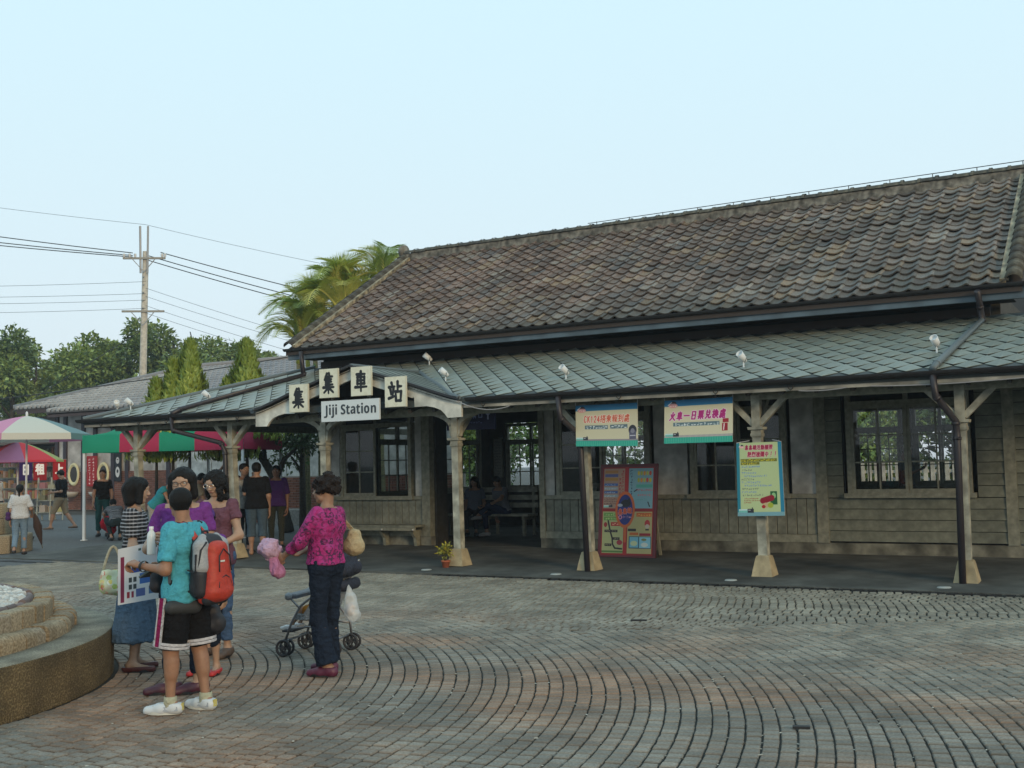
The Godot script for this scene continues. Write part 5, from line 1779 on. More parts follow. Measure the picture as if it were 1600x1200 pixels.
# ---------------------------------------------------------------- things in the square
func ring_stone(a0: float, a1: float, r0: float, r1: float, y0: float, y1: float, e := 0.03) -> Mesh:
	var st := mb(false)
	var n := 3
	var prof := [Vector2(r1, y0), Vector2(r1, y1 - e), Vector2(r1 - e * 0.4, y1 - e * 0.35), Vector2(r1 - e, y1), Vector2(r0 + e, y1), Vector2(r0 + e * 0.4, y1 - e * 0.35), Vector2(r0, y1 - e), Vector2(r0, y0)]
	for i in n:
		var a := lerpf(a0, a1, float(i) / n); var b := lerpf(a0, a1, float(i + 1) / n)
		for k in prof.size() - 1:
			var p: Vector2 = prof[k]; var q: Vector2 = prof[k + 1]
			quad(st, Vector3(cos(a) * p.x, p.y, sin(a) * p.x), Vector3(cos(b) * p.x, p.y, sin(b) * p.x), Vector3(cos(b) * q.x, q.y, sin(b) * q.x), Vector3(cos(a) * q.x, q.y, sin(a) * q.x))
	st.set_smooth_group(-1)
	for a in [a0, a1]:
		for k in range(1, prof.size() - 1):
			var v := []
			for q in [prof[0], prof[k], prof[k + 1]]: v.append(Vector3(cos(a) * q.x, q.y, sin(a) * q.x))
			if a == a0: tri(st, v[0], v[1], v[2])
			else: tri(st, v[0], v[2], v[1])
	st.generate_normals()
	return st.commit()

func street_things() -> void:
	rng.seed = 11
	# round planter of exposed-aggregate concrete with two rings of stones and white gravel
	var p := thing("round_planter", "round concrete planter with stone rings and white gravel, at the left edge", "planter", Vector3(HEART.x, 0, HEART.y))
	var peb := FastNoiseLite.TYPE_CELLULAR
	var agg := grain(0.11, Color(0.30, 0.25, 0.17), Color(1, 0.95, 0.84), 51, 2, peb)
	var agg2 := grain(0.11, Color(0.55, 0.53, 0.5), Color(1, 1, 0.97), 52, 2, peb)
	var st := mb(false)
	lathe(st, [Vector2(3.02, -0.01), Vector2(3.02, 0.335), Vector2(3.01, 0.352)], 120)
	obj("wall", st, worn(mat(Color(0.52, 0.43, 0.28), 0.9, agg, 2.6, 1.0), 0.5, 0.45, 9), p)
	st = mb(false)
	lathe(st, [Vector2(3.01, 0.352), Vector2(2.995, 0.36), Vector2(2.5, 0.364), Vector2(2.5, 0.2)], 120)
	obj("seat_top", st, worn(mat(Color(0.56, 0.52, 0.42), 0.9, agg2, 2.6, 0.6), 0.6, 0.5, 10), p)
	var sm := []
	for c in [Color(0.50, 0.40, 0.265), Color(0.42, 0.34, 0.23), Color(0.54, 0.45, 0.315), Color(0.46, 0.39, 0.29)]: sm.append(mat(c, 0.9, grain(0.07, Color(0.5, 0.47, 0.42), Color(1, 1, 1), 54, 4), 2.0, 0.8))
	for ring in 2:
		var n := 110 if ring == 0 else 74
		for i in n:
			var a := TAU * (i + rnd(-0.1, 0.1)) / n
			var gap := 0.0028 if ring == 0 else 0.0014
			var m := ring_stone(a + gap, a + TAU / n - gap, 2.53 if ring == 0 else 2.40, (2.72 if ring == 0 else 2.555) + rnd(-0.008, 0.012), 0.33 if ring == 0 else 0.36, (0.475 if ring == 0 else 0.60) + rnd(-0.008, 0.008), 0.045 if ring == 0 else 0.02)
			put("ring_stone" if ring == 0 else "kerb_stone", m, sm[rng.randi() % 4], p)
	st = mb(false)
	lathe(st, [Vector2(0, 0.56), Vector2(2.42, 0.56), Vector2(2.42, 0.32)], 64)
	obj("bed", st, mat(Color(0.25, 0.25, 0.24), 0.95), p)
	var worn := []
	for i in 4: worn.append(mat(Color(0.15, 0.115, 0.11) * (0.8 + 0.15 * i), 0.9))
	for i in 80: # dark worn coping stones round the gravel
		var a := TAU * i / 80
		put("coping_stone", ring_stone(a + 0.004, a + TAU / 80 - 0.004, 2.34, 2.398, 0.5, 0.612 + rnd(-0.01, 0.012), 0.02), worn[i % 4], p)
	var peb_st := mb()
	hull8(peb_st, [Vector3(-0.5, 0, 0.4), Vector3(0.45, 0, 0.5), Vector3(0.5, 0, -0.45), Vector3(-0.4, 0, -0.5), Vector3(-0.3, 0.6, 0.25), Vector3(0.3, 0.5, 0.3), Vector3(0.28, 0.62, -0.3), Vector3(-0.25, 0.55, -0.28)])
	peb_st.generate_normals()
	var pm := peb_st.commit()
	var places := []; var tints := PackedColorArray()
	for i in 11000:
		var r := sqrt(rng.randf()) * 2.33
		var a := rnd(0, TAU)
		var s := rnd(0.035, 0.07)
		places.append(Transform3D(Basis.from_euler(Vector3(rnd(-0.5, 0.5), rnd(0, TAU), rnd(-0.5, 0.5))).scaled_local(Vector3(s, s * 0.8, s)), Vector3(cos(a) * r, 0.575 + 0.02 * rng.randf() + 0.03 * (1 - r / 2.33), sin(a) * r)))
		tints.append(Color(0.56, 0.57, 0.55) * rnd(0.55, 1.1))
	scatter("gravel", pm, tinted(Color(1, 1, 1), 0.85), places, tints, p)

	# green and red festival tent
	var a0 := Vector3(-21.93, 0, -3.19); var a1 := Vector3(-18.35, 0, -4.78)
	var t := thing("market_tent", "open-sided festival tent with green and red roof panels", "tent", a0, atan2(-(a1 - a0).z, (a1 - a0).x))
	var L := (a1 - a0).length(); var dp := 2.9
	var ys := 2.47; var yr := 2.98
	var green := mat(Color(0.0, 0.22, 0.12), 0.7); var red := mat(Color(0.36, 0.012, 0.06), 0.7)
	for m in [green, red]:
		m.backlight_enabled = true
		m.backlight = (m.albedo_color.srgb_to_linear() * 0.6).linear_to_srgb()
	var cuts := [0.0, 0.235, 0.48, 0.70, 1.0]
	for i in 4:
		st = mb(false)
		for k in 4:
			var u := lerpf(cuts[i], cuts[i + 1], k / 4.0); var v := lerpf(cuts[i], cuts[i + 1], (k + 1) / 4.0)
			var hu := yr - maxf(0.0, 0.20 - u) * 2.6 - maxf(0.0, u - 0.8) * 2.6 - 0.02 * sin(u * 30); var hv := yr - maxf(0.0, 0.20 - v) * 2.6 - maxf(0.0, v - 0.8) * 2.6 - 0.02 * sin(v * 30)
			var zu := clampf(u / 0.2, 0, 1) * clampf((1 - u) / 0.2, 0, 1); var zv := clampf(v / 0.2, 0, 1) * clampf((1 - v) / 0.2, 0, 1)
			hu = lerpf(ys, yr, zu); hv = lerpf(ys, yr, zv)
			quad(st, Vector3(u * L, hu, -dp / 2), Vector3(v * L, hv, -dp / 2), Vector3(v * L, ys, 0), Vector3(u * L, ys, 0))
			quad(st, Vector3(u * L, ys, -dp), Vector3(v * L, ys, -dp), Vector3(v * L, hv, -dp / 2), Vector3(u * L, hu, -dp / 2))
			var wave := 0.012
			quad(st, Vector3(u * L, ys, 0), Vector3(v * L, ys, 0), Vector3(v * L, ys - 0.42, 0.01 + wave * sin(v * 60)), Vector3(u * L, ys - 0.42, 0.01 + wave * sin(u * 60)))
			quad(st, Vector3(v * L, ys, -dp), Vector3(u * L, ys, -dp), Vector3(u * L, ys - 0.40, -dp - 0.01), Vector3(v * L, ys - 0.40, -dp - 0.01))
		if i == 0: quad(st, Vector3(0, ys, -dp), Vector3(0, ys, 0), Vector3(-0.01, ys - 0.41, 0), Vector3(-0.01, ys - 0.41, -dp))
		if i == 3: quad(st, Vector3(L, ys, 0), Vector3(L, ys, -dp), Vector3(L + 0.01, ys - 0.41, -dp), Vector3(L + 0.01, ys - 0.41, 0))
		obj("roof_panel", st, green if i % 2 == 0 else red, t)
	for q in [[0.03, -0.04], [L * 0.5, -dp + 0.04], [L - 0.03, -0.04], [0.03, -dp + 0.04], [L - 0.03, -dp + 0.04]]:
		st = mb()
		span(st, Vector3(q[0] - 0.028, 0, q[1] - 0.028), Vector3(q[0] + 0.028, ys - 0.02, q[1] + 0.028)); span(st, Vector3(q[0] - 0.06, 0.001, q[1] - 0.06), Vector3(q[0] + 0.06, 0.02, q[1] + 0.06))
		obj("pole", st, M.lamp_white, t)
	# stone-block pedestal by the left edge: a low ring with a narrower drum on it
	var b := thing("stone_pedestal", "round stepped pedestal of pale stone blocks behind the planter", "pedestal", Vector3(-21.2, 0, -0.05))
	for ring in 3:
		for i in 14:
			var a := TAU * (i + (0.5 if ring % 2 else 0.0)) / 14
			put("stone_block", ring_stone(a + 0.02, a + TAU / 14 - 0.02, 0.1, [1.02, 0.62, 0.60][ring], [0.0, 0.37, 0.70][ring], [0.36, 0.69, 1.0][ring], 0.02), sm[rng.randi() % 4], b)
	# flat iron cover strip between square and lane
	st = mb()
	span(st, Vector3(-18.6, -0.01, 1.15), Vector3(-17.2, 0.006, 1.32))
	tag(obj("drain_cover", st, M.black), "dark drain cover strip in the ground by the lane", "drain cover")
	# litter on the setts
	for q in [[Vector3(-4.55, 0.01, 4.2), 0.16, "dark scrap of litter on the setts below the first banner"], [Vector3(-1.9, 0.01, 7.9), 0.10, "small dark scrap on the setts in the right foreground"]]:
		st = mb()
		box(st, Vector3.ZERO, Vector3(q[1], 0.012, 0.04), Basis(Vector3.UP, 0.3))
		tag(obj("litter", st, M.black, null, Transform3D(Basis(), q[0])), q[2], "litter")

# ---------------------------------------------------------------- things on and at the station
func board(called: String, label: String, x0: float, x1: float, y0: float, y1: float, z: float, m: Material, group := "", thick := 0.035) -> Node3D:
	var t := thing(called, label, "sign", Vector3(x0, y0, z), 0.0, group)
	var st := mb()
	span(st, Vector3(0, 0, 0), Vector3(x1 - x0, y1 - y0, thick))
	obj("panel", st, m, t)
	return t

func station_things() -> void:
	rng.seed = 23
	# the four name boards and the English one
	var boards := [["集", -12.24, -11.845, 2.495, 2.95, "first name board from the left, lowest on the gable, with a black brush character"], ["集", -11.605, -11.225, 2.70, 3.165, "second name board, same character, higher beside the gable's peak"], ["車", -10.965, -10.565, 2.70, 3.16, "third name board, with the vehicle character, right of the gable's peak"], ["站", -10.305, -9.905, 2.495, 2.965, "rightmost name board, on the right slope of the gable"]]
	for q in boards:
		var t := board("name_board", q[5], q[1], q[2], q[3], q[4], 0.545, mat(Color(0.63, 0.62, 0.50), 0.6), "name boards of the station")
		var im := blank(100, 116, Color(0.87, 0.86, 0.78))
		for k in 30: dab(im, Vector2(rnd(0, 100), rnd(0, 116)), rnd(3, 12), Color(0.84, 0.83, 0.74))
		write(im, q[0], Vector2(16, 16), Vector2(68, 84), 5.0, Color(0.05, 0.05, 0.07), 0.30)
		var w: float = q[2] - q[1]; var h: float = q[4] - q[3]
		put("lettering", sheet(Vector3(0.006, h - 0.006, 0.038), Vector3(w - 0.006, h - 0.006, 0.038), Vector3(w - 0.006, 0.006, 0.038), Vector3(0.006, 0.006, 0.038)), printed(im), t)
	var en := board("station_sign", "white sign reading Jiji Station under the name boards", -11.545, -10.395, 2.315, 2.645, 0.575, mat(Color(0.64, 0.68, 0.69), 0.4))
	var tm := TextMesh.new()
	tm.text = "Jiji Station"
	var sf := SystemFont.new()
	sf.font_names = PackedStringArray(["Droid Sans"])
	sf.font_weight = 700
	tm.font = sf
	tm.font_size = 64
	tm.pixel_size = 0.0035
	tm.depth = 0.004
	var ab := tm.get_aabb()
	var sc := Vector3(1.03 / ab.size.x, 0.215 / ab.size.y, 1)
	put("lettering", tm, mat(Color(0.03, 0.04, 0.05), 0.5), en, Transform3D(Basis.from_scale(sc), Vector3(0.575, 0.165, 0.038) - Vector3((ab.position.x + ab.size.x / 2) * sc.x, (ab.position.y + ab.size.y / 2) * sc.y, 0)))
	for s in [0.2, 0.95]:
		var st := mb()
		tube(st, [Vector3(s, 0.33, 0.01), Vector3(s, 0.42, -0.03)], [0.006], 5)
		obj("hanger", st, M.iron, en)
	# printed banners under the canopy edge
	var im := blank(224, 140, Color(0.80, 0.78, 0.66))
	patch(im, 0, 0, 224, 20, Color(0.09, 0.44, 0.62)); patch(im, 0, 121, 224, 19, Color(0.16, 0.62, 0.55)); patch(im, 0, 116, 224, 5, Color(0.55, 0.52, 0.55))
	for i in 28: stroke(im, Vector2(i * 8, 124), Vector2(i * 8, 138), 1, 1, Color(0.30, 0.70, 0.58))
	crest(im, 6, 4, 3.0)
	words(im, "CK124", Vector2(30, 36), Vector2(11, 24), Vector2(12, 0), 3.0, Color(0.95, 0.9, 0.86), 0.0, 0.15); words(im, "搭乘報到處", Vector2(90, 35), Vector2(20, 26), Vector2(21.5, 0), 2.6, Color(0.95, 0.9, 0.86), 0.0, 0.12)
	words(im, "CK124", Vector2(30, 36), Vector2(11, 24), Vector2(12, 0), 1.5, Color(0.80, 0.36, 0.28), 0.0, 0.15); words(im, "搭乘報到處", Vector2(90, 35), Vector2(20, 26), Vector2(21.5, 0), 1.2, Color(0.80, 0.36, 0.24), 0.0, 0.12)
	patch(im, 34, 69, 84, 13, Color(0.36, 0.44, 0.48)); patch(im, 126, 68, 62, 13, Color(0.36, 0.44, 0.48))
	small_print(im, Vector2(37, 71), 7, 10, Color(0.93, 0.95, 0.95)); small_print(im, Vector2(129, 70), 5, 10, Color(0.93, 0.95, 0.95))
	tiny_train(im, 2, 110, 3.6)
	oval(im, Vector2(206, 88), Vector2(14, 17), Color(0.16, 0.16, 0.2)); patch(im, 194, 90, 24, 27, Color(0.34, 0.34, 0.42)); oval(im, Vector2(206, 90), Vector2(7, 8), Color(0.5, 0.5, 0.56)); patch(im, 196, 104, 20, 3, Color(0.75, 0.75, 0.8))
	banner("hanging_banner", "hanging banner with orange lettering, the left one of the two under the canopy edge", [Vector3(-7.2, 2.395, 0.2), Vector3(-6.235, 2.395, 0.2), Vector3(-6.23, 1.79, 0.24), Vector3(-7.19, 1.81, 0.24)], im, "banners hanging from the canopy edge")
	im = blank(224, 140, Color(0.82, 0.80, 0.69))
	patch(im, 0, 0, 224, 20, Color(0.09, 0.46, 0.66)); patch(im, 0, 121, 224, 19, Color(0.16, 0.62, 0.55)); patch(im, 0, 114, 224, 7, Color(0.55, 0.52, 0.55))
	for i in 28: stroke(im, Vector2(i * 8, 122), Vector2(i * 8, 138), 1, 1, Color(0.30, 0.70, 0.58))
	for i in 56: stroke(im, Vector2(i * 4, 115), Vector2(i * 4, 120), 0.7, 0.7, Color(0.8, 0.78, 0.74))
	crest(im, 12, 4, 3.0)
	words(im, "火車一日票兌換處", Vector2(18, 38), Vector2(20, 28), Vector2(23.4, -0.3), 3.6, Color(0.93, 0.84, 0.92), 0.0, 0.2)
	words(im, "火車一日票兌換處", Vector2(18, 38), Vector2(20, 28), Vector2(23.4, -0.3), 1.9, Color(0.68, 0.08, 0.46), 0.0, 0.2)
	patch(im, 30, 73, 152, 12, Color(0.36, 0.46, 0.50))
	small_print(im, Vector2(33, 75), 14, 9.2, Color(0.93, 0.95, 0.95))
	patch(im, 192, 66, 19, 12, Color(0.62, 0.06, 0.14)); patch(im, 190, 80, 18, 24, Color(0.60, 0.05, 0.13)); stroke(im, Vector2(197, 82), Vector2(195, 101), 1.4, 1.4, Color(0.95, 0.92, 0.92))
	tiny_train(im, 4, 108, 3.8)
	banner("hanging_banner", "hanging banner with magenta lettering, the right one of the two under the canopy edge", [Vector3(-5.83, 2.40, 0.2), Vector3(-4.855, 2.41, 0.2), Vector3(-4.865, 1.81, 0.24), Vector3(-5.84, 1.81, 0.24)], im, "banners hanging from the canopy edge")
	im = blank(150, 224, Color(0.70, 0.76, 0.56))
	patch(im, 0, 0, 10, 224, Color(0.12, 0.48, 0.56)); patch(im, 138, 0, 12, 224, Color(0.12, 0.48, 0.60)); patch(im, 0, 212, 150, 12, Color(0.45, 0.62, 0.66))
	crest(im, 8, 6, 1.6)
	words(im, "集集線活動護照", Vector2(28, 8), Vector2(12, 15), Vector2(13.4, 0), 1.6, Color(0.93, 0.86, 0.84), 0.0, 0.15); words(im, "集集線活動護照", Vector2(28, 8), Vector2(12, 15), Vector2(13.4, 0), 0.9, Color(0.60, 0.08, 0.24), 0.0, 0.15)
	words(im, "熱烈搶購中！！", Vector2(36, 28), Vector2(13, 17), Vector2(14.4, 0), 1.6, Color(0.93, 0.86, 0.84), 0.0, 0.15); words(im, "熱烈搶購中！！", Vector2(36, 28), Vector2(13, 17), Vector2(14.4, 0), 0.9, Color(0.62, 0.06, 0.22), 0.0, 0.15)
	patch(im, 13, 50, 120, 9, Color(0.42, 0.42, 0.12)); patch(im, 13, 60, 62, 8, Color(0.42, 0.42, 0.12))
	small_print(im, Vector2(15, 51), 14, 7, Color(0.86, 0.80, 0.2)); small_print(im, Vector2(15, 61), 7, 6.5, Color(0.86, 0.80, 0.2))
	for r in 10:
		small_print(im, Vector2(15 + (8 if r in [3, 6] else 0), 71 + r * 9.6), [9, 5, 7, 11, 6, 9, 13, 8, 7, 10][r], 6, [Color(0.40, 0.52, 0.78), Color(0.36, 0.40, 0.40)][1 if r in [1, 4, 7, 9] else 0])
	for r in 3: small_print(im, Vector2(22, 169 + r * 6), [10, 11, 5][r], 4, Color(0.6, 0.25, 0.2))
	patch(im, 106, 150, 22, 40, Color(0.10, 0.34, 0.17)); oval(im, Vector2(117, 163), Vector2(7, 9), Color(0.55, 0.72, 0.5))
	stroke(im, Vector2(82, 178), Vector2(110, 170), 9, 9, Color(0.55, 0.04, 0.14)); oval(im, Vector2(92, 192), Vector2(12, 8), Color(0.75, 0.66, 0.5)); oval(im, Vector2(106, 192), Vector2(9, 8), Color(0.62, 0.66, 0.2)); oval(im, Vector2(84, 196), Vector2(6, 5), Color(0.66, 0.1, 0.14))
	tiny_train(im, 4, 203, 4.0)
	banner("pole_banner", "yellow-green banner tied to the third column from the right end", [Vector3(-4.83, 1.79, 0.2), Vector3(-4.225, 1.795, 0.2), Vector3(-4.215, 0.835, 0.2), Vector3(-4.845, 0.825, 0.2)], im, "")
	# tall route board leaning against the wall
	var t := thing("route_board", "tall red-framed information board leaning by the wall", "sign board", Vector3(-7.72, 0.09, -1.5))
	t.basis = Basis(Vector3.UP, -0.04) * Basis(Vector3.RIGHT, -0.14)
	var st := mb()
	span(st, Vector3(-0.02, 0, -0.03), Vector3(0.98, 1.46, 0.0))
	obj("panel", st, mat(Color(0.10, 0.012, 0.018), 0.5), t)
	put("print", sheet(Vector3(0.03, 1.41, 0.004), Vector3(0.93, 1.41, 0.004), Vector3(0.93, 0.03, 0.004), Vector3(0.03, 0.03, 0.004)), printed(route_print()), t)
	st = mb()
	for x in [0.1, 0.85]: bar(st, Vector3(x, 1.2, -0.031), Vector3(x, 0.0, -0.5), 0.04, 0.03)
	obj("prop", st, M.timber, t)
	# blue hanging sign in the doorway
	im = blank(120, 60, Color(0.035, 0.035, 0.26))
	words(im, "售票口", Vector2(44, 18), Vector2(14, 17), Vector2(17, 0), 1.0, Color(0.62, 0.66, 0.82)); write(im, "↑", Vector2(97, 18), Vector2(14, 20), 2.0, Color(0.75, 0.78, 0.9))
	small_print(im, Vector2(44, 42), 8, 5, Color(0.5, 0.54, 0.72)); patch(im, 60, 4, 34, 7, Color(0.05, 0.05, 0.3)); small_print(im, Vector2(64, 4), 3, 6, Color(0.5, 0.54, 0.72))
	var bs := board("blue_sign", "dark blue hanging sign with white characters and an arrow in the doorway", -10.35, -9.4, 2.16, 2.60, -1.25, mat(Color(0.01, 0.01, 0.08), 0.5))
	put("print", sheet(Vector3(0.01, 0.43, 0.038), Vector3(0.94, 0.43, 0.038), Vector3(0.94, 0.01, 0.038), Vector3(0.01, 0.01, 0.038)), printed(im), bs)
	st = mb()
	for x in [0.15, 0.8]: tube(st, [Vector3(x, 0.44, 0.017), Vector3(x, 0.75, 0.017)], [0.006], 5)
	obj("hanger", st, M.iron, bs)
	# white floodlights standing on the canopy
	var spots := [[Vector3(-17.0, 2.70, -0.0), 0.7, "left one of the twin floodlights at the canopy's left corner"], [Vector3(-16.75, 2.74, -0.1), -0.5, "right one of the twin floodlights at the canopy's left corner"], [Vector3(-14.95, 2.80, -0.3), -0.6, "floodlight above the second canopy column"], [Vector3(-11.25, 3.36, -2.05), -0.7, "floodlight farthest back, above the porch roof"], [Vector3(-10.05, 2.94, -0.75), -0.7, "floodlight beside the porch valley"], [Vector3(-7.6, 2.80, -0.30), -0.35, "floodlight above the banner with orange lettering"], [Vector3(-4.86, 2.81, -0.32), -0.3, "floodlight above the banner on the column"], [Vector3(-2.36, 2.85, -0.45), -0.2, "rightmost floodlight, beside the downpipe on the slates"]]
	var proto: Node3D = null
	for q in spots:
		var f: Node3D
		if proto == null:
			f = thing("floodlight", q[2], "floodlight", q[0], q[1], "floodlights on the canopy")
			proto = f
			f.scale = Vector3.ONE * 0.66
			st = mb(false)
			lathe(st, [Vector2(0, -0.02), Vector2(0.06, -0.02), Vector2(0.06, 0.01), Vector2(0.018, 0.02), Vector2(0.016, 0.16), Vector2(0, 0.16)], 10)
			obj("stem", st, M.lamp_white, f)
			st = mb(false)
			lathe(st, [Vector2(0.0, -0.12), Vector2(0.045, -0.12), Vector2(0.055, -0.07), Vector2(0.072, -0.03), Vector2(0.078, 0.14), Vector2(0.07, 0.14), Vector2(0.06, 0.09), Vector2(0, 0.08)], 14, Transform3D(Basis(Vector3.RIGHT, 0.9), Vector3(0, 0.24, 0.03)))
			obj("housing", st, M.lamp_white, f)
			st = mb()
			bar(st, Vector3(-0.085, 0.24, 0.0), Vector3(-0.03, 0.15, 0), 0.012, 0.02, Vector3.BACK); bar(st, Vector3(0.085, 0.24, 0.0), Vector3(0.03, 0.15, 0), 0.012, 0.02, Vector3.BACK)
			obj("yoke", st, M.steel, f)
		else:
			f = proto.duplicate()
			f.name = numbered("floodlight")
			add_child(f)
			f.position = q[0]; f.rotation.y = q[1]; f.scale = Vector3.ONE * 0.66
			f.set_meta("label", q[2])
	# small lamp behind the English sign
	# wall bench under the left window
	var wb := thing("wall_bench", "narrow timber bench on brackets under the left window", "bench", Vector3(-12.3, 0.1, WALL + 0.04))
	st = mb()
	span(st, Vector3(-1.3, 0.36, 0.0), Vector3(0.55, 0.40, 0.34))
	obj("seat", st, M.dado, wb)
	st = mb()
	span(st, Vector3(-1.3, 0.30, 0.30), Vector3(0.55, 0.358, 0.33))
	obj("front_rail", st, M.timber, wb)
	for x in [-1.0, -0.3, 0.4]:
		st = mb()
		prism(st, PackedVector2Array([Vector2(0.0, 0.0), Vector2(0.10, 0.0), Vector2(0.13, 0.15), Vector2(0.28, 0.299), Vector2(0.0, 0.299)]), -0.03, 0.03, Transform3D(Basis(Vector3(0, 0, 1), Vector3(0, 1, 0), Vector3(1, 0, 0)), Vector3(x, 0, 0)))
		obj("bracket", st, M.timber, wb)
		st = mb(false)
		lathe(st, [Vector2(0, 0.0), Vector2(0.025, 0.0), Vector2(0.0, 0.02)], 8, Transform3D(Basis(Vector3.RIGHT, PI / 2), Vector3(x + 0.1, 0.32, 0.331)))
		obj("bolt", st, M.lamp_white, wb)
	# potted plant at the foot of a column
	var pp := thing("potted_plant", "yellow-leaved plant in a terracotta pot at the porch column's foot", "potted plant", Vector3(-9.47, 0.02, 0.22))
	st = mb(false)
	pp.scale = Vector3.ONE * 0.85
	lathe(st, [Vector2(0, 0.0), Vector2(0.055, 0.0), Vector2(0.075, 0.11), Vector2(0.085, 0.11), Vector2(0.085, 0.14), Vector2(0.072, 0.14), Vector2(0.066, 0.11), Vector2(0, 0.11)], 16)
	obj("pot", st, mat(Color(0.36, 0.10, 0.045), 0.8), pp)
	st = mb()
	for i in 5: tube(st, [Vector3(0, 0.1, 0), Vector3(cos(i * 1.3) * 0.05, 0.22, sin(i * 1.3) * 0.05), Vector3(cos(i * 1.3) * 0.08, 0.34, sin(i * 1.3) * 0.08)], [0.006], 4)
	obj("stem", st, M.bark, pp)
	leaves(pp, "foliage", [[Vector3(0, 0.27, 0), 0.11], [Vector3(0.03, 0.36, 0), 0.08], [Vector3(-0.06, 0.33, 0.02), 0.07]], 130, leaf_mesh(0.085, 0.035), Color(0.16, 0.17, 0.02), Color(0.5, 0.42, 0.05))
	# little round covers let into the floor in front of the columns
	var k := 0
	for x in [-9.6, -7.4, -4.85, -2.25]:
		st = mb(false)
		lathe(st, [Vector2(0, 0.012), Vector2(0.07, 0.012), Vector2(0.085, 0.0)], 14)
		tag(obj("floor_light", st, mat(Color(0.4, 0.42, 0.4), 0.4), null, Transform3D(Basis(), Vector3(x, 0.02, 0.55))), ["round floor cover beside the potted plant", "round floor cover before the column with the leaning downpipe", "round floor cover before the column with the banner", "round floor cover before the rightmost column"][k], "floor cover", "floor covers before the columns")
		k += 1

func banner(called: String, label: String, q: Array, im: Image, group: String) -> void:
	var c: Vector3 = q[3]
	var t := thing(called, label, "banner", c, 0.0, group)
	var m := printed(im, 0.45)
	put("print", sheet(q[0] - c, q[1] - c, q[2] - c, q[3] - c), m, t)
	var st := mb()
	var back := Vector3(0, 0, -0.012)
	hull8(st, [q[3] - c + back * 0.3, q[2] - c + back * 0.3, q[2] - c + back, q[3] - c + back, q[0] - c + back * 0.3, q[1] - c + back * 0.3, q[1] - c + back, q[0] - c + back])
	obj("backing", st, M.white, t)
	for i in 2:
		st = mb()
		var p: Vector3 = (q[i] as Vector3) - c
		tube(st, [p, p + Vector3(0.0, 0.09, 0.0) if called == "hanging_banner" else p + Vector3(0.15 * (1 if i == 0 else -1), 0.03, -0.1)], [0.004], 4)
		obj("tie", st, M.lamp_white, t)

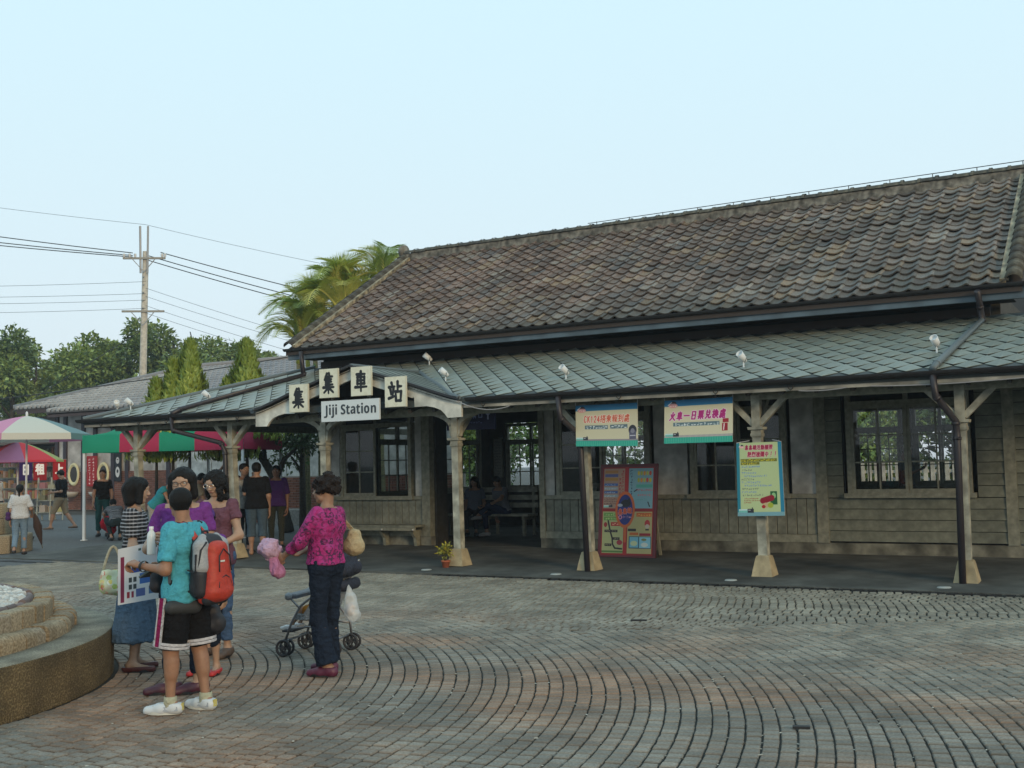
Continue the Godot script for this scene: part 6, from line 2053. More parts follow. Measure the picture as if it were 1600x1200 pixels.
func route_print() -> Image:
	var im := blank(180, 280, Color(0.52, 0.05, 0.07))
	patch(im, 4, 4, 74, 128, Color(0.60, 0.50, 0.44)); patch(im, 92, 4, 84, 128, Color(0.45, 0.62, 0.68)); patch(im, 4, 142, 74, 132, Color(0.62, 0.64, 0.45)); patch(im, 92, 142, 84, 132, Color(0.66, 0.62, 0.42))
	for i in 3: patch(im, 8, 10 + i * 12, 46, 9, [Color(0.62, 0.45, 0.25), Color(0.30, 0.34, 0.55), Color(0.62, 0.48, 0.22)][i])
	for i in 4: patch(im, 6, 52 + i * 12, 48, 8, [Color(0.22, 0.36, 0.62), Color(0.55, 0.62, 0.66), Color(0.20, 0.34, 0.6), Color(0.5, 0.58, 0.62)][i])
	for i in 4: small_print(im, Vector2(8, 54 + i * 12), 6, 5.5, Color(0.75, 0.8, 0.85))
	for i in 3: small_print(im, Vector2(6, 100 + i * 7), 9, 5, Color(0.35, 0.2, 0.2))
	small_print(im, Vector2(66, 8), 8, 8.5, Color(0.6, 0.08, 0.1), true); small_print(im, Vector2(57, 36), 6, 8.5, Color(0.6, 0.08, 0.1), true); small_print(im, Vector2(97, 8), 9, 8, Color(0.12, 0.24, 0.36), true)
	tiny_train(im, 6, 122, 2.6)
	for r in 2:
		for i in 5: oval(im, Vector2(126 + i * 10, 20 + r * 22), Vector2(4.4, 7), [Color(0.78, 0.7, 0.2), Color(0.62, 0.66, 0.25), Color(0.8, 0.55, 0.2), Color(0.7, 0.72, 0.3), Color(0.75, 0.3, 0.2)][(i + r) % 5])
	patch(im, 118, 56, 56, 10, Color(0.3, 0.62, 0.58)); small_print(im, Vector2(118, 70), 7, 7, Color(0.75, 0.35, 0.4)); small_print(im, Vector2(122, 86), 6, 7, Color(0.8, 0.4, 0.42)); small_print(im, Vector2(116, 100), 6, 6, Color(0.35, 0.6, 0.58))
	stroke(im, Vector2(160, 112), Vector2(166, 126), 1.6, 1.6, Color(0.1, 0.12, 0.14)); stroke(im, Vector2(112, 78), Vector2(122, 72), 1.6, 1.0, Color(0.1, 0.12, 0.14))
	for r in 2: 
		patch(im, 8, 146 + r * 13, 64, 11, Color(0.36, 0.55, 0.26)); small_print(im, Vector2(12, 148 + r * 13), 6, 8, Color(0.68, 0.78, 0.5))
	patch(im, 34, 176, 42, 12, Color(0.62, 0.12, 0.12)); small_print(im, Vector2(37, 178), 5, 7, Color(0.9, 0.75, 0.6)); oval(im, Vector2(15, 184), Vector2(6, 8), Color(0.55, 0.12, 0.14))
	for q in [[24, 172, 32, 204], [32, 204, 40, 226], [40, 226, 42, 246], [42, 246, 50, 258], [50, 258, 74, 260]]: stroke(im, Vector2(q[0], q[1]), Vector2(q[2], q[3]), 2.4, 2.4, Color(0.07, 0.06, 0.06))
	for q in [[12, 200], [34, 200], [42, 224], [14, 244]]:
		patch(im, q[0], q[1], 24, 8, Color(0.12, 0.1, 0.1)); small_print(im, Vector2(q[0] + 3, q[1] + 1), 3, 5, Color(0.7, 0.66, 0.5))
	oval(im, Vector2(66, 240), Vector2(10, 8), Color(0.58, 0.16, 0.2)); patch(im, 4, 266, 74, 6, Color(0.3, 0.45, 0.2))
	patch(im, 122, 146, 52, 12, Color(0.72, 0.34, 0.12)); small_print(im, Vector2(126, 148), 5, 8, Color(0.85, 0.66, 0.3)); oval(im, Vector2(160, 180), Vector2(9, 12), Color(0.66, 0.14, 0.14)); oval(im, Vector2(160, 188), Vector2(7, 7), Color(0.72, 0.66, 0.6)); patch(im, 154, 196, 12, 5, Color(0.12, 0.1, 0.1))
	patch(im, 94, 196, 28, 8, Color(0.12, 0.1, 0.1)); patch(im, 100, 208, 30, 8, Color(0.72, 0.36, 0.14)); patch(im, 134, 210, 38, 8, Color(0.55, 0.06, 0.14))
	patch(im, 98, 220, 76, 38, Color(0.16, 0.30, 0.36)); patch(im, 101, 222, 30, 33, Color(0.45, 0.68, 0.75)); patch(im, 134, 222, 38, 34, Color(0.52, 0.74, 0.80))
	oval(im, Vector2(116, 242), Vector2(12, 8), Color(0.75, 0.78, 0.6)); oval(im, Vector2(152, 246), Vector2(12, 7), Color(0.8, 0.82, 0.78)); oval(im, Vector2(150, 230), Vector2(9, 4), Color(0.5, 0.5, 0.3))
	stroke(im, Vector2(84, 4), Vector2(84, 274), 5.5, 5.5, Color(0.60, 0.08, 0.09)); stroke(im, Vector2(84, 196), Vector2(84, 236), 5, 4, Color(0.72, 0.33, 0.12))
	oval(im, Vector2(82, 136), Vector2(34, 58), Color(0.74, 0.36, 0.14)); oval(im, Vector2(82, 136), Vector2(26, 48), Color(0.10, 0.15, 0.46))
	oval(im, Vector2(84, 116), Vector2(17, 12), Color(0.08, 0.08, 0.1)); oval(im, Vector2(64, 122), Vector2(9, 5), Color(0.62, 0.66, 0.72)); patch(im, 92, 100, 6, 16, Color(0.08, 0.08, 0.1))
	words(im, "集集線", Vector2(58, 134), Vector2(15, 18), Vector2(16, -2), 1.9, Color(0.85, 0.62, 0.58)); words(im, "集集線", Vector2(58, 134), Vector2(15, 18), Vector2(16, -2), 0.9, Color(0.75, 0.28, 0.14))
	oval(im, Vector2(66, 160), Vector2(7, 7), Color(0.8, 0.5, 0.6)); oval(im, Vector2(66, 160), Vector2(3, 4), Color(0.10, 0.15, 0.46)); small_print(im, Vector2(75, 154), 3, 9, Color(0.85, 0.6, 0.65))
	return im


# ---------------------------------------------------------------- people
# A figure faces +z in its own axes, its left is +x. Joints in metres for a height of 1.6 m.
const POSE := {
	"hipL": Vector3(0.085, 0.83, 0), "hipR": Vector3(-0.085, 0.83, 0), "kneeL": Vector3(0.095, 0.45, 0.02), "kneeR": Vector3(-0.095, 0.45, 0.02),
	"ankL": Vector3(0.095, 0.085, -0.015), "ankR": Vector3(-0.095, 0.085, -0.015), "pel": Vector3(0, 0.88, 0), "waist": Vector3(0, 1.02, 0), "chest": Vector3(0, 1.18, -0.01), "up": Vector3(0, 1.275, -0.015),
	"neck": Vector3(0, 1.33, -0.015), "head": Vector3(0, 1.475, 0.01), "shL": Vector3(0.165, 1.285, -0.015), "shR": Vector3(-0.165, 1.285, -0.015),
	"elL": Vector3(0.205, 1.01, -0.03), "elR": Vector3(-0.205, 1.01, -0.03), "wrL": Vector3(0.21, 0.77, 0.03), "wrR": Vector3(-0.21, 0.77, 0.03),
}
var head_v: Hide
var hands := {}
var cloth_noise: FastNoiseLite
var hair_noise: FastNoiseLite

func build_head() -> void:
	var f := Field.new(Vector3(-0.105, -0.15, -0.125), Vector3(0.105, 0.13, 0.13), 0.005)
	f.cap(Vector3(0, 0.035, -0.03), Vector3(0, 0.035, 0.022), 0.078, 0.074, 0.02)
	f.cap(Vector3(0, -0.02, 0.02), Vector3(0, -0.085, 0.05), 0.060, 0.026, 0.04)
	for s in [-1, 1]:
		f.cap(Vector3(s * 0.034, -0.03, 0.042), Vector3(s * 0.03, -0.035, 0.05), 0.034, 0.03, 0.03)
		f.cap(Vector3(s * 0.045, -0.07, 0.012), Vector3(s * 0.02, -0.088, 0.045), 0.024, 0.02, 0.03)
		f.cap(Vector3(s * 0.012, 0.03, 0.088), Vector3(s * 0.045, 0.028, 0.076), 0.012, 0.010, 0.02)
	f.cap(Vector3(0, 0.01, 0.090), Vector3(0, -0.026, 0.108), 0.008, 0.011, 0.018)
	for s in [-1, 1]:
		f.cap(Vector3(s * 0.011, -0.03, 0.1), Vector3(s * 0.012, -0.03, 0.098), 0.009, 0.009, 0.01)
		f.cap(Vector3(s * 0.032, 0.010, 0.092), Vector3(s * 0.034, 0.009, 0.090), 0.013, 0.013, 0.01, true)
		f.cap(Vector3(s * 0.078, 0.008, -0.012), Vector3(s * 0.078, -0.03, -0.004), 0.015, 0.010, 0.008, false, Vector3(1.8, 1, 1))
	f.cap(Vector3(-0.017, -0.057, 0.086), Vector3(0.017, -0.057, 0.086), 0.009, 0.009, 0.012)
	f.cap(Vector3(0, -0.05, -0.035), Vector3(0, -0.15, -0.025), 0.052, 0.052, 0.03)
	f.net()
	head_v = Hide.new()
	head_v.add(f.verts, f.index)

# fingers along +y, palm towards +z, thumb on the +x side; curl from 0 (open) to 1 (fist)
func build_hand(curl: float) -> Hide:
	var f := Field.new(Vector3(-0.06, -0.03, -0.03), Vector3(0.085, 0.20, 0.09), 0.004)
	f.cap(Vector3(0, -0.02, 0), Vector3(0, 0.02, 0), 0.024, 0.026, 0.015, false, Vector3(1, 1, 1.25))
	for i in 4: f.cap(Vector3(lerpf(0.016, -0.016, i / 3.0), 0.015, 0), Vector3(lerpf(0.030, -0.030, i / 3.0), 0.085 - 0.004 * absf(i - 1.2), 0), 0.015, 0.0115, 0.012)
	var len_ := [0.042, 0.047, 0.043, 0.034]
	for i in 4:
		var p := Vector3(lerpf(0.031, -0.031, i / 3.0), 0.086 - 0.004 * absf(i - 1.2), 0)
		var a := 0.15 + curl * 1.15
		for k in 3:
			var d := Vector3(lerpf(0.10, -0.12, i / 3.0) * (1.0 - curl), cos(a), sin(a)).normalized()
			var q: Vector3 = p + d * len_[i] * [1.0, 0.68, 0.5][k]
			f.cap(p, q, 0.0095 - 0.0006 * k, 0.009 - 0.0008 * k, 0.003)
			p = q
			a += 0.12 + curl * [1.25, 1.0, 0.6][k]
	var t0 := Vector3(0.022, 0.012, 0.008)
	var t1 := Vector3(0.052, 0.042, 0.022 + curl * 0.012)
	var t2 := Vector3(0.060 - curl * 0.018, 0.072, 0.030 + curl * 0.026)
	var t3 := Vector3(0.060 - curl * 0.04, 0.094, 0.034 + curl * 0.034)
	f.cap(t0, t1, 0.017, 0.012, 0.014); f.cap(t1, t2, 0.0115, 0.0105, 0.003); f.cap(t2, t3, 0.0105, 0.008, 0.003)
	f.net()
	var h := Hide.new()
	h.add(f.verts, f.index)
	return h

func hair_of(style: String, cell: float) -> Hide:
	var f := Field.new(Vector3(-0.16, -0.24, -0.19), Vector3(0.16, 0.19, 0.15), cell)
	var r2 := RandomNumberGenerator.new()
	r2.seed = 5
	f.cap(Vector3(0, 0.042, -0.03), Vector3(0, 0.046, 0.016), 0.090, 0.084, 0.03)
	match style:
		"short":
			f.cap(Vector3(0, 0.0, -0.045), Vector3(0, -0.02, -0.045), 0.074, 0.062, 0.03)
		"crop":
			f.cap(Vector3(0, 0.0, -0.04), Vector3(0, -0.02, -0.04), 0.072, 0.06, 0.03)
		"bob":
			for s in [-1, 1]:
				f.cap(Vector3(s * 0.072, 0.05, 0.02), Vector3(s * 0.088, -0.095, 0.022), 0.036, 0.030, 0.03)
				f.cap(Vector3(s * 0.04, 0.02, -0.075), Vector3(s * 0.055, -0.10, -0.06), 0.05, 0.042, 0.04)
			f.cap(Vector3(0, 0.0, -0.08), Vector3(0, -0.105, -0.07), 0.052, 0.04, 0.04)
		"long":
			for s in [-1, 1]:
				f.cap(Vector3(s * 0.07, 0.03, -0.005), Vector3(s * 0.09, -0.13, 0.01), 0.034, 0.03, 0.03)
				f.cap(Vector3(s * 0.04, 0.02, -0.075), Vector3(s * 0.06, -0.16, -0.07), 0.05, 0.046, 0.04)
			f.cap(Vector3(0, 0.0, -0.08), Vector3(0, -0.16, -0.08), 0.052, 0.045, 0.04)
		"wavy":
			for i in 26:
				var a := r2.randf_range(-2.4, 2.4)
				var y := r2.randf_range(-0.15, 0.07)
				f.cap(Vector3(sin(a) * 0.085, y, -cos(a) * 0.085 + 0.0), Vector3(sin(a) * 0.095, y - 0.03, -cos(a) * 0.09), 0.034, 0.026, 0.02)
		"perm":
			for i in 60:
				var d := Vector3(r2.randfn(), r2.randfn() * 0.9 + 0.15, r2.randfn() - 0.25).normalized()
				if d.y < -0.55: continue
				f.cap(Vector3(0, 0.035, -0.03) + d * 0.095, Vector3(0, 0.035, -0.03) + d * r2.randf_range(0.10, 0.118), 0.034, 0.022, 0.012)
		"tail":
			f.cap(Vector3(0, 0.0, -0.05), Vector3(0, -0.03, -0.05), 0.074, 0.06, 0.03)
			f.cap(Vector3(0, 0.03, -0.12), Vector3(0, -0.16, -0.13), 0.035, 0.02, 0.03)
	# clear the face, then bring the fringe back
	if style != "none":
		f.cap(Vector3(0, -0.03, 0.115), Vector3(0, -0.085, 0.12), 0.068, 0.078, 0.01, true)
		f.cap(Vector3(0, 0.018, 0.118), Vector3(0, 0.0, 0.115), 0.054, 0.055, 0.01, true)
		if style in ["short", "crop", "tail"]:
			for s in [-1, 1]: f.cap(Vector3(s * 0.10, -0.045, 0.0), Vector3(s * 0.10, -0.06, 0.05), 0.046, 0.06, 0.01, true)
		if style in ["short"]:
			f.cap(Vector3(-0.045, 0.085, 0.062), Vector3(0.04, 0.066, 0.076), 0.026, 0.02, 0.015)
		if style == "perm":
			for s in [-1, 1]: f.cap(Vector3(s * 0.09, -0.06, 0.03), Vector3(s * 0.09, -0.09, 0.05), 0.045, 0.05, 0.01, true)
	f.net()
	var h := Hide.new()
	h.add(f.verts, f.index)
	h.rumple(hair_noise, {"perm": 0.016, "wavy": 0.012, "crop": 0.002}.get(style, 0.0045), Vector3(1, 0.35, 1) if style in ["bob", "long", "tail", "short"] else Vector3.ONE * (1.3 if style == "perm" else 0.8))
	return h

func along(a: Vector3, b: Vector3, t: float) -> Vector3: return a + (b - a) * t

var skins := {}
# w: what the figure wears and how it stands; see people()
func figure(label: String, at: Vector3, yaw: float, h: float, w: Dictionary) -> Node3D:
	var root := thing("person", label, "person", at, yaw, w.get("group", ""))
	var s := h / 1.6
	var near: bool = w.get("near", false)
	var cell: float = w.get("cell", 0.011 if near else 0.022)
	var j := {}
	for k in POSE: j[k] = POSE[k]
	var lean: Vector3 = w.get("lean", Vector3.ZERO) # forward, twist, sideways
	var bend := Basis(Vector3.UP, lean.y) * Basis(Vector3.BACK, lean.z) * Basis(Vector3.RIGHT, lean.x)
	for k in ["waist", "chest", "up", "neck", "head", "shL", "shR", "elL", "elR", "wrL", "wrR"]:
		var p: Vector3 = w.get(k, j[k])
		j[k] = j.pel + bend * (p - j.pel)
	for k in ["hipL", "hipR", "kneeL", "kneeR", "ankL", "ankR", "pel"]: j[k] = w.get(k, j[k])
	var drop: Vector3 = w.get("drop", Vector3.ZERO)
	if drop != Vector3.ZERO:
		for k in ["waist", "chest", "up", "neck", "head", "shL", "shR", "elL", "elR", "wrL", "wrR", "hipL", "hipR", "pel"]: j[k] += drop
	for k in ["elL", "elR", "wrL", "wrR"]: # hands given in the figure's own axes, untouched by the lean
		if w.has(k + "!"): j[k] = w[k + "!"]
	for k in j: j[k] *= s
	var fat: float = w.get("fat", 1.0) * s * (0.89 if w.get("near", false) else 0.93)
	var X := bend.x; var Z := bend.z
	var axis: Vector3 = (j.up - j.pel).normalized()
	var hv: Vector3 = w.get("turn", Vector3.ZERO) # head: pitch down, yaw to its left, tilt
	var hb := bend * Basis(Vector3.UP, hv.y) * Basis(Vector3.RIGHT, hv.x) * Basis(Vector3.BACK, hv.z)
	var hx := Transform3D(hb.scaled_local(Vector3.ONE * s * w.get("head_size", 0.91)), j.head)
	# body
	var skin_key: Color = w.get("skin", Color(0.36, 0.205, 0.135))
	if not skins.has(skin_key):
		skins[skin_key] = mat(skin_key, 0.55, grain(0.03, gray(0.88), gray(1.0), 61), 3.0)
		skins[skin_key].subsurf_scatter_enabled = true
		skins[skin_key].subsurf_scatter_strength = 0.06
	var tor := func(e: float) -> Array: return [
		[j.up - X * 0.085 * fat, j.up + X * 0.085 * fat, 0.072 * fat + e, 0.072 * fat + e], [j.chest - X * 0.075 * fat, j.chest + X * 0.075 * fat, 0.098 * fat + e, 0.098 * fat + e],
		[j.waist - X * 0.062 * fat, j.waist + X * 0.062 * fat, 0.090 * fat + e, 0.090 * fat + e], [j.pel - X * 0.072 * fat, j.pel + X * 0.072 * fat, 0.102 * fat + e, 0.102 * fat + e]]
	var caps: Array = tor.call(-0.004)
	caps.append([j.neck, j.head - hb.y * 0.03 * s - hb.z * 0.02 * s, 0.05 * s, 0.048 * s])
	for q in ["L", "R"]:
		caps.append([j["hip" + q], j["knee" + q], 0.078 * fat, 0.050 * fat]); caps.append([j["knee" + q], j["ank" + q], 0.050 * fat, 0.032 * fat])
		caps.append([along(j["knee" + q], j["ank" + q], 0.25) - Z * 0.012, along(j["knee" + q], j["ank" + q], 0.45) - Z * 0.012, 0.046 * fat, 0.040 * fat])
		caps.append([j["sh" + q] - (X if q == "L" else -X) * 0.02, j["el" + q], 0.050 * fat, 0.036 * fat]); caps.append([j["el" + q], j["wr" + q], 0.037 * fat, 0.024 * fat])
		if w.get("bare_feet", true):
			var td := foot_dir(w, q)
			caps.append([j["ank" + q] + Vector3(0, -0.03, 0) * s - td * 0.025 * s, j["ank" + q] + Vector3(0, -0.058, 0) * s + td * 0.125 * s, 0.034 * s, 0.022 * s])
	var body := blend(caps, cell, 0.045 * s)
	body.add(head_v.v, head_v.i, hx)
	for q in ["L", "R"]:
		var d: Vector3 = w.get("hand_dir" + q, (j["wr" + q] - j["el" + q]).normalized())
		var th: Vector3 = w.get("thumb" + q, Vector3(0, 0.25, 1))
		var x := (th - d * th.dot(d)).normalized()
		var zz := x.cross(d) if q == "R" else -x.cross(d)
		var hm: Hide = hands[w.get("hand" + q, 0.3)]
		body.add(hm.v, hm.i, Transform3D(Basis(x, d, zz).scaled_local(Vector3.ONE * s * 0.98), j["wr" + q] + d * 0.012 * s))
	put("body", body.mesh(), skins[skin_key], root)
	# hair and face
	var hs: String = w.get("hair", "short")
	var hk := hs + ("n" if near else "f")
	if not hands.has(hk): hands[hk] = hair_of(hs, 0.007 if near else 0.012).mesh()
	var hc: Color = w.get("hair_color", Color(0.010, 0.009, 0.009))
	if not skins.has(hc):
		skins[hc] = mat(hc, 0.62, grain(0.06, gray(0.5), gray(1.0), 71), 6.0)
		skins[hc].metallic_specular = 0.35
		skins[hc].uv1_scale = Vector3(30, 3.2, 30)
		skins[hc].heightmap_enabled = true
		skins[hc].heightmap_texture = skins[hc].albedo_texture
		skins[hc].heightmap_scale = 0.5
	if hs != "none": put("hair", hands[hk], skins[hc], root, hx)
	for q in [-1, 1]:
		put("eye", ball(0.0115, 0.75), M.eye_white, root, hx * Transform3D(Basis(), Vector3(q * 0.032, 0.0105, 0.0785)))
		put("pupil", ball(0.0055, 0.5), M.black, root, hx * Transform3D(Basis(), Vector3(q * 0.032, 0.0105, 0.0875)))
		if near:
			var st := mb(false)
			tube(st, [Vector3(q * 0.016, 0.031, 0.098), Vector3(q * 0.034, 0.036, 0.091), Vector3(q * 0.05, 0.030, 0.079)], [0.003, 0.0035, 0.002], 5)
			obj("eyebrow", st, M.black, root, hx)
	if near:
		var st := mb(false)
		tube(st, [Vector3(-0.021, -0.056, 0.090), Vector3(0, -0.055, 0.0955), Vector3(0.021, -0.056, 0.090)], [0.003, 0.0058, 0.003], 6)
		obj("lips", st, M.lips, root, hx)
	if w.has("glasses"):
		var st := mb()
		for q in [-1, 1]:
			var ring := []
			for i in 13: ring.append(Vector3(q * 0.033 + cos(TAU * i / 12) * 0.024, 0.008 + sin(TAU * i / 12) * 0.018, 0.107))
			tube(st, ring, [0.0018], 4)
			tube(st, [Vector3(q * 0.057, 0.012, 0.105), Vector3(q * 0.079, 0.012, 0.0)], [0.0018], 4)
		tube(st, [Vector3(-0.009, 0.011, 0.108), Vector3(0.009, 0.011, 0.108)], [0.0018], 4)
		obj("glasses", st, M.iron if w.glasses == 1 else M.steel, root, hx)
	# clothes
	var fold := 0.006 if near else 0.004
	if w.has("shirt"):
		var m: Material = w.shirt
		var loose: float = w.get("loose", 0.014)
		var hem: float = w.get("hem", 0.86) * s
		var cs: Array = tor.call(loose)
		for q in ["L", "R"]: cs.append([j["sh" + q] - (X if q == "L" else -X) * 0.035, j["sh" + q] - (X if q == "L" else -X) * 0.01, 0.050 * fat + loose * 0.8, 0.044 * fat + loose * 0.5])
		cs.append([j.pel - X * 0.075 * fat - axis * 0.08, j.pel + X * 0.075 * fat - axis * 0.08, 0.10 * fat + loose, 0.10 * fat + loose])
		var cut: Vector3 = j.pel + axis * (hem - 0.88 * s)
		var top: Vector3 = j.neck + axis * w.get("collar", -0.012) * s
		var shirt := blend(cs, cell, 0.05 * s, [[cut, -axis], [top, (axis + Z * w.get("scoop", 0.35)).normalized()]])
		var sl: float = w.get("sleeve", 0.62)
		for q in ["L", "R"]:
			var a: Vector3 = j["sh" + q]; var b: Vector3 = j["el" + q]; var c: Vector3 = j["wr" + q]
			var r := 0.042 * fat + loose * 0.9
			if sl <= 0.0: continue
			if sl <= 1.0: blend([[a - (X if q == "L" else -X) * 0.02, along(a, b, sl + 0.12), r + 0.006, r * 0.98]], cell, 0.03, [[along(a, b, sl), (b - a).normalized()]], Transform3D(), shirt)
			else: blend([[a - (X if q == "L" else -X) * 0.02, b, r + 0.004, r * 0.86], [b, along(b, c, sl - 0.95), r * 0.86, r * 0.66]], cell, 0.03, [[along(b, c, sl - 1.0), (c - b).normalized()]], Transform3D(), shirt)
		shirt.rumple(cloth_noise, fold * 1.7, Vector3(0.8, 0.55, 0.8))
		if near: shirt.rumple(cloth_noise, fold * 0.8, Vector3(2.6, 1.4, 2.6))
		put(w.get("shirt_name", "shirt"), shirt.mesh(), m, root)
	if w.has("trousers"):
		var tl: float = w.get("leg", 1.85) # 1: to the knee, 2: to the ankle
		var flare: float = w.get("flare", 0.052)
		var tight: float = w.get("thigh", 0.088)
		var cs: Array = [[j.pel - X * 0.074 * fat, j.pel + X * 0.074 * fat, 0.112 * fat, 0.112 * fat], [j.waist - X * 0.065 * fat, j.waist + X * 0.065 * fat, 0.098 * fat, 0.098 * fat],
			[j.hipL, along(j.hipL, j.kneeL, 0.2), 0.098 * fat, 0.09 * fat], [j.hipR, along(j.hipR, j.kneeR, 0.2), 0.098 * fat, 0.09 * fat]]
		var tr := blend(cs, cell, 0.04 * s, [[j.pel + axis * 0.085 * s, axis]])
		for q in ["L", "R"]:
			var a: Vector3 = j["hip" + q]; var b: Vector3 = j["knee" + q]; var c: Vector3 = j["ank" + q]
			if tl <= 1.05: blend([[a, along(a, b, tl + 0.1), tight * fat * 1.12, w.get("cuff", 0.085) * fat]], cell, 0.03, [[along(a, b, tl), (b - a).normalized()]], Transform3D(), tr)
			else: blend([[a, b, tight * fat * 1.1, 0.066 * fat], [b, along(b, c, tl - 0.85), 0.064 * fat, flare * fat]], cell, 0.03, [[along(b, c, tl - 1.0), (c - b).normalized()]], Transform3D(), tr)
		tr.rumple(cloth_noise, fold * 1.5, Vector3(0.9, 1.3, 0.9))
		if near: tr.rumple(cloth_noise, fold * 0.9, Vector3(2.0, 3.2, 2.0))
		put(w.get("trousers_name", "trousers"), tr.mesh(), w.trousers, root)
	if w.has("skirt"):
		var sh: float = w.get("skirt_hem", 0.24) * s
		var f := blend([[j.pel - X * 0.07 * fat, Vector3(-0.05, sh - 0.02, 0), 0.115 * fat, 0.19 * s], [j.pel + X * 0.07 * fat, Vector3(0.05, sh - 0.02, 0), 0.115 * fat, 0.19 * s]], cell, 0.04, [[Vector3(0, sh, 0), Vector3.DOWN], [j.pel + Vector3(0, 0.07 * s, 0), Vector3.UP]])
		f.rumple(cloth_noise, 0.02, Vector3(1.6, 0.25, 1.6))
		put("skirt", f.mesh(), w.skirt, root)
	if w.has("shoes"):
		for q in ["L", "R"]:
			var td := foot_dir(w, q)
			var a: Vector3 = j["ank" + q] - Vector3(0, 0.085, 0) * s
			var big: float = w.get("shoe_size", 1.0) * s
			var sd := Vector3(td.z, 0, -td.x)
			var up: float = w.get("shoe_top", 0.075)
			var sk := blend([[a + Vector3(0, 0.040, 0) * big - td * 0.045 * big, a + Vector3(0, 0.036, 0) * big + td * 0.06 * big, 0.044 * big, 0.044 * big], [a + Vector3(0, 0.030, 0) * big + td * 0.06 * big, a + Vector3(0, 0.022, 0) * big + td * 0.155 * big, 0.043 * big, 0.032 * big], [a + Vector3(0, 0.05, 0) * big - td * 0.02 * big, a + Vector3(0, up, 0) * big - td * 0.015 * big, 0.045 * big, 0.043 * big]], minf(cell, 0.009), 0.02, [[a + Vector3(0, 0.004, 0), Vector3.DOWN], [a + Vector3(0, up, 0) * big, Vector3.UP]])
			var shoe := put("shoe", sk.mesh(), w.shoes, root)
			if near:
				var sole := mb()
				var pts := PackedVector2Array()
				for i in 18:
					var an := TAU * i / 18
					var lx := 0.115 * cos(an)
					pts.append(Vector2(sin(an) * (0.045 if lx > 0 else 0.040), lx + 0.05) * big)
				prism(sole, pts, 0.0, 0.020, Transform3D(Basis(sd, td, Vector3.UP), a + Vector3(0, 0.001, 0)))
				obj("sole", sole, w.get("sole", M.black), shoe)
	root.set_meta("joints", j)
	root.set_meta("head_xf", hx)
	return root

func foot_dir(w: Dictionary, q: String) -> Vector3:
	var a: float = w.get("toe" + q, 0.12 if q == "L" else -0.12)
	return Vector3(sin(a), w.get("toe_pitch" + q, 0.0), cos(a)).normalized()

var balls := {}
func ball(r: float, flat := 1.0) -> Mesh:
	var key := "%f %f" % [r, flat]
	if not balls.has(key):
		var st := mb(false)
		var prof := []
		for i in 9: prof.append(Vector2(sin(PI * i / 8) * r, -cos(PI * i / 8) * r))
		lathe(st, prof, 12, Transform3D(Basis.from_scale(Vector3(1, flat, 1)), Vector3.ZERO))
		st.generate_normals()
		balls[key] = st.commit()
	return balls[key]

func spot(root: Node3D, p: Vector3) -> Vector3: return root.transform * p

func cloth(lin: Color, rough := 0.9) -> StandardMaterial3D:
	var m := mat(lin, rough, grain(0.04, gray(0.80), gray(1.0), 81, 4), 4.0)
	m.metallic_specular = 0.25
	m.heightmap_enabled = true
	m.heightmap_texture = creases()
	m.heightmap_scale = 1.1
	return m

func creases() -> Texture2D: # folds of worn cloth
	if noises.has("creases"): return noises["creases"]
	var n := FastNoiseLite.new()
	n.noise_type = FastNoiseLite.TYPE_SIMPLEX_SMOOTH
	n.fractal_type = FastNoiseLite.FRACTAL_RIDGED
	n.fractal_octaves = 3
	n.frequency = 0.011
	n.domain_warp_enabled = true
	n.domain_warp_amplitude = 26.0
	n.seed = 19
	var t := NoiseTexture2D.new()
	t.width = 256; t.height = 256
	t.seamless = true
	t.noise = n
	noises["creases"] = t
	return t

func stripes() -> StandardMaterial3D:
	var im := blank(64, 256, Color(0.055, 0.055, 0.075))
	for i in 8: patch(im, 0, i * 32, 64, 11, Color(0.62, 0.62, 0.64))
	var m := StandardMaterial3D.new()
	m.albedo_texture = ImageTexture.create_from_image(im)
	m.uv1_triplanar = true
	m.uv1_scale = Vector3.ONE * 4.3
	m.roughness = 0.9
	m.heightmap_enabled = true
	m.heightmap_texture = creases()
	m.heightmap_scale = 1.1
	return m

func flowery() -> StandardMaterial3D: # dark scrolls on pink
	var im := blank(256, 256, Color(0.64, 0.13, 0.42))
	var r2 := RandomNumberGenerator.new()
	r2.seed = 9
	for i in 190:
		var p := Vector2(r2.randf() * 256, r2.randf() * 256)
		var a := r2.randf() * TAU
		var col := [Color(0.16, 0.07, 0.19), Color(0.24, 0.10, 0.24), Color(0.62, 0.22, 0.50), Color(0.50, 0.05, 0.32)][r2.randi() % 4] as Color
		for k in 12:
			dab(im, p, 4.6 - k * 0.22, col)
			p += Vector2(cos(a), sin(a)) * 4.0
			a += r2.randf_range(0.1, 0.6)
	var m := StandardMaterial3D.new()
	m.albedo_texture = ImageTexture.create_from_image(im)
	m.uv1_triplanar = true
	m.uv1_scale = Vector3.ONE * 2.6
	m.roughness = 0.85
	m.heightmap_enabled = true
	m.heightmap_texture = creases()
	m.heightmap_scale = 1.3
	return m

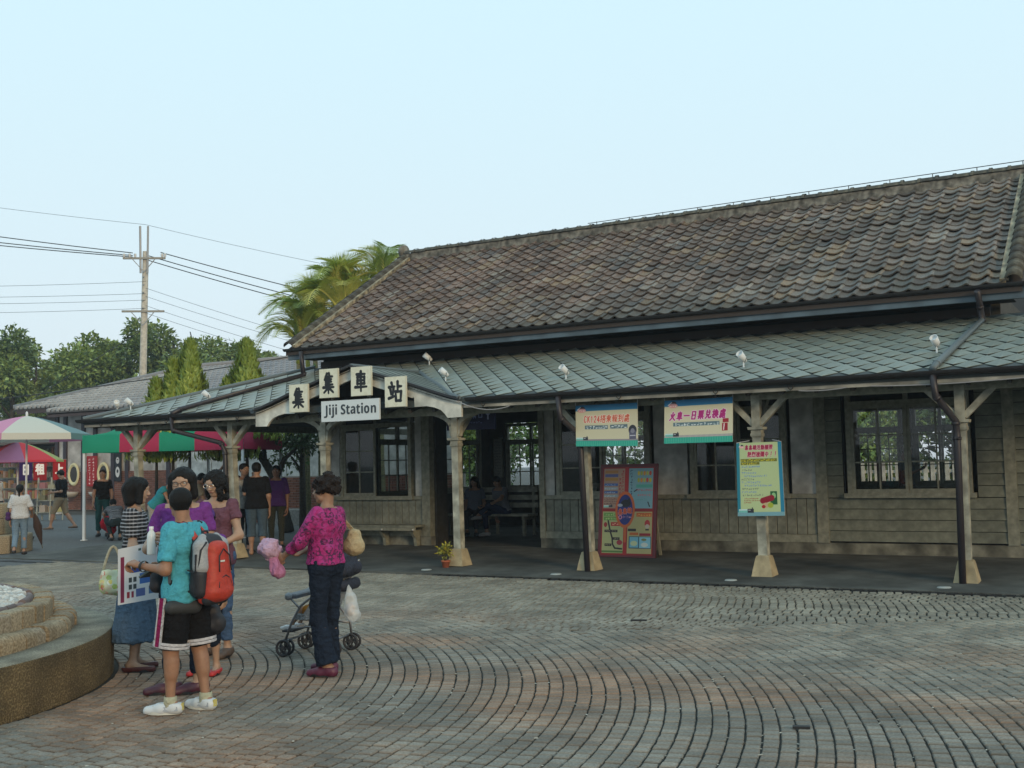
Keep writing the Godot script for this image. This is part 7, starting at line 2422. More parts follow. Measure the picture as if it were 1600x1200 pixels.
func people() -> void:
	rng.seed = 101
	cloth_noise = FastNoiseLite.new()
	cloth_noise.frequency = 9.0; cloth_noise.fractal_octaves = 2; cloth_noise.seed = 3
	hair_noise = FastNoiseLite.new()
	hair_noise.frequency = 40.0; hair_noise.fractal_octaves = 2
	M.eye_white = mat(Color(0.6, 0.58, 0.55), 0.3)
	M.lips = mat(Color(0.30, 0.09, 0.08), 0.5)
	build_head()
	for c in [0.15, 0.3, 0.7, 0.9]: hands[c] = build_hand(c)
	var denim := cloth(Color(0.10, 0.16, 0.24))
	var dark_denim := cloth(Color(0.016, 0.024, 0.042))
	var black := cloth(Color(0.013, 0.013, 0.015))
	var white := cloth(Color(0.62, 0.63, 0.62))
	var fair := Color(0.42, 0.265, 0.18)
	# --- the group beside the planter
	var a := figure("woman in a navy and white striped top and long denim skirt, hair in a bob", Vector3(-7.22, 0, 8.16), deg_to_rad(132), 1.56, {
		"near": true, "hair": "bob", "skin": fair, "shirt": stripes(), "sleeve": 0.72, "loose": 0.018, "hem": 0.80, "fat": 1.02, "skirt": denim, "skirt_hem": 0.25, "shoes": mat(Color(0.09, 0.02, 0.018), 0.5), "shoe_top": 0.045,
		"elR": Vector3(-0.215, 1.02, 0.0), "wrR": Vector3(-0.17, 0.83, 0.16), "elL": Vector3(0.20, 1.03, 0.06), "wrL": Vector3(0.12, 1.05, 0.29), "handL": 0.3, "hand_dirL": Vector3(-0.2, 0.85, 0.4), "thumbL": Vector3(0, 0.2, -1), "handR": 0.7, "turn": Vector3(0.05, 0.12, 0)})
	bag_floral(Vector3(-7.275, 0.743, 8.341), a.rotation.y)
	leaflet(Vector3(-6.574, 0.825, 8.696), deg_to_rad(36))
	var b := figure("boy seen from behind in a turquoise T-shirt and black basketball shorts", Vector3(-5.68, 0, 9.09), deg_to_rad(-84), 1.49, {
		"near": true, "hair": "crop", "skin": Color(0.33, 0.17, 0.10), "shirt": cloth(Color(0.09, 0.42, 0.52)), "sleeve": 0.80, "loose": 0.022, "hem": 0.75, "fat": 1.10, "trousers": black, "trousers_name": "shorts", "leg": 0.98, "cuff": 0.105, "thigh": 0.10, "shoes": mat(Color(0.55, 0.58, 0.60), 0.5), "sole": M.white, "shoe_size": 1.06,
		"elL": Vector3(0.23, 1.02, -0.02), "wrL": Vector3(0.20, 1.06, 0.23), "handL": 0.7, "hand_dirL": Vector3(-0.05, 0.25, 1.0), "thumbL": Vector3(-1, 0.3, 0), "elR": Vector3(-0.22, 1.0, 0.04), "wrR": Vector3(-0.1, 1.0, 0.26), "lean": Vector3(0.07, 0, 0), "turn": Vector3(0.05, -0.75, 0), "ankL": Vector3(0.11, 0.085, 0.05), "kneeL": Vector3(0.105, 0.45, 0.05), "ankR": Vector3(-0.10, 0.085, -0.09), "kneeR": Vector3(-0.10, 0.45, -0.03), "toeL": 0.35, "toeR": -0.1})
	shorts_trim(b)
	trainers(b)
	backpack(b)
	var c := figure("woman with glasses and chin-length hair, behind the boy and facing the camera", Vector3(-6.16, 0, 8.66), deg_to_rad(34), 1.63, {
		"near": true, "hair": "bob", "skin": fair, "glasses": 1, "shirt": cloth(Color(0.20, 0.05, 0.26)), "sleeve": 0.6, "trousers": dark_denim, "shoes": mat(Color(0.07, 0.016, 0.03), 0.5), "toeL": -1.0, "toeR": -1.2,
		"elR": Vector3(-0.235, 1.02, 0.04), "wrR": Vector3(-0.15, 1.08, 0.26), "handR": 0.7, "hand_dirR": Vector3(0.15, 0.35, 0.9), "thumbR": Vector3(0.2, 1, 0), "elL": Vector3(0.20, 1.03, 0.0), "wrL": Vector3(0.10, 1.0, 0.2), "turn": Vector3(0.10, -0.02, 0.05)})
	bottle(spot(c, Vector3(-0.135, 1.10, 0.37)))
	var d := figure("woman in a mauve short-sleeved top with shoulder-length wavy hair and glasses", Vector3(-7.09, 0, 7.40), deg_to_rad(16), 1.60, {
		"near": true, "hair": "wavy", "skin": fair, "glasses": 2, "shirt": cloth(Color(0.165, 0.075, 0.105)), "sleeve": 0.45, "loose": 0.018, "hem": 0.78, "scoop": 0.8, "trousers": cloth(Color(0.07, 0.13, 0.25)), "shoes": mat(Color(0.09, 0.06, 0.045), 0.6),
		"elL": Vector3(0.23, 1.03, 0.02), "wrL": Vector3(0.08, 0.93, 0.20), "elR": Vector3(-0.2, 1.02, 0.0), "wrR": Vector3(-0.06, 0.98, 0.2), "turn": Vector3(0.26, -0.12, 0.05)})
	var e := figure("child in a purple cap and purple shirt, half hidden behind the boy", Vector3(-6.55, 0, 8.05), deg_to_rad(22), 1.30, {
		"near": true, "hair": "short", "skin": fair, "shirt": cloth(Color(0.17, 0.05, 0.28)), "sleeve": 0.7, "trousers": dark_denim, "leg": 1.5, "shoes": mat(Color(0.45, 0.03, 0.03), 0.5), "shoe_top": 0.05, "turn": Vector3(0.25, -0.2, 0)})
	var cap := mb(false)
	lathe(cap, [Vector2(0.103, 0.0), Vector2(0.105, 0.03), Vector2(0.092, 0.075), Vector2(0.055, 0.108), Vector2(0.0, 0.118)], 18)
	var hx: Transform3D = e.get_meta("head_xf")
	var co := obj("cap", cap, cloth(Color(0.13, 0.06, 0.26)), e, hx * Transform3D(Basis(Vector3.RIGHT, 0.15), Vector3(0, 0.035, -0.005)))
	cap = mb(false)
	for i in 8:
		var u := -0.9 + 1.8 * i / 8.0; var v := -0.9 + 1.8 * (i + 1) / 8.0
		quad(cap, Vector3(sin(u) * 0.1, 0.012, cos(u) * 0.1), Vector3(sin(v) * 0.1, 0.012, cos(v) * 0.1), Vector3(sin(v) * 0.10, -0.006, cos(v) * 0.105 + 0.065), Vector3(sin(u) * 0.10, -0.006, cos(u) * 0.105 + 0.065))
	obj("peak", cap, cloth(Color(0.30, 0.03, 0.22)), co)
	# --- woman with the pushchair
	var p := figure("woman with permed hair in a pink patterned long-sleeved top and dark flared jeans", Vector3(-5.66, 0, 7.66), deg_to_rad(-84), 1.535, {
		"near": true, "hair": "perm", "hair_color": Color(0.028, 0.019, 0.017), "skin": Color(0.33, 0.19, 0.12), "shirt": flowery(), "sleeve": 1.62, "loose": 0.024, "hem": 0.885, "fat": 1.06, "trousers": dark_denim, "leg": 1.97, "flare": 0.098, "shoes": mat(Color(0.10, 0.018, 0.045), 0.5), "sole": M.black,
		"elL": Vector3(0.21, 1.07, 0.11), "wrL": Vector3(0.17, 0.955, 0.29), "handL": 0.7, "elR": Vector3(-0.22, 1.06, 0.05), "wrR": Vector3(-0.10, 0.99, 0.24), "turn": Vector3(0.02, 0.10, 0), "ankL": Vector3(0.10, 0.085, -0.07), "ankR": Vector3(-0.10, 0.085, 0.05)})
	pink_bag(spot(p, Vector3(0.165, 0.905, 0.325)), p.rotation.y)
	beige_bag(spot(p, Vector3(-0.25, 1.0, -0.10)), p.rotation.y)
	stroller(Vector3(-6.35, 0, 6.93), deg_to_rad(-76))
	# --- people under and beyond the canopy
	figure("man in a black T-shirt and knee-length denim shorts with his back to the camera", Vector3(-14.03, 0.04, -0.57), deg_to_rad(-145), 1.68, {"hair": "crop", "shirt": black, "loose": 0.03, "hem": 0.80, "sleeve": 0.85, "fat": 1.08, "trousers": cloth(Color(0.075, 0.115, 0.155)), "trousers_name": "shorts", "leg": 1.35, "flare": 0.095, "thigh": 0.105, "elL": Vector3(0.2, 1.06, 0.05), "wrL": Vector3(0.08, 1.3, 0.17), "handL": 0.7, "cell": 0.018})
	figure("young man in a pale grey T-shirt with dark print, beside the second column", Vector3(-14.72, 0.04, -0.98), deg_to_rad(75), 1.67, {"hair": "short", "glasses": 1, "shirt": cloth(Color(0.36, 0.36, 0.35)), "loose": 0.03, "hem": 0.78, "sleeve": 0.9, "trousers": cloth(Color(0.02, 0.025, 0.033)), "shoes": M.black, "cell": 0.018})
	figure("young man in a violet shirt and camouflage trousers facing the square", Vector3(-14.72, 0.06, -1.85), deg_to_rad(38), 1.60, {"hair": "short", "skin": Color(0.27, 0.14, 0.085), "shirt": cloth(Color(0.085, 0.035, 0.17)), "loose": 0.03, "hem": 0.80, "sleeve": 0.9, "trousers": mat(Color(0.10, 0.11, 0.075), 0.9, grain(0.05, gray(0.15), gray(1.0), 91, 2), 5.0), "shoes": M.black, "cell": 0.018})
	figure("person in a turquoise shirt and pale trousers bending forward by the first column", Vector3(-17.57, 0, -1.43), deg_to_rad(110), 1.62, {"hair": "short", "shirt": cloth(Color(0.05, 0.34, 0.42)), "loose": 0.03, "sleeve": 0.2, "trousers": cloth(Color(0.45, 0.43, 0.38)), "lean": Vector3(0.75, 0, 0), "turn": Vector3(0.2, 0, 0), "elL!": Vector3(0.2, 0.95, 0.42), "wrL!": Vector3(0.12, 0.78, 0.55), "elR!": Vector3(-0.2, 0.95, 0.42), "wrR!": Vector3(-0.12, 0.78, 0.55), "shoes": M.black})
	figure("person in a beige shirt and khaki shorts beside the one in turquoise", Vector3(-16.75, 0, -1.55), deg_to_rad(150), 1.60, {"hair": "short", "shirt": cloth(Color(0.34, 0.30, 0.23)), "loose": 0.03, "trousers": cloth(Color(0.25, 0.22, 0.15)), "leg": 1.1, "lean": Vector3(0.45, 0, 0), "shoes": M.black, "elR!": Vector3(-0.22, 0.98, 0.25), "wrR!": Vector3(-0.12, 0.82, 0.42)})
	figure("woman in a black printed T-shirt and teal trousers before the shop", Vector3(-22.84, 0, -4.54), deg_to_rad(42), 1.68, {"hair": "short", "hair_color": Color(0.05, 0.016, 0.012), "skin": Color(0.36, 0.20, 0.13), "shirt": printed_tee(), "sleeve": 0.6, "trousers": cloth(Color(0.025, 0.085, 0.085)), "flare": 0.065, "shoes": M.black, "cell": 0.018})
	var k := figure("person in a striped top crouching by the tent pole, back bent", Vector3(-21.15, 0, -3.5), deg_to_rad(-120), 1.58, {"hair": "short", "shirt": stripes(), "trousers": cloth(Color(0.03, 0.045, 0.05)), "lean": Vector3(0.85, 0, 0), "drop": Vector3(0, -0.42, -0.12), "kneeL": Vector3(0.16, 0.48, 0.22), "kneeR": Vector3(-0.16, 0.42, 0.2), "elL!": Vector3(0.2, 0.62, 0.35), "wrL!": Vector3(0.15, 0.42, 0.5), "elR!": Vector3(-0.2, 0.62, 0.35), "wrR!": Vector3(-0.12, 0.42, 0.5), "turn": Vector3(-0.3, 0, 0), "shoes": M.black})
	red_bundle(spot(k, Vector3(0.0, 0.36, 0.62)))
	figure("man in a black T-shirt and khaki shorts walking left past the shop", Vector3(-26.78, 0, -6.39), deg_to_rad(-62), 1.69, {"hair": "short", "shirt": black, "loose": 0.03, "sleeve": 0.9, "fat": 1.08, "trousers": cloth(Color(0.26, 0.22, 0.16)), "trousers_name": "shorts", "leg": 1.08, "flare": 0.10, "thigh": 0.11, "shoes": mat(Color(0.10, 0.07, 0.05), 0.7), "shoe_top": 0.05, "kneeL": Vector3(0.09, 0.46, 0.17), "ankL": Vector3(0.09, 0.10, 0.24), "kneeR": Vector3(-0.09, 0.45, -0.10), "ankR": Vector3(-0.09, 0.12, -0.34), "elL": Vector3(0.22, 1.03, -0.1), "wrL": Vector3(0.2, 1.0, 0.13), "turn": Vector3(0.35, -0.3, 0), "cell": 0.018})
	figure("man in dark clothes and white shoes farther back, beyond the man in khaki shorts", Vector3(-36.9, 0, -14.2), deg_to_rad(-50), 1.70, {"hair": "short", "shirt": cloth(Color(0.02, 0.018, 0.025)), "trousers": cloth(Color(0.03, 0.022, 0.04)), "shoes": white})
	var u := figure("woman walking away in a white printed T-shirt and light blue jeans", Vector3(-19.59, 0, 0.18), deg_to_rad(-135), 1.40, {"hair": "tail", "shirt": printed_back(), "loose": 0.03, "hem": 0.82, "sleeve": 0.85, "fat": 1.06, "trousers": cloth(Color(0.20, 0.29, 0.38)), "flare": 0.06, "shoes": mat(Color(0.02, 0.015, 0.015), 0.6), "kneeR": Vector3(-0.085, 0.46, 0.06), "ankR": Vector3(-0.085, 0.085, 0.05), "kneeL": Vector3(0.085, 0.44, 0.0), "ankL": Vector3(0.085, 0.13, -0.2), "elR": Vector3(-0.24, 1.03, -0.02), "wrR": Vector3(-0.24, 0.90, 0.18), "handR": 0.9, "cell": 0.018})
	umbrella(spot(u, Vector3(-0.24, 0.80, 0.22)))
	small_bag(spot(u, Vector3(0.2, 0.78, -0.06)), u.rotation.y)
	figure("person in a white top at the left edge of the picture, cut by the frame", Vector3(-25.2, 0, -3.25), deg_to_rad(100), 1.70, {"hair": "short", "shirt": white, "trousers": cloth(Color(0.05, 0.05, 0.06)), "shoes": M.black})
	figure("person in a dark red shirt under the tent, an arm raised to the valance", Vector3(-17.3, 0, -3.3), deg_to_rad(60), 1.74, {"hair": "short", "shirt": cloth(Color(0.06, 0.018, 0.02)), "trousers": black, "elR": Vector3(-0.26, 1.42, 0.08), "wrR": Vector3(-0.12, 1.62, 0.10), "shoes": M.black})
	# --- in the waiting room and the office
	var sit := {"kneeL": Vector3(0.10, 0.47, 0.40), "ankL": Vector3(0.10, 0.085, 0.40), "kneeR": Vector3(-0.10, 0.47, 0.40), "ankR": Vector3(-0.10, 0.085, 0.36), "drop": Vector3(0, -0.36, 0), "hair": "short", "loose": 0.02, "shoes": M.black}
	var s1 := sit.duplicate()
	s1.merge({"shirt": cloth(Color(0.22, 0.23, 0.26)), "trousers": cloth(Color(0.025, 0.035, 0.09)), "kneeL": Vector3(0.02, 0.62, 0.38), "ankL": Vector3(-0.16, 0.42, 0.52), "shoes": mat(Color(0.4, 0.4, 0.4), 0.6), "lean": Vector3(0.3, 0.2, 0), "elL!": Vector3(0.2, 0.75, 0.2), "wrL!": Vector3(-0.02, 0.60, 0.42), "turn": Vector3(0.2, 0.4, 0)}, true)
	figure("person sitting with one leg crossed on the waiting room bench", Vector3(-11.75, 0.11, -5.42), deg_to_rad(-25), 1.62, s1)
	var s2 := sit.duplicate()
	s2.merge({"shirt": cloth(Color(0.17, 0.19, 0.24)), "trousers": cloth(Color(0.05, 0.05, 0.06)), "hair": "long", "turn": Vector3(0.3, -0.2, 0)}, true)
	figure("long-haired person sitting on the waiting room bench behind the porch column", Vector3(-12.45, 0.11, -5.42), deg_to_rad(20), 1.58, s2)
	figure("clerk in a grey-blue shirt standing in the office, seen through the right window", Vector3(-4.0, 0.11, -6.9), deg_to_rad(70), 1.66, {"hair": "short", "shirt": cloth(Color(0.14, 0.18, 0.23)), "trousers": black, "shoes": M.black, "turn": Vector3(0.2, 0.3, 0), "elR": Vector3(-0.2, 1.05, 0.1), "wrR": Vector3(-0.1, 1.15, 0.3)})
	for o in get_children():
		for key in ["joints", "head_xf"]:
			if o.has_meta(key): o.remove_meta(key)

func printed_tee() -> StandardMaterial3D:
	var m := cloth(Color(0.013, 0.013, 0.014))
	return m
func printed_back() -> StandardMaterial3D:
	return cloth(Color(0.66, 0.67, 0.68))

# ---------------------------------------------------------------- things carried
func trainers(b: Node3D) -> void: # laces, tongue and side panels of the white shoes
	var j: Dictionary = b.get_meta("joints")
	var n := 0
	for q in ["L", "R"]:
		var shoe: Node3D = null
		var k := 0
		for c in b.get_children():
			if c.name.begins_with("shoe"):
				if k == n: shoe = c
				k += 1
		n += 1
		var an: float = 0.35 if q == "L" else -0.1
		var td := Vector3(sin(an), 0, cos(an)); var sd := Vector3(td.z, 0, -td.x)
		var a: Vector3 = j["ank" + q] - Vector3(0, 0.085, 0) * 1.49 / 1.6
		var st := mb()
		for i in 4: bar(st, a + td * (0.035 + i * 0.024) + Vector3(0, 0.079 - i * 0.0075, 0) - sd * 0.025, a + td * (0.035 + i * 0.024) + Vector3(0, 0.079 - i * 0.0075, 0) + sd * 0.025, 0.007, 0.005)
		obj("laces", st, M.white, shoe)
		st = mb()
		box(st, a + td * 0.022 + Vector3(0, 0.092, 0), Vector3(0.045, 0.035, 0.012), Basis(sd, Vector3.UP, td) * Basis(Vector3.RIGHT, -0.5))
		obj("tongue", st, cloth(Color(0.5, 0.52, 0.54)), shoe)
		for s in [-1, 1]:
			st = mb()
			prism(st, PackedVector2Array([Vector2(-0.075, 0.028), Vector2(0.0, 0.024), Vector2(0.06, 0.03), Vector2(0.03, 0.05), Vector2(-0.02, 0.06), Vector2(-0.07, 0.055)]), -0.002, 0.002, Transform3D(Basis(td, Vector3.UP, sd) * Basis(Vector3.RIGHT, -0.12 * s), a + sd * s * 0.0465 + td * 0.01))
			obj("side_panel", st, mat(Color(0.33, 0.35, 0.38), 0.5), shoe)
		st = mb()
		box(st, a - td * 0.083 + Vector3(0, 0.05, 0), Vector3(0.03, 0.045, 0.008), Basis(sd, Vector3.UP, td))
		obj("heel_tab", st, mat(Color(0.5, 0.42, 0.12), 0.6), shoe)

func bag_floral(at: Vector3, turn: float) -> void:
	var t := thing("handbag", "white handbag with red and yellow flowers hanging at the striped woman's side", "handbag", at, turn)
	var im := blank(128, 128, Color(0.74, 0.77, 0.66))
	for i in 26:
		var q := Vector2(rnd(0, 128), rnd(0, 128))
		var col := [Color(0.78, 0.10, 0.14), Color(0.85, 0.75, 0.25), Color(0.80, 0.22, 0.50), Color(0.55, 0.66, 0.30), Color(0.9, 0.9, 0.86)][i % 5] as Color
		for kk in 5: oval(im, q + Vector2(cos(kk * 1.26), sin(kk * 1.26)) * 6.5, Vector2(6, 6), col)
	var m := StandardMaterial3D.new()
	m.albedo_texture = ImageTexture.create_from_image(im)
	m.uv1_triplanar = true
	m.uv1_scale = Vector3.ONE * 4.5
	m.roughness = 0.7
	var sk := blend([[Vector3(0, -0.05, -0.03), Vector3(0, -0.05, 0.03), 0.075, 0.075], [Vector3(0, 0.04, -0.05), Vector3(0, 0.04, 0.05), 0.05, 0.05]], 0.01, 0.05, [[Vector3(0, 0.075, 0), Vector3.UP]])
	sk.rumple(cloth_noise, 0.012)
	put("pouch", sk.mesh(), m, t)
	var st := mb(false)
	var pts := []
	for i in 11: pts.append(Vector3(0.0, 0.06 + 0.20 * sin(PI * i / 10), -0.08 + 0.16 * i / 10))
	tube(st, pts, [0.012], 6)
	obj("strap", st, cloth(Color(0.45, 0.44, 0.34)), t)

func leaflet(at: Vector3, turn: float) -> void:
	var im := blank(96, 128, Color(0.74, 0.76, 0.78))
	patch(im, 6, 20, 8, 104, Color(0.42, 0.06, 0.22)); patch(im, 30, 36, 20, 24, Color(0.10, 0.22, 0.52)); patch(im, 48, 64, 24, 24, Color(0.15, 0.35, 0.62))
	for q in [[24, 70], [34, 70], [24, 86], [34, 86], [78, 60], [78, 80], [86, 60]]: patch(im, q[0], q[1], 7, 11, Color(0.16, 0.2, 0.22))
	patch(im, 40, 98, 20, 18, Color(0.26, 0.34, 0.55)); patch(im, 68, 96, 20, 18, Color(0.2, 0.36, 0.52)); patch(im, 20, 102, 6, 14, Color(0.5, 0.08, 0.16)); patch(im, 30, 102, 5, 14, Color(0.45, 0.08, 0.2))
	for i in 5: patch(im, 46 + i * 9, 8, 6, 5, Color(0.2, 0.28, 0.26))
	var t := thing("leaflet", "large printed leaflet with blue squares and crimson edge, held beside the striped woman", "leaflet", at, turn)
	var m := printed(im, 0.6)
	put("sheet_of_paper", sheet(Vector3(-0.155, 0.20, 0.0), Vector3(0.155, 0.26, 0.02), Vector3(0.165, -0.16, 0.03), Vector3(-0.155, -0.21, 0.0)), m, t)

func bottle(at: Vector3) -> void:
	var t := thing("bottle", "white plastic bottle held up beside the striped woman's hand", "bottle", at)
	t.scale = Vector3.ONE * 0.88
	var st := mb(false)
	lathe(st, [Vector2(0, -0.09), Vector2(0.032, -0.09), Vector2(0.034, -0.08), Vector2(0.034, 0.05), Vector2(0.030, 0.075), Vector2(0.015, 0.10), Vector2(0.014, 0.112)], 16)
	obj("flask", st, mat(Color(0.62, 0.66, 0.66), 0.3), t)
	st = mb(false)
	lathe(st, [Vector2(0.0175, 0.108), Vector2(0.0175, 0.13), Vector2(0, 0.131)], 14)
	obj("cap", st, mat(Color(0.7, 0.7, 0.7), 0.4), t)

func shorts_trim(b: Node3D) -> void:
	var j: Dictionary = b.get_meta("joints")
	var white := cloth(Color(0.6, 0.58, 0.6)); var crimson := cloth(Color(0.28, 0.02, 0.10))
	for q in ["L", "R"]:
		var a: Vector3 = j["hip" + q]; var k: Vector3 = j["knee" + q]
		var ax := (k - a).normalized()
		for r in [[0.86, 0.018], [0.92, 0.018]]:
			var st := mb(false)
			var c := along(a, k, r[0])
			var fr := frame_of(ax)
			var rr: float = (lerpf(0.112, 0.105, r[0] / 1.08) * 1.10 * 1.49 / 1.6) + 0.009
			lathe(st, [Vector2(rr, -0.008), Vector2(rr + 0.002, 0.0), Vector2(rr, 0.010)], 22, Transform3D(fr, c))
			obj("hem_stripe", st, white, b)
		var side := 1.0 if q == "L" else -1.0
		for r in [[-0.022, white, 0.010], [0.0, crimson, 0.030], [0.022, white, 0.010]]:
			var st := mb()
			var pts := []
			for i in 8:
				var u := i / 7.0
				var rr := lerpf(0.124, 0.112, u) * 1.10 * 1.49 / 1.6
				pts.append(along(a, k, 0.02 + 0.88 * u) + Vector3(side * rr * 0.985, 0, r[0] + rr * 0.18) )
			for i in 7: bar(st, pts[i], pts[i + 1] + (pts[i + 1] - pts[i]) * 0.05, r[2], 0.012, Vector3.RIGHT)
			obj("side_stripe", st, r[1], b)
	for q in ["L", "R"]: # socks
		var st := mb(false)
		var p: Vector3 = j["ank" + q]
		lathe(st, [Vector2(0.046, -0.03), Vector2(0.044, 0.0), Vector2(0.041, 0.035), Vector2(0.036, 0.036)], 14, Transform3D(Basis(), p))
		obj("sock", st, cloth(Color(0.5, 0.48, 0.34)), b)

func backpack(b: Node3D) -> void:
	var t := thing("backpack", "red, grey and black backpack on the boy's back", "backpack", spot(b, Vector3(-0.02, 0.945, -0.15)), b.rotation.y)
	t.scale = Vector3.ONE * 0.86
	var red := mat(Color(0.50, 0.042, 0.02), 0.6, grain(0.04, gray(0.8), gray(1.0), 81, 4), 4.0); var gray_ := mat(Color(0.36, 0.37, 0.38), 0.6, grain(0.04, gray(0.8), gray(1.0), 81, 4), 4.0); var dark := mat(Color(0.015, 0.015, 0.02), 0.65)
	# wearer's side in dark cloth, outer shell in red, grey panel at the side
	var main := blend([[Vector3(-0.07, 0.17, -0.02), Vector3(-0.085, -0.14, -0.03), 0.08, 0.095], [Vector3(0.07, 0.17, -0.02), Vector3(0.085, -0.14, -0.03), 0.08, 0.095], [Vector3(0, 0.18, -0.02), Vector3(0, -0.14, -0.03), 0.082, 0.095]], 0.011, 0.06)
	main.rumple(cloth_noise, 0.006)
	put("main_pocket", main.mesh(), dark, t)
	var outer := blend([[Vector3(-0.05, 0.15, -0.095), Vector3(-0.065, -0.17, -0.115), 0.055, 0.075], [Vector3(0.05, 0.15, -0.095), Vector3(0.065, -0.17, -0.115), 0.055, 0.075], [Vector3(0, 0.15, -0.095), Vector3(0, -0.17, -0.12), 0.058, 0.078], [Vector3(-0.08, -0.215, -0.05), Vector3(0.08, -0.215, -0.05), 0.055, 0.055]], 0.011, 0.05)
	outer.rumple(cloth_noise, 0.006)
	put("front_pocket", outer.mesh(), red, t)
	for s in [-1, 1]:
		var side := blend([[Vector3(s * 0.122, 0.17, -0.045), Vector3(s * 0.125, 0.02, -0.055), 0.055, 0.066], [Vector3(s * 0.08, 0.235, -0.03), Vector3(s * 0.11, 0.18, -0.045), 0.035, 0.055]], 0.011, 0.03)
		put("side_panel", side.mesh(), gray_, t)
		var mesh_ := blend([[Vector3(s * 0.13, -0.04, -0.05), Vector3(s * 0.125, -0.16, -0.05), 0.062, 0.062]], 0.011, 0.03)
		put("side_pocket", mesh_.mesh(), dark, t)
		var st := mb()
		bar(st, Vector3(s * 0.19, -0.02, -0.06), Vector3(s * 0.188, 0.0, 0.02), 0.022, 0.006, Vector3.UP); bar(st, Vector3(s * 0.192, 0.12, -0.06), Vector3(s * 0.185, -0.14, -0.055), 0.018, 0.006, Vector3.BACK)
		obj("webbing", st, dark, t)
		# shoulder strap over the shoulder: red with a dark edge
		var pts := [Vector3(s * 0.055, 0.20, 0.045), Vector3(s * 0.085, 0.315, 0.12), Vector3(s * 0.095, 0.335, 0.20), Vector3(s * 0.115, 0.27, 0.285), Vector3(s * 0.14, 0.13, 0.315), Vector3(s * 0.165, 0.0, 0.28), Vector3(s * 0.17, -0.12, 0.16), Vector3(s * 0.14, -0.16, 0.04)]
		for band in [[0.0, 0.056, red], [0.006, 0.072, dark]]:
			var cu := Curve3D.new()
			for q in pts.size():
				var tan_: Vector3 = (pts[mini(q + 1, pts.size() - 1)] - pts[maxi(q - 1, 0)]) / 6.0
				cu.add_point(pts[q], -tan_, tan_)
			st = mb()
			var n := 20
			var last := n if band[2] == dark else 12
			for i in last:
				var p := cu.sample_baked(cu.get_baked_length() * i / n); var q2 := cu.sample_baked(cu.get_baked_length() * (i + 1.05) / n)
				var mid := (p + q2) / 2; var outn := (mid - Vector3(s * 0.05, 0.05, 0.17)); outn.x *= 0.25
				bar(st, p + outn.normalized() * (0.012 - band[0]), q2 + outn.normalized() * (0.012 - band[0]), band[1] if i < 12 else 0.03, 0.012, (q2 - p).cross(Vector3.RIGHT).cross(q2 - p).normalized() if false else Vector3(0, 0.6, -0.8) if i > 6 else Vector3(0, 0.3, 1))
			obj("shoulder_strap", st, band[2], t)
	var st := mb(false)
	tube(st, [Vector3(0.12, 0.21, -0.105), Vector3(0.165, 0.15, -0.085), Vector3(0.18, 0.02, -0.075)], [0.008], 6)
	obj("zip", st, dark, t)
	for q in [[-0.02, 0.07, 0.15], [-0.14, 0.075, -0.05]]:
		st = mb(false)
		tube(st, [Vector3(-q[1], q[0], -0.187), Vector3(-q[1] * 0.85, q[2] * 0.7 + q[0] * 0.3, -0.178), Vector3(0, q[2], -0.168 if q[2] > 0 else -0.19), Vector3(q[1] * 0.85, q[2] * 0.7 + q[0] * 0.3, -0.178), Vector3(q[1], q[0], -0.187)], [0.0055], 5)
		obj("zip", st, dark, t)
	put("base_panel", blend([[Vector3(-0.085, -0.225, -0.085), Vector3(0.085, -0.225, -0.085), 0.052, 0.052]], 0.011, 0.02).mesh(), dark, t)
	st = mb()
	box(st, Vector3(0.03, 0.06, -0.183), Vector3(0.05, 0.012, 0.004))
	obj("white_mark", st, M.white, t)
	st = mb(false)
	tube(st, [Vector3(-0.03, 0.245, 0.0), Vector3(-0.025, 0.285, 0.01), Vector3(0.025, 0.285, 0.01), Vector3(0.03, 0.245, 0.0)], [0.009], 6)
	obj("grab_handle", st, dark, t)
	# waist pouch under it and dark camera bag on the far hip
	var w := thing("waist_pouch", "grey pouch with a dark strap at the boy's waist below the backpack", "pouch", spot(b, Vector3(0.12, 0.70, -0.10)), b.rotation.y)
	put("pouch", blend([[Vector3(-0.08, 0, 0.0), Vector3(0.06, 0.005, 0.07), 0.05, 0.045]], 0.01, 0.02).mesh(), mat(Color(0.028, 0.03, 0.032), 0.7), w)
	st = mb()
	bar(st, Vector3(0.05, 0.05, 0.09), Vector3(0.03, 0.52, 0.12), 0.02, 0.006, Vector3.RIGHT)
	obj("strap", st, mat(Color(0.07, 0.08, 0.09), 0.8), w)
	var cb := thing("camera_bag", "small black bag with a grey flap hanging in front of the boy", "bag", Vector3(-5.936, 0.85, 9.083), b.rotation.y)
	put("pouch", blend([[Vector3(-0.03, -0.03, 0), Vector3(0.03, -0.03, 0), 0.05, 0.05], [Vector3(-0.03, 0.03, 0), Vector3(0.03, 0.03, 0), 0.045, 0.045]], 0.01, 0.03).mesh(), dark, cb)
	st = mb()
	box(st, Vector3(0.0, 0.06, 0.06), Vector3(0.14, 0.012, 0.14), Basis(Vector3.RIGHT, 0.5))
	obj("flap", st, mat(Color(0.10, 0.12, 0.11), 0.8), cb)
	var nb := thing("black_pouch", "black drawstring bag hanging below the backpack's right edge", "bag", spot(b, Vector3(-0.17, 0.60, -0.08)), b.rotation.y)
	var dp := blend([[Vector3(0, -0.05, 0), Vector3(0, 0.04, 0), 0.075, 0.05], [Vector3(0, -0.04, -0.04), Vector3(0, -0.04, 0.04), 0.06, 0.06]], 0.01, 0.03)
	dp.rumple(cloth_noise, 0.01)
	put("pouch", dp.mesh(), dark, nb)
	st = mb(false)
	tube(st, [Vector3(0, 0.08, 0), Vector3(0.02, 0.2, 0.02), Vector3(0.05, 0.32, 0.03)], [0.005], 5)
	obj("cord", st, dark, nb)
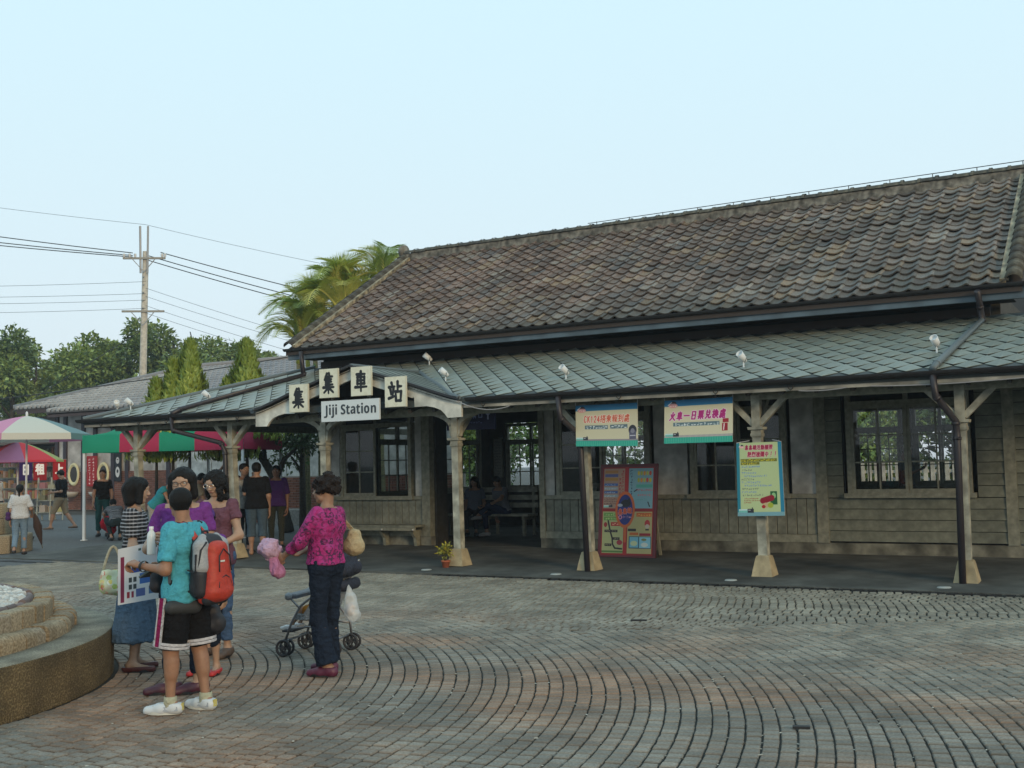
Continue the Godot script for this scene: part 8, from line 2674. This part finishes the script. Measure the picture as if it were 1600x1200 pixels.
	# wristband
	var j: Dictionary = b.get_meta("joints")
	st = mb(false)
	lathe(st, [Vector2(0.036, -0.012), Vector2(0.039, 0.0), Vector2(0.036, 0.012)], 14, Transform3D(frame_of(j.wrL - j.elL), along(j.elL, j.wrL, 0.86)))
	obj("wristband", st, M.black, b)

func pink_bag(at: Vector3, turn: float) -> void:
	var t := thing("pink_hat", "soft pink cloth hat crumpled in the permed woman's outstretched hand", "hat", at, turn)
	var br := blend([[Vector3(0, 0.02, 0.05), Vector3(0, -0.12, -0.0), 0.040, 0.046], [Vector3(0.03, -0.02, 0.04), Vector3(0.03, -0.11, 0.02), 0.03, 0.034]], 0.008, 0.02)
	br.rumple(cloth_noise, 0.016, Vector3(2.2, 0.8, 2.2))
	put("brim", br.mesh(), cloth(Color(0.55, 0.23, 0.40)), t)
	var sk := blend([[Vector3(0, 0.07, 0.10), Vector3(0, 0.03, 0.07), 0.072, 0.06], [Vector3(0, 0.10, 0.05), Vector3(0, 0.05, 0.14), 0.045, 0.04], [Vector3(0.05, 0.05, 0.06), Vector3(-0.05, 0.05, 0.06), 0.05, 0.05]], 0.009, 0.03)
	sk.rumple(cloth_noise, 0.018)
	sk.rumple(cloth_noise, 0.012, Vector3(3, 3, 3))
	put("crown", sk.mesh(), cloth(Color(0.60, 0.40, 0.54)), t)

func beige_bag(at: Vector3, turn: float) -> void:
	var t := thing("beige_bag", "rounded beige bag at the permed woman's far side", "bag", at, turn)
	var sk := blend([[Vector3(0, 0.05, 0), Vector3(0, -0.04, 0), 0.055, 0.07], [Vector3(0, -0.04, -0.03), Vector3(0, -0.04, 0.03), 0.06, 0.06]], 0.01, 0.04)
	sk.rumple(cloth_noise, 0.008)
	put("pouch", sk.mesh(), cloth(Color(0.50, 0.40, 0.24)), t)
	var st := mb()
	bar(st, Vector3(0, 0.08, 0.0), Vector3(0.08, 0.26, 0.13), 0.03, 0.008, Vector3.RIGHT)
	obj("strap", st, cloth(Color(0.45, 0.36, 0.22)), t)

func stroller(at: Vector3, turn: float) -> void:
	# local: the child faces +z
	var t := thing("pushchair", "grey folding pushchair with double wheels behind the permed woman", "pushchair", at, turn)
	t.scale = Vector3.ONE * 0.84
	var tubing := mat(Color(0.20, 0.20, 0.21), 0.35); tubing.metallic = 0.6
	var dark := mat(Color(0.025, 0.025, 0.03), 0.6)
	var grey := cloth(Color(0.33, 0.35, 0.37)); var navy := cloth(Color(0.045, 0.05, 0.07))
	for sx in [-1, 1]:
		for sz in [-1, 1]:
			for k in [-1, 1]:
				var c := Vector3(sx * 0.24 + k * 0.04, 0.088, sz * 0.26)
				var st := mb(false)
				var ring := []
				for i in 19: ring.append(c + Vector3(0, sin(TAU * i / 18) * 0.074, cos(TAU * i / 18) * 0.074))
				tube(st, ring, [0.0135], 7, false)
				var w := obj("wheel", st, dark, t)
				st = mb()
				for i in 6: bar(st, c, c + Vector3(0, sin(TAU * i / 6) * 0.066, cos(TAU * i / 6) * 0.066), 0.012, 0.012, Vector3.RIGHT)
				tube(st, [c - Vector3(0.016, 0, 0), c + Vector3(0.016, 0, 0)], [0.018], 8)
				obj("spokes", st, mat(Color(0.05, 0.05, 0.055), 0.5), w)
			var st2 := mb(false)
			tube(st2, [Vector3(sx * 0.24 - 0.055, 0.088, sz * 0.26), Vector3(sx * 0.24 + 0.055, 0.088, sz * 0.26)], [0.012], 8)
			tube(st2, [Vector3(sx * 0.24, 0.088, sz * 0.26), Vector3(sx * 0.24, 0.17, sz * 0.25)], [0.016], 8)
			obj("axle", st2, dark, t)
		var st3 := mb(false)
		tube(st3, [Vector3(sx * 0.24, 0.16, 0.255), Vector3(sx * 0.23, 0.34, 0.19), Vector3(sx * 0.22, 0.50, 0.10), Vector3(sx * 0.21, 0.62, -0.06), Vector3(sx * 0.21, 0.88, -0.30), Vector3(sx * 0.21, 0.93, -0.37)], [0.013], 8)
		obj("frame_tube", st3, tubing, t)
		st3 = mb(false)
		tube(st3, [Vector3(sx * 0.24, 0.16, -0.255), Vector3(sx * 0.235, 0.30, -0.24), Vector3(sx * 0.225, 0.42, -0.15), Vector3(sx * 0.22, 0.50, -0.10), Vector3(sx * 0.215, 0.56, -0.12)], [0.013], 8)
		obj("frame_tube", st3, tubing, t)
		st3 = mb(false)
		tube(st3, [Vector3(sx * 0.235, 0.27, 0.22), Vector3(sx * 0.232, 0.30, 0.0), Vector3(sx * 0.235, 0.28, -0.24)], [0.011], 8)
		obj("side_bar", st3, tubing, t)
	var st := mb(false)
	tube(st, [Vector3(-0.24, 0.16, 0.24), Vector3(0.24, 0.16, 0.24)], [0.011], 8)
	tube(st, [Vector3(-0.24, 0.16, -0.245), Vector3(0.24, 0.16, -0.245)], [0.011], 8)
	obj("cross_bar", st, tubing, t)
	st = mb()
	box(st, Vector3(0, 0.37, 0.02), Vector3(0.36, 0.05, 0.32), Basis(Vector3.RIGHT, -0.12))
	obj("seat", st, grey, t)
	st = mb()
	box(st, Vector3(0, 0.60, -0.19), Vector3(0.36, 0.48, 0.05), Basis(Vector3.RIGHT, -0.35))
	obj("backrest", st, grey, t)
	for sx in [-1, 1]:
		st = mb()
		prism(st, PackedVector2Array([Vector2(0.12, 0.36), Vector2(-0.12, 0.38), Vector2(-0.30, 0.78), Vector2(-0.16, 0.82), Vector2(0.0, 0.52)]), -0.008, 0.008, Transform3D(Basis(Vector3(0, 0, 1), Vector3(0, 1, 0), Vector3(1, 0, 0)), Vector3(sx * 0.195, 0, 0)))
		obj("side_panel", st, grey, t)
	# tray at the front, folded hood at the back, footrest
	st = mb()
	chamfer(st, Vector3(0, 0.60, 0.20), Vector3(0.46, 0.045, 0.13), 0.012)
	obj("tray", st, mat(Color(0.10, 0.105, 0.12), 0.5), t)
	for sx in [-1, 1]: put("tray_corner", ball(0.04), grey, t, Transform3D(Basis(), Vector3(sx * 0.235, 0.60, 0.22)))
	for sx in [-1, 1]:
		st = mb(false)
		tube(st, [Vector3(sx * 0.225, 0.48, 0.10), Vector3(sx * 0.232, 0.58, 0.20)], [0.011], 8)
		obj("tray_arm", st, tubing, t)
	st = mb()
	box(st, Vector3(0, 0.24, 0.27), Vector3(0.34, 0.02, 0.12))
	obj("footrest", st, dark, t)
	var hood := blend([[Vector3(-0.17, 0.86, -0.33), Vector3(0.17, 0.86, -0.33), 0.075, 0.075], [Vector3(-0.17, 0.70, -0.34), Vector3(0.17, 0.70, -0.34), 0.055, 0.055], [Vector3(-0.16, 0.97, -0.30), Vector3(0.16, 0.97, -0.30), 0.05, 0.05]], 0.012, 0.05)
	hood.rumple(cloth_noise, 0.012)
	put("hood", hood.mesh(), navy, t)
	# clear carrier bag on the handle
	var cb := thing("carrier_bag", "translucent plastic carrier bag hanging from the pushchair handle", "carrier bag", at + Basis(Vector3.UP, turn) * Vector3(0.16, 0.44, -0.37), turn)
	cb.scale = Vector3.ONE * 0.8
	var plastic := StandardMaterial3D.new()
	plastic.transparency = BaseMaterial3D.TRANSPARENCY_ALPHA
	plastic.albedo_color = Color(0.85, 0.87, 0.88, 0.45)
	plastic.roughness = 0.3
	var pb := blend([[Vector3(0, -0.10, -0.02), Vector3(0, 0.06, 0), 0.085, 0.06], [Vector3(0, 0.06, 0), Vector3(0, 0.20, 0.02), 0.045, 0.012]], 0.011, 0.03)
	pb.rumple(cloth_noise, 0.016)
	put("film", pb.mesh(), plastic, cb)
	put("package", blend([[Vector3(0, -0.08, 0), Vector3(0, -0.02, 0), 0.045, 0.04]], 0.01, 0.02).mesh(), mat(Color(0.5, 0.42, 0.4), 0.7), cb)
	# the toddler
	var q := figure("toddler in an orange outfit and white shoes sitting in the pushchair", at + Basis(Vector3.UP, turn) * Vector3(0, 0.02, -0.03), turn, 0.70, {"near": true, "hair": "crop", "skin": Color(0.42, 0.265, 0.18), "head_size": 1.4, "fat": 1.3, "shirt": cloth(Color(0.16, 0.30, 0.42)), "trousers": cloth(Color(0.50, 0.20, 0.03)), "leg": 0.9, "shoes": mat(Color(0.62, 0.62, 0.62), 0.5), "sole": M.white, "shoe_size": 1.25,
		"drop": Vector3(0, 0.0, -0.02), "kneeL": Vector3(0.12, 0.86, 0.38), "ankL": Vector3(0.14, 0.55, 0.60), "kneeR": Vector3(-0.12, 0.86, 0.38), "ankR": Vector3(-0.14, 0.55, 0.56), "lean": Vector3(-0.2, 0, 0)})
	q.position.y = 0.0

func umbrella(at: Vector3) -> void:
	var t := thing("umbrella", "closed brown umbrella carried point down by the woman in white", "umbrella", at)
	t.rotation = Vector3(0.25, -0.5, -0.25)
	var st := mb(false)
	var prof := []
	for q in [[0.012, 0.0], [0.05, -0.10], [0.085, -0.28], [0.06, -0.45], [0.012, -0.68]]: prof.append(Vector2(q[0], q[1]))
	prof.reverse()
	lathe(st, prof, 9)
	obj("canopy", st, cloth(Color(0.09, 0.06, 0.05)), t)
	st = mb(false)
	tube(st, [Vector3(0, -0.76, 0), Vector3(0, 0.10, 0), Vector3(0.02, 0.14, 0), Vector3(0.05, 0.12, 0)], [0.009], 7)
	obj("shaft", st, M.timber, t)

func small_bag(at: Vector3, turn: float) -> void:
	var t := thing("shoulder_bag", "small violet shoulder bag at the hip of the woman in white", "bag", at, turn)
	put("pouch", blend([[Vector3(0, -0.05, -0.04), Vector3(0, -0.05, 0.04), 0.05, 0.05], [Vector3(0, 0.03, -0.04), Vector3(0, 0.03, 0.04), 0.045, 0.045]], 0.014, 0.03).mesh(), cloth(Color(0.09, 0.035, 0.13)), t)
	var st := mb()
	bar(st, Vector3(0, 0.05, 0), Vector3(-0.03, 0.38, 0.0), 0.02, 0.008, Vector3.BACK)
	obj("strap", st, M.black, t)

func red_bundle(at: Vector3) -> void:
	var t := thing("red_bag", "bulging red bag on the ground by the crouching person", "bag", at)
	var sk := blend([[Vector3(-0.12, 0.0, 0), Vector3(0.14, 0.10, 0), 0.16, 0.13], [Vector3(0, 0.02, 0.04), Vector3(0.05, -0.12, 0.02), 0.16, 0.12]], 0.016, 0.05)
	sk.rumple(cloth_noise, 0.02)
	put("pouch", sk.mesh(), cloth(Color(0.52, 0.012, 0.03)), t)
	for s in [-1, 1]:
		var st := mb(false)
		tube(st, [Vector3(0.0, -0.36, s * 0.08), Vector3(0.0, -0.20, s * 0.04)], [0.03], 6)
		obj("foot", st, M.black, t)
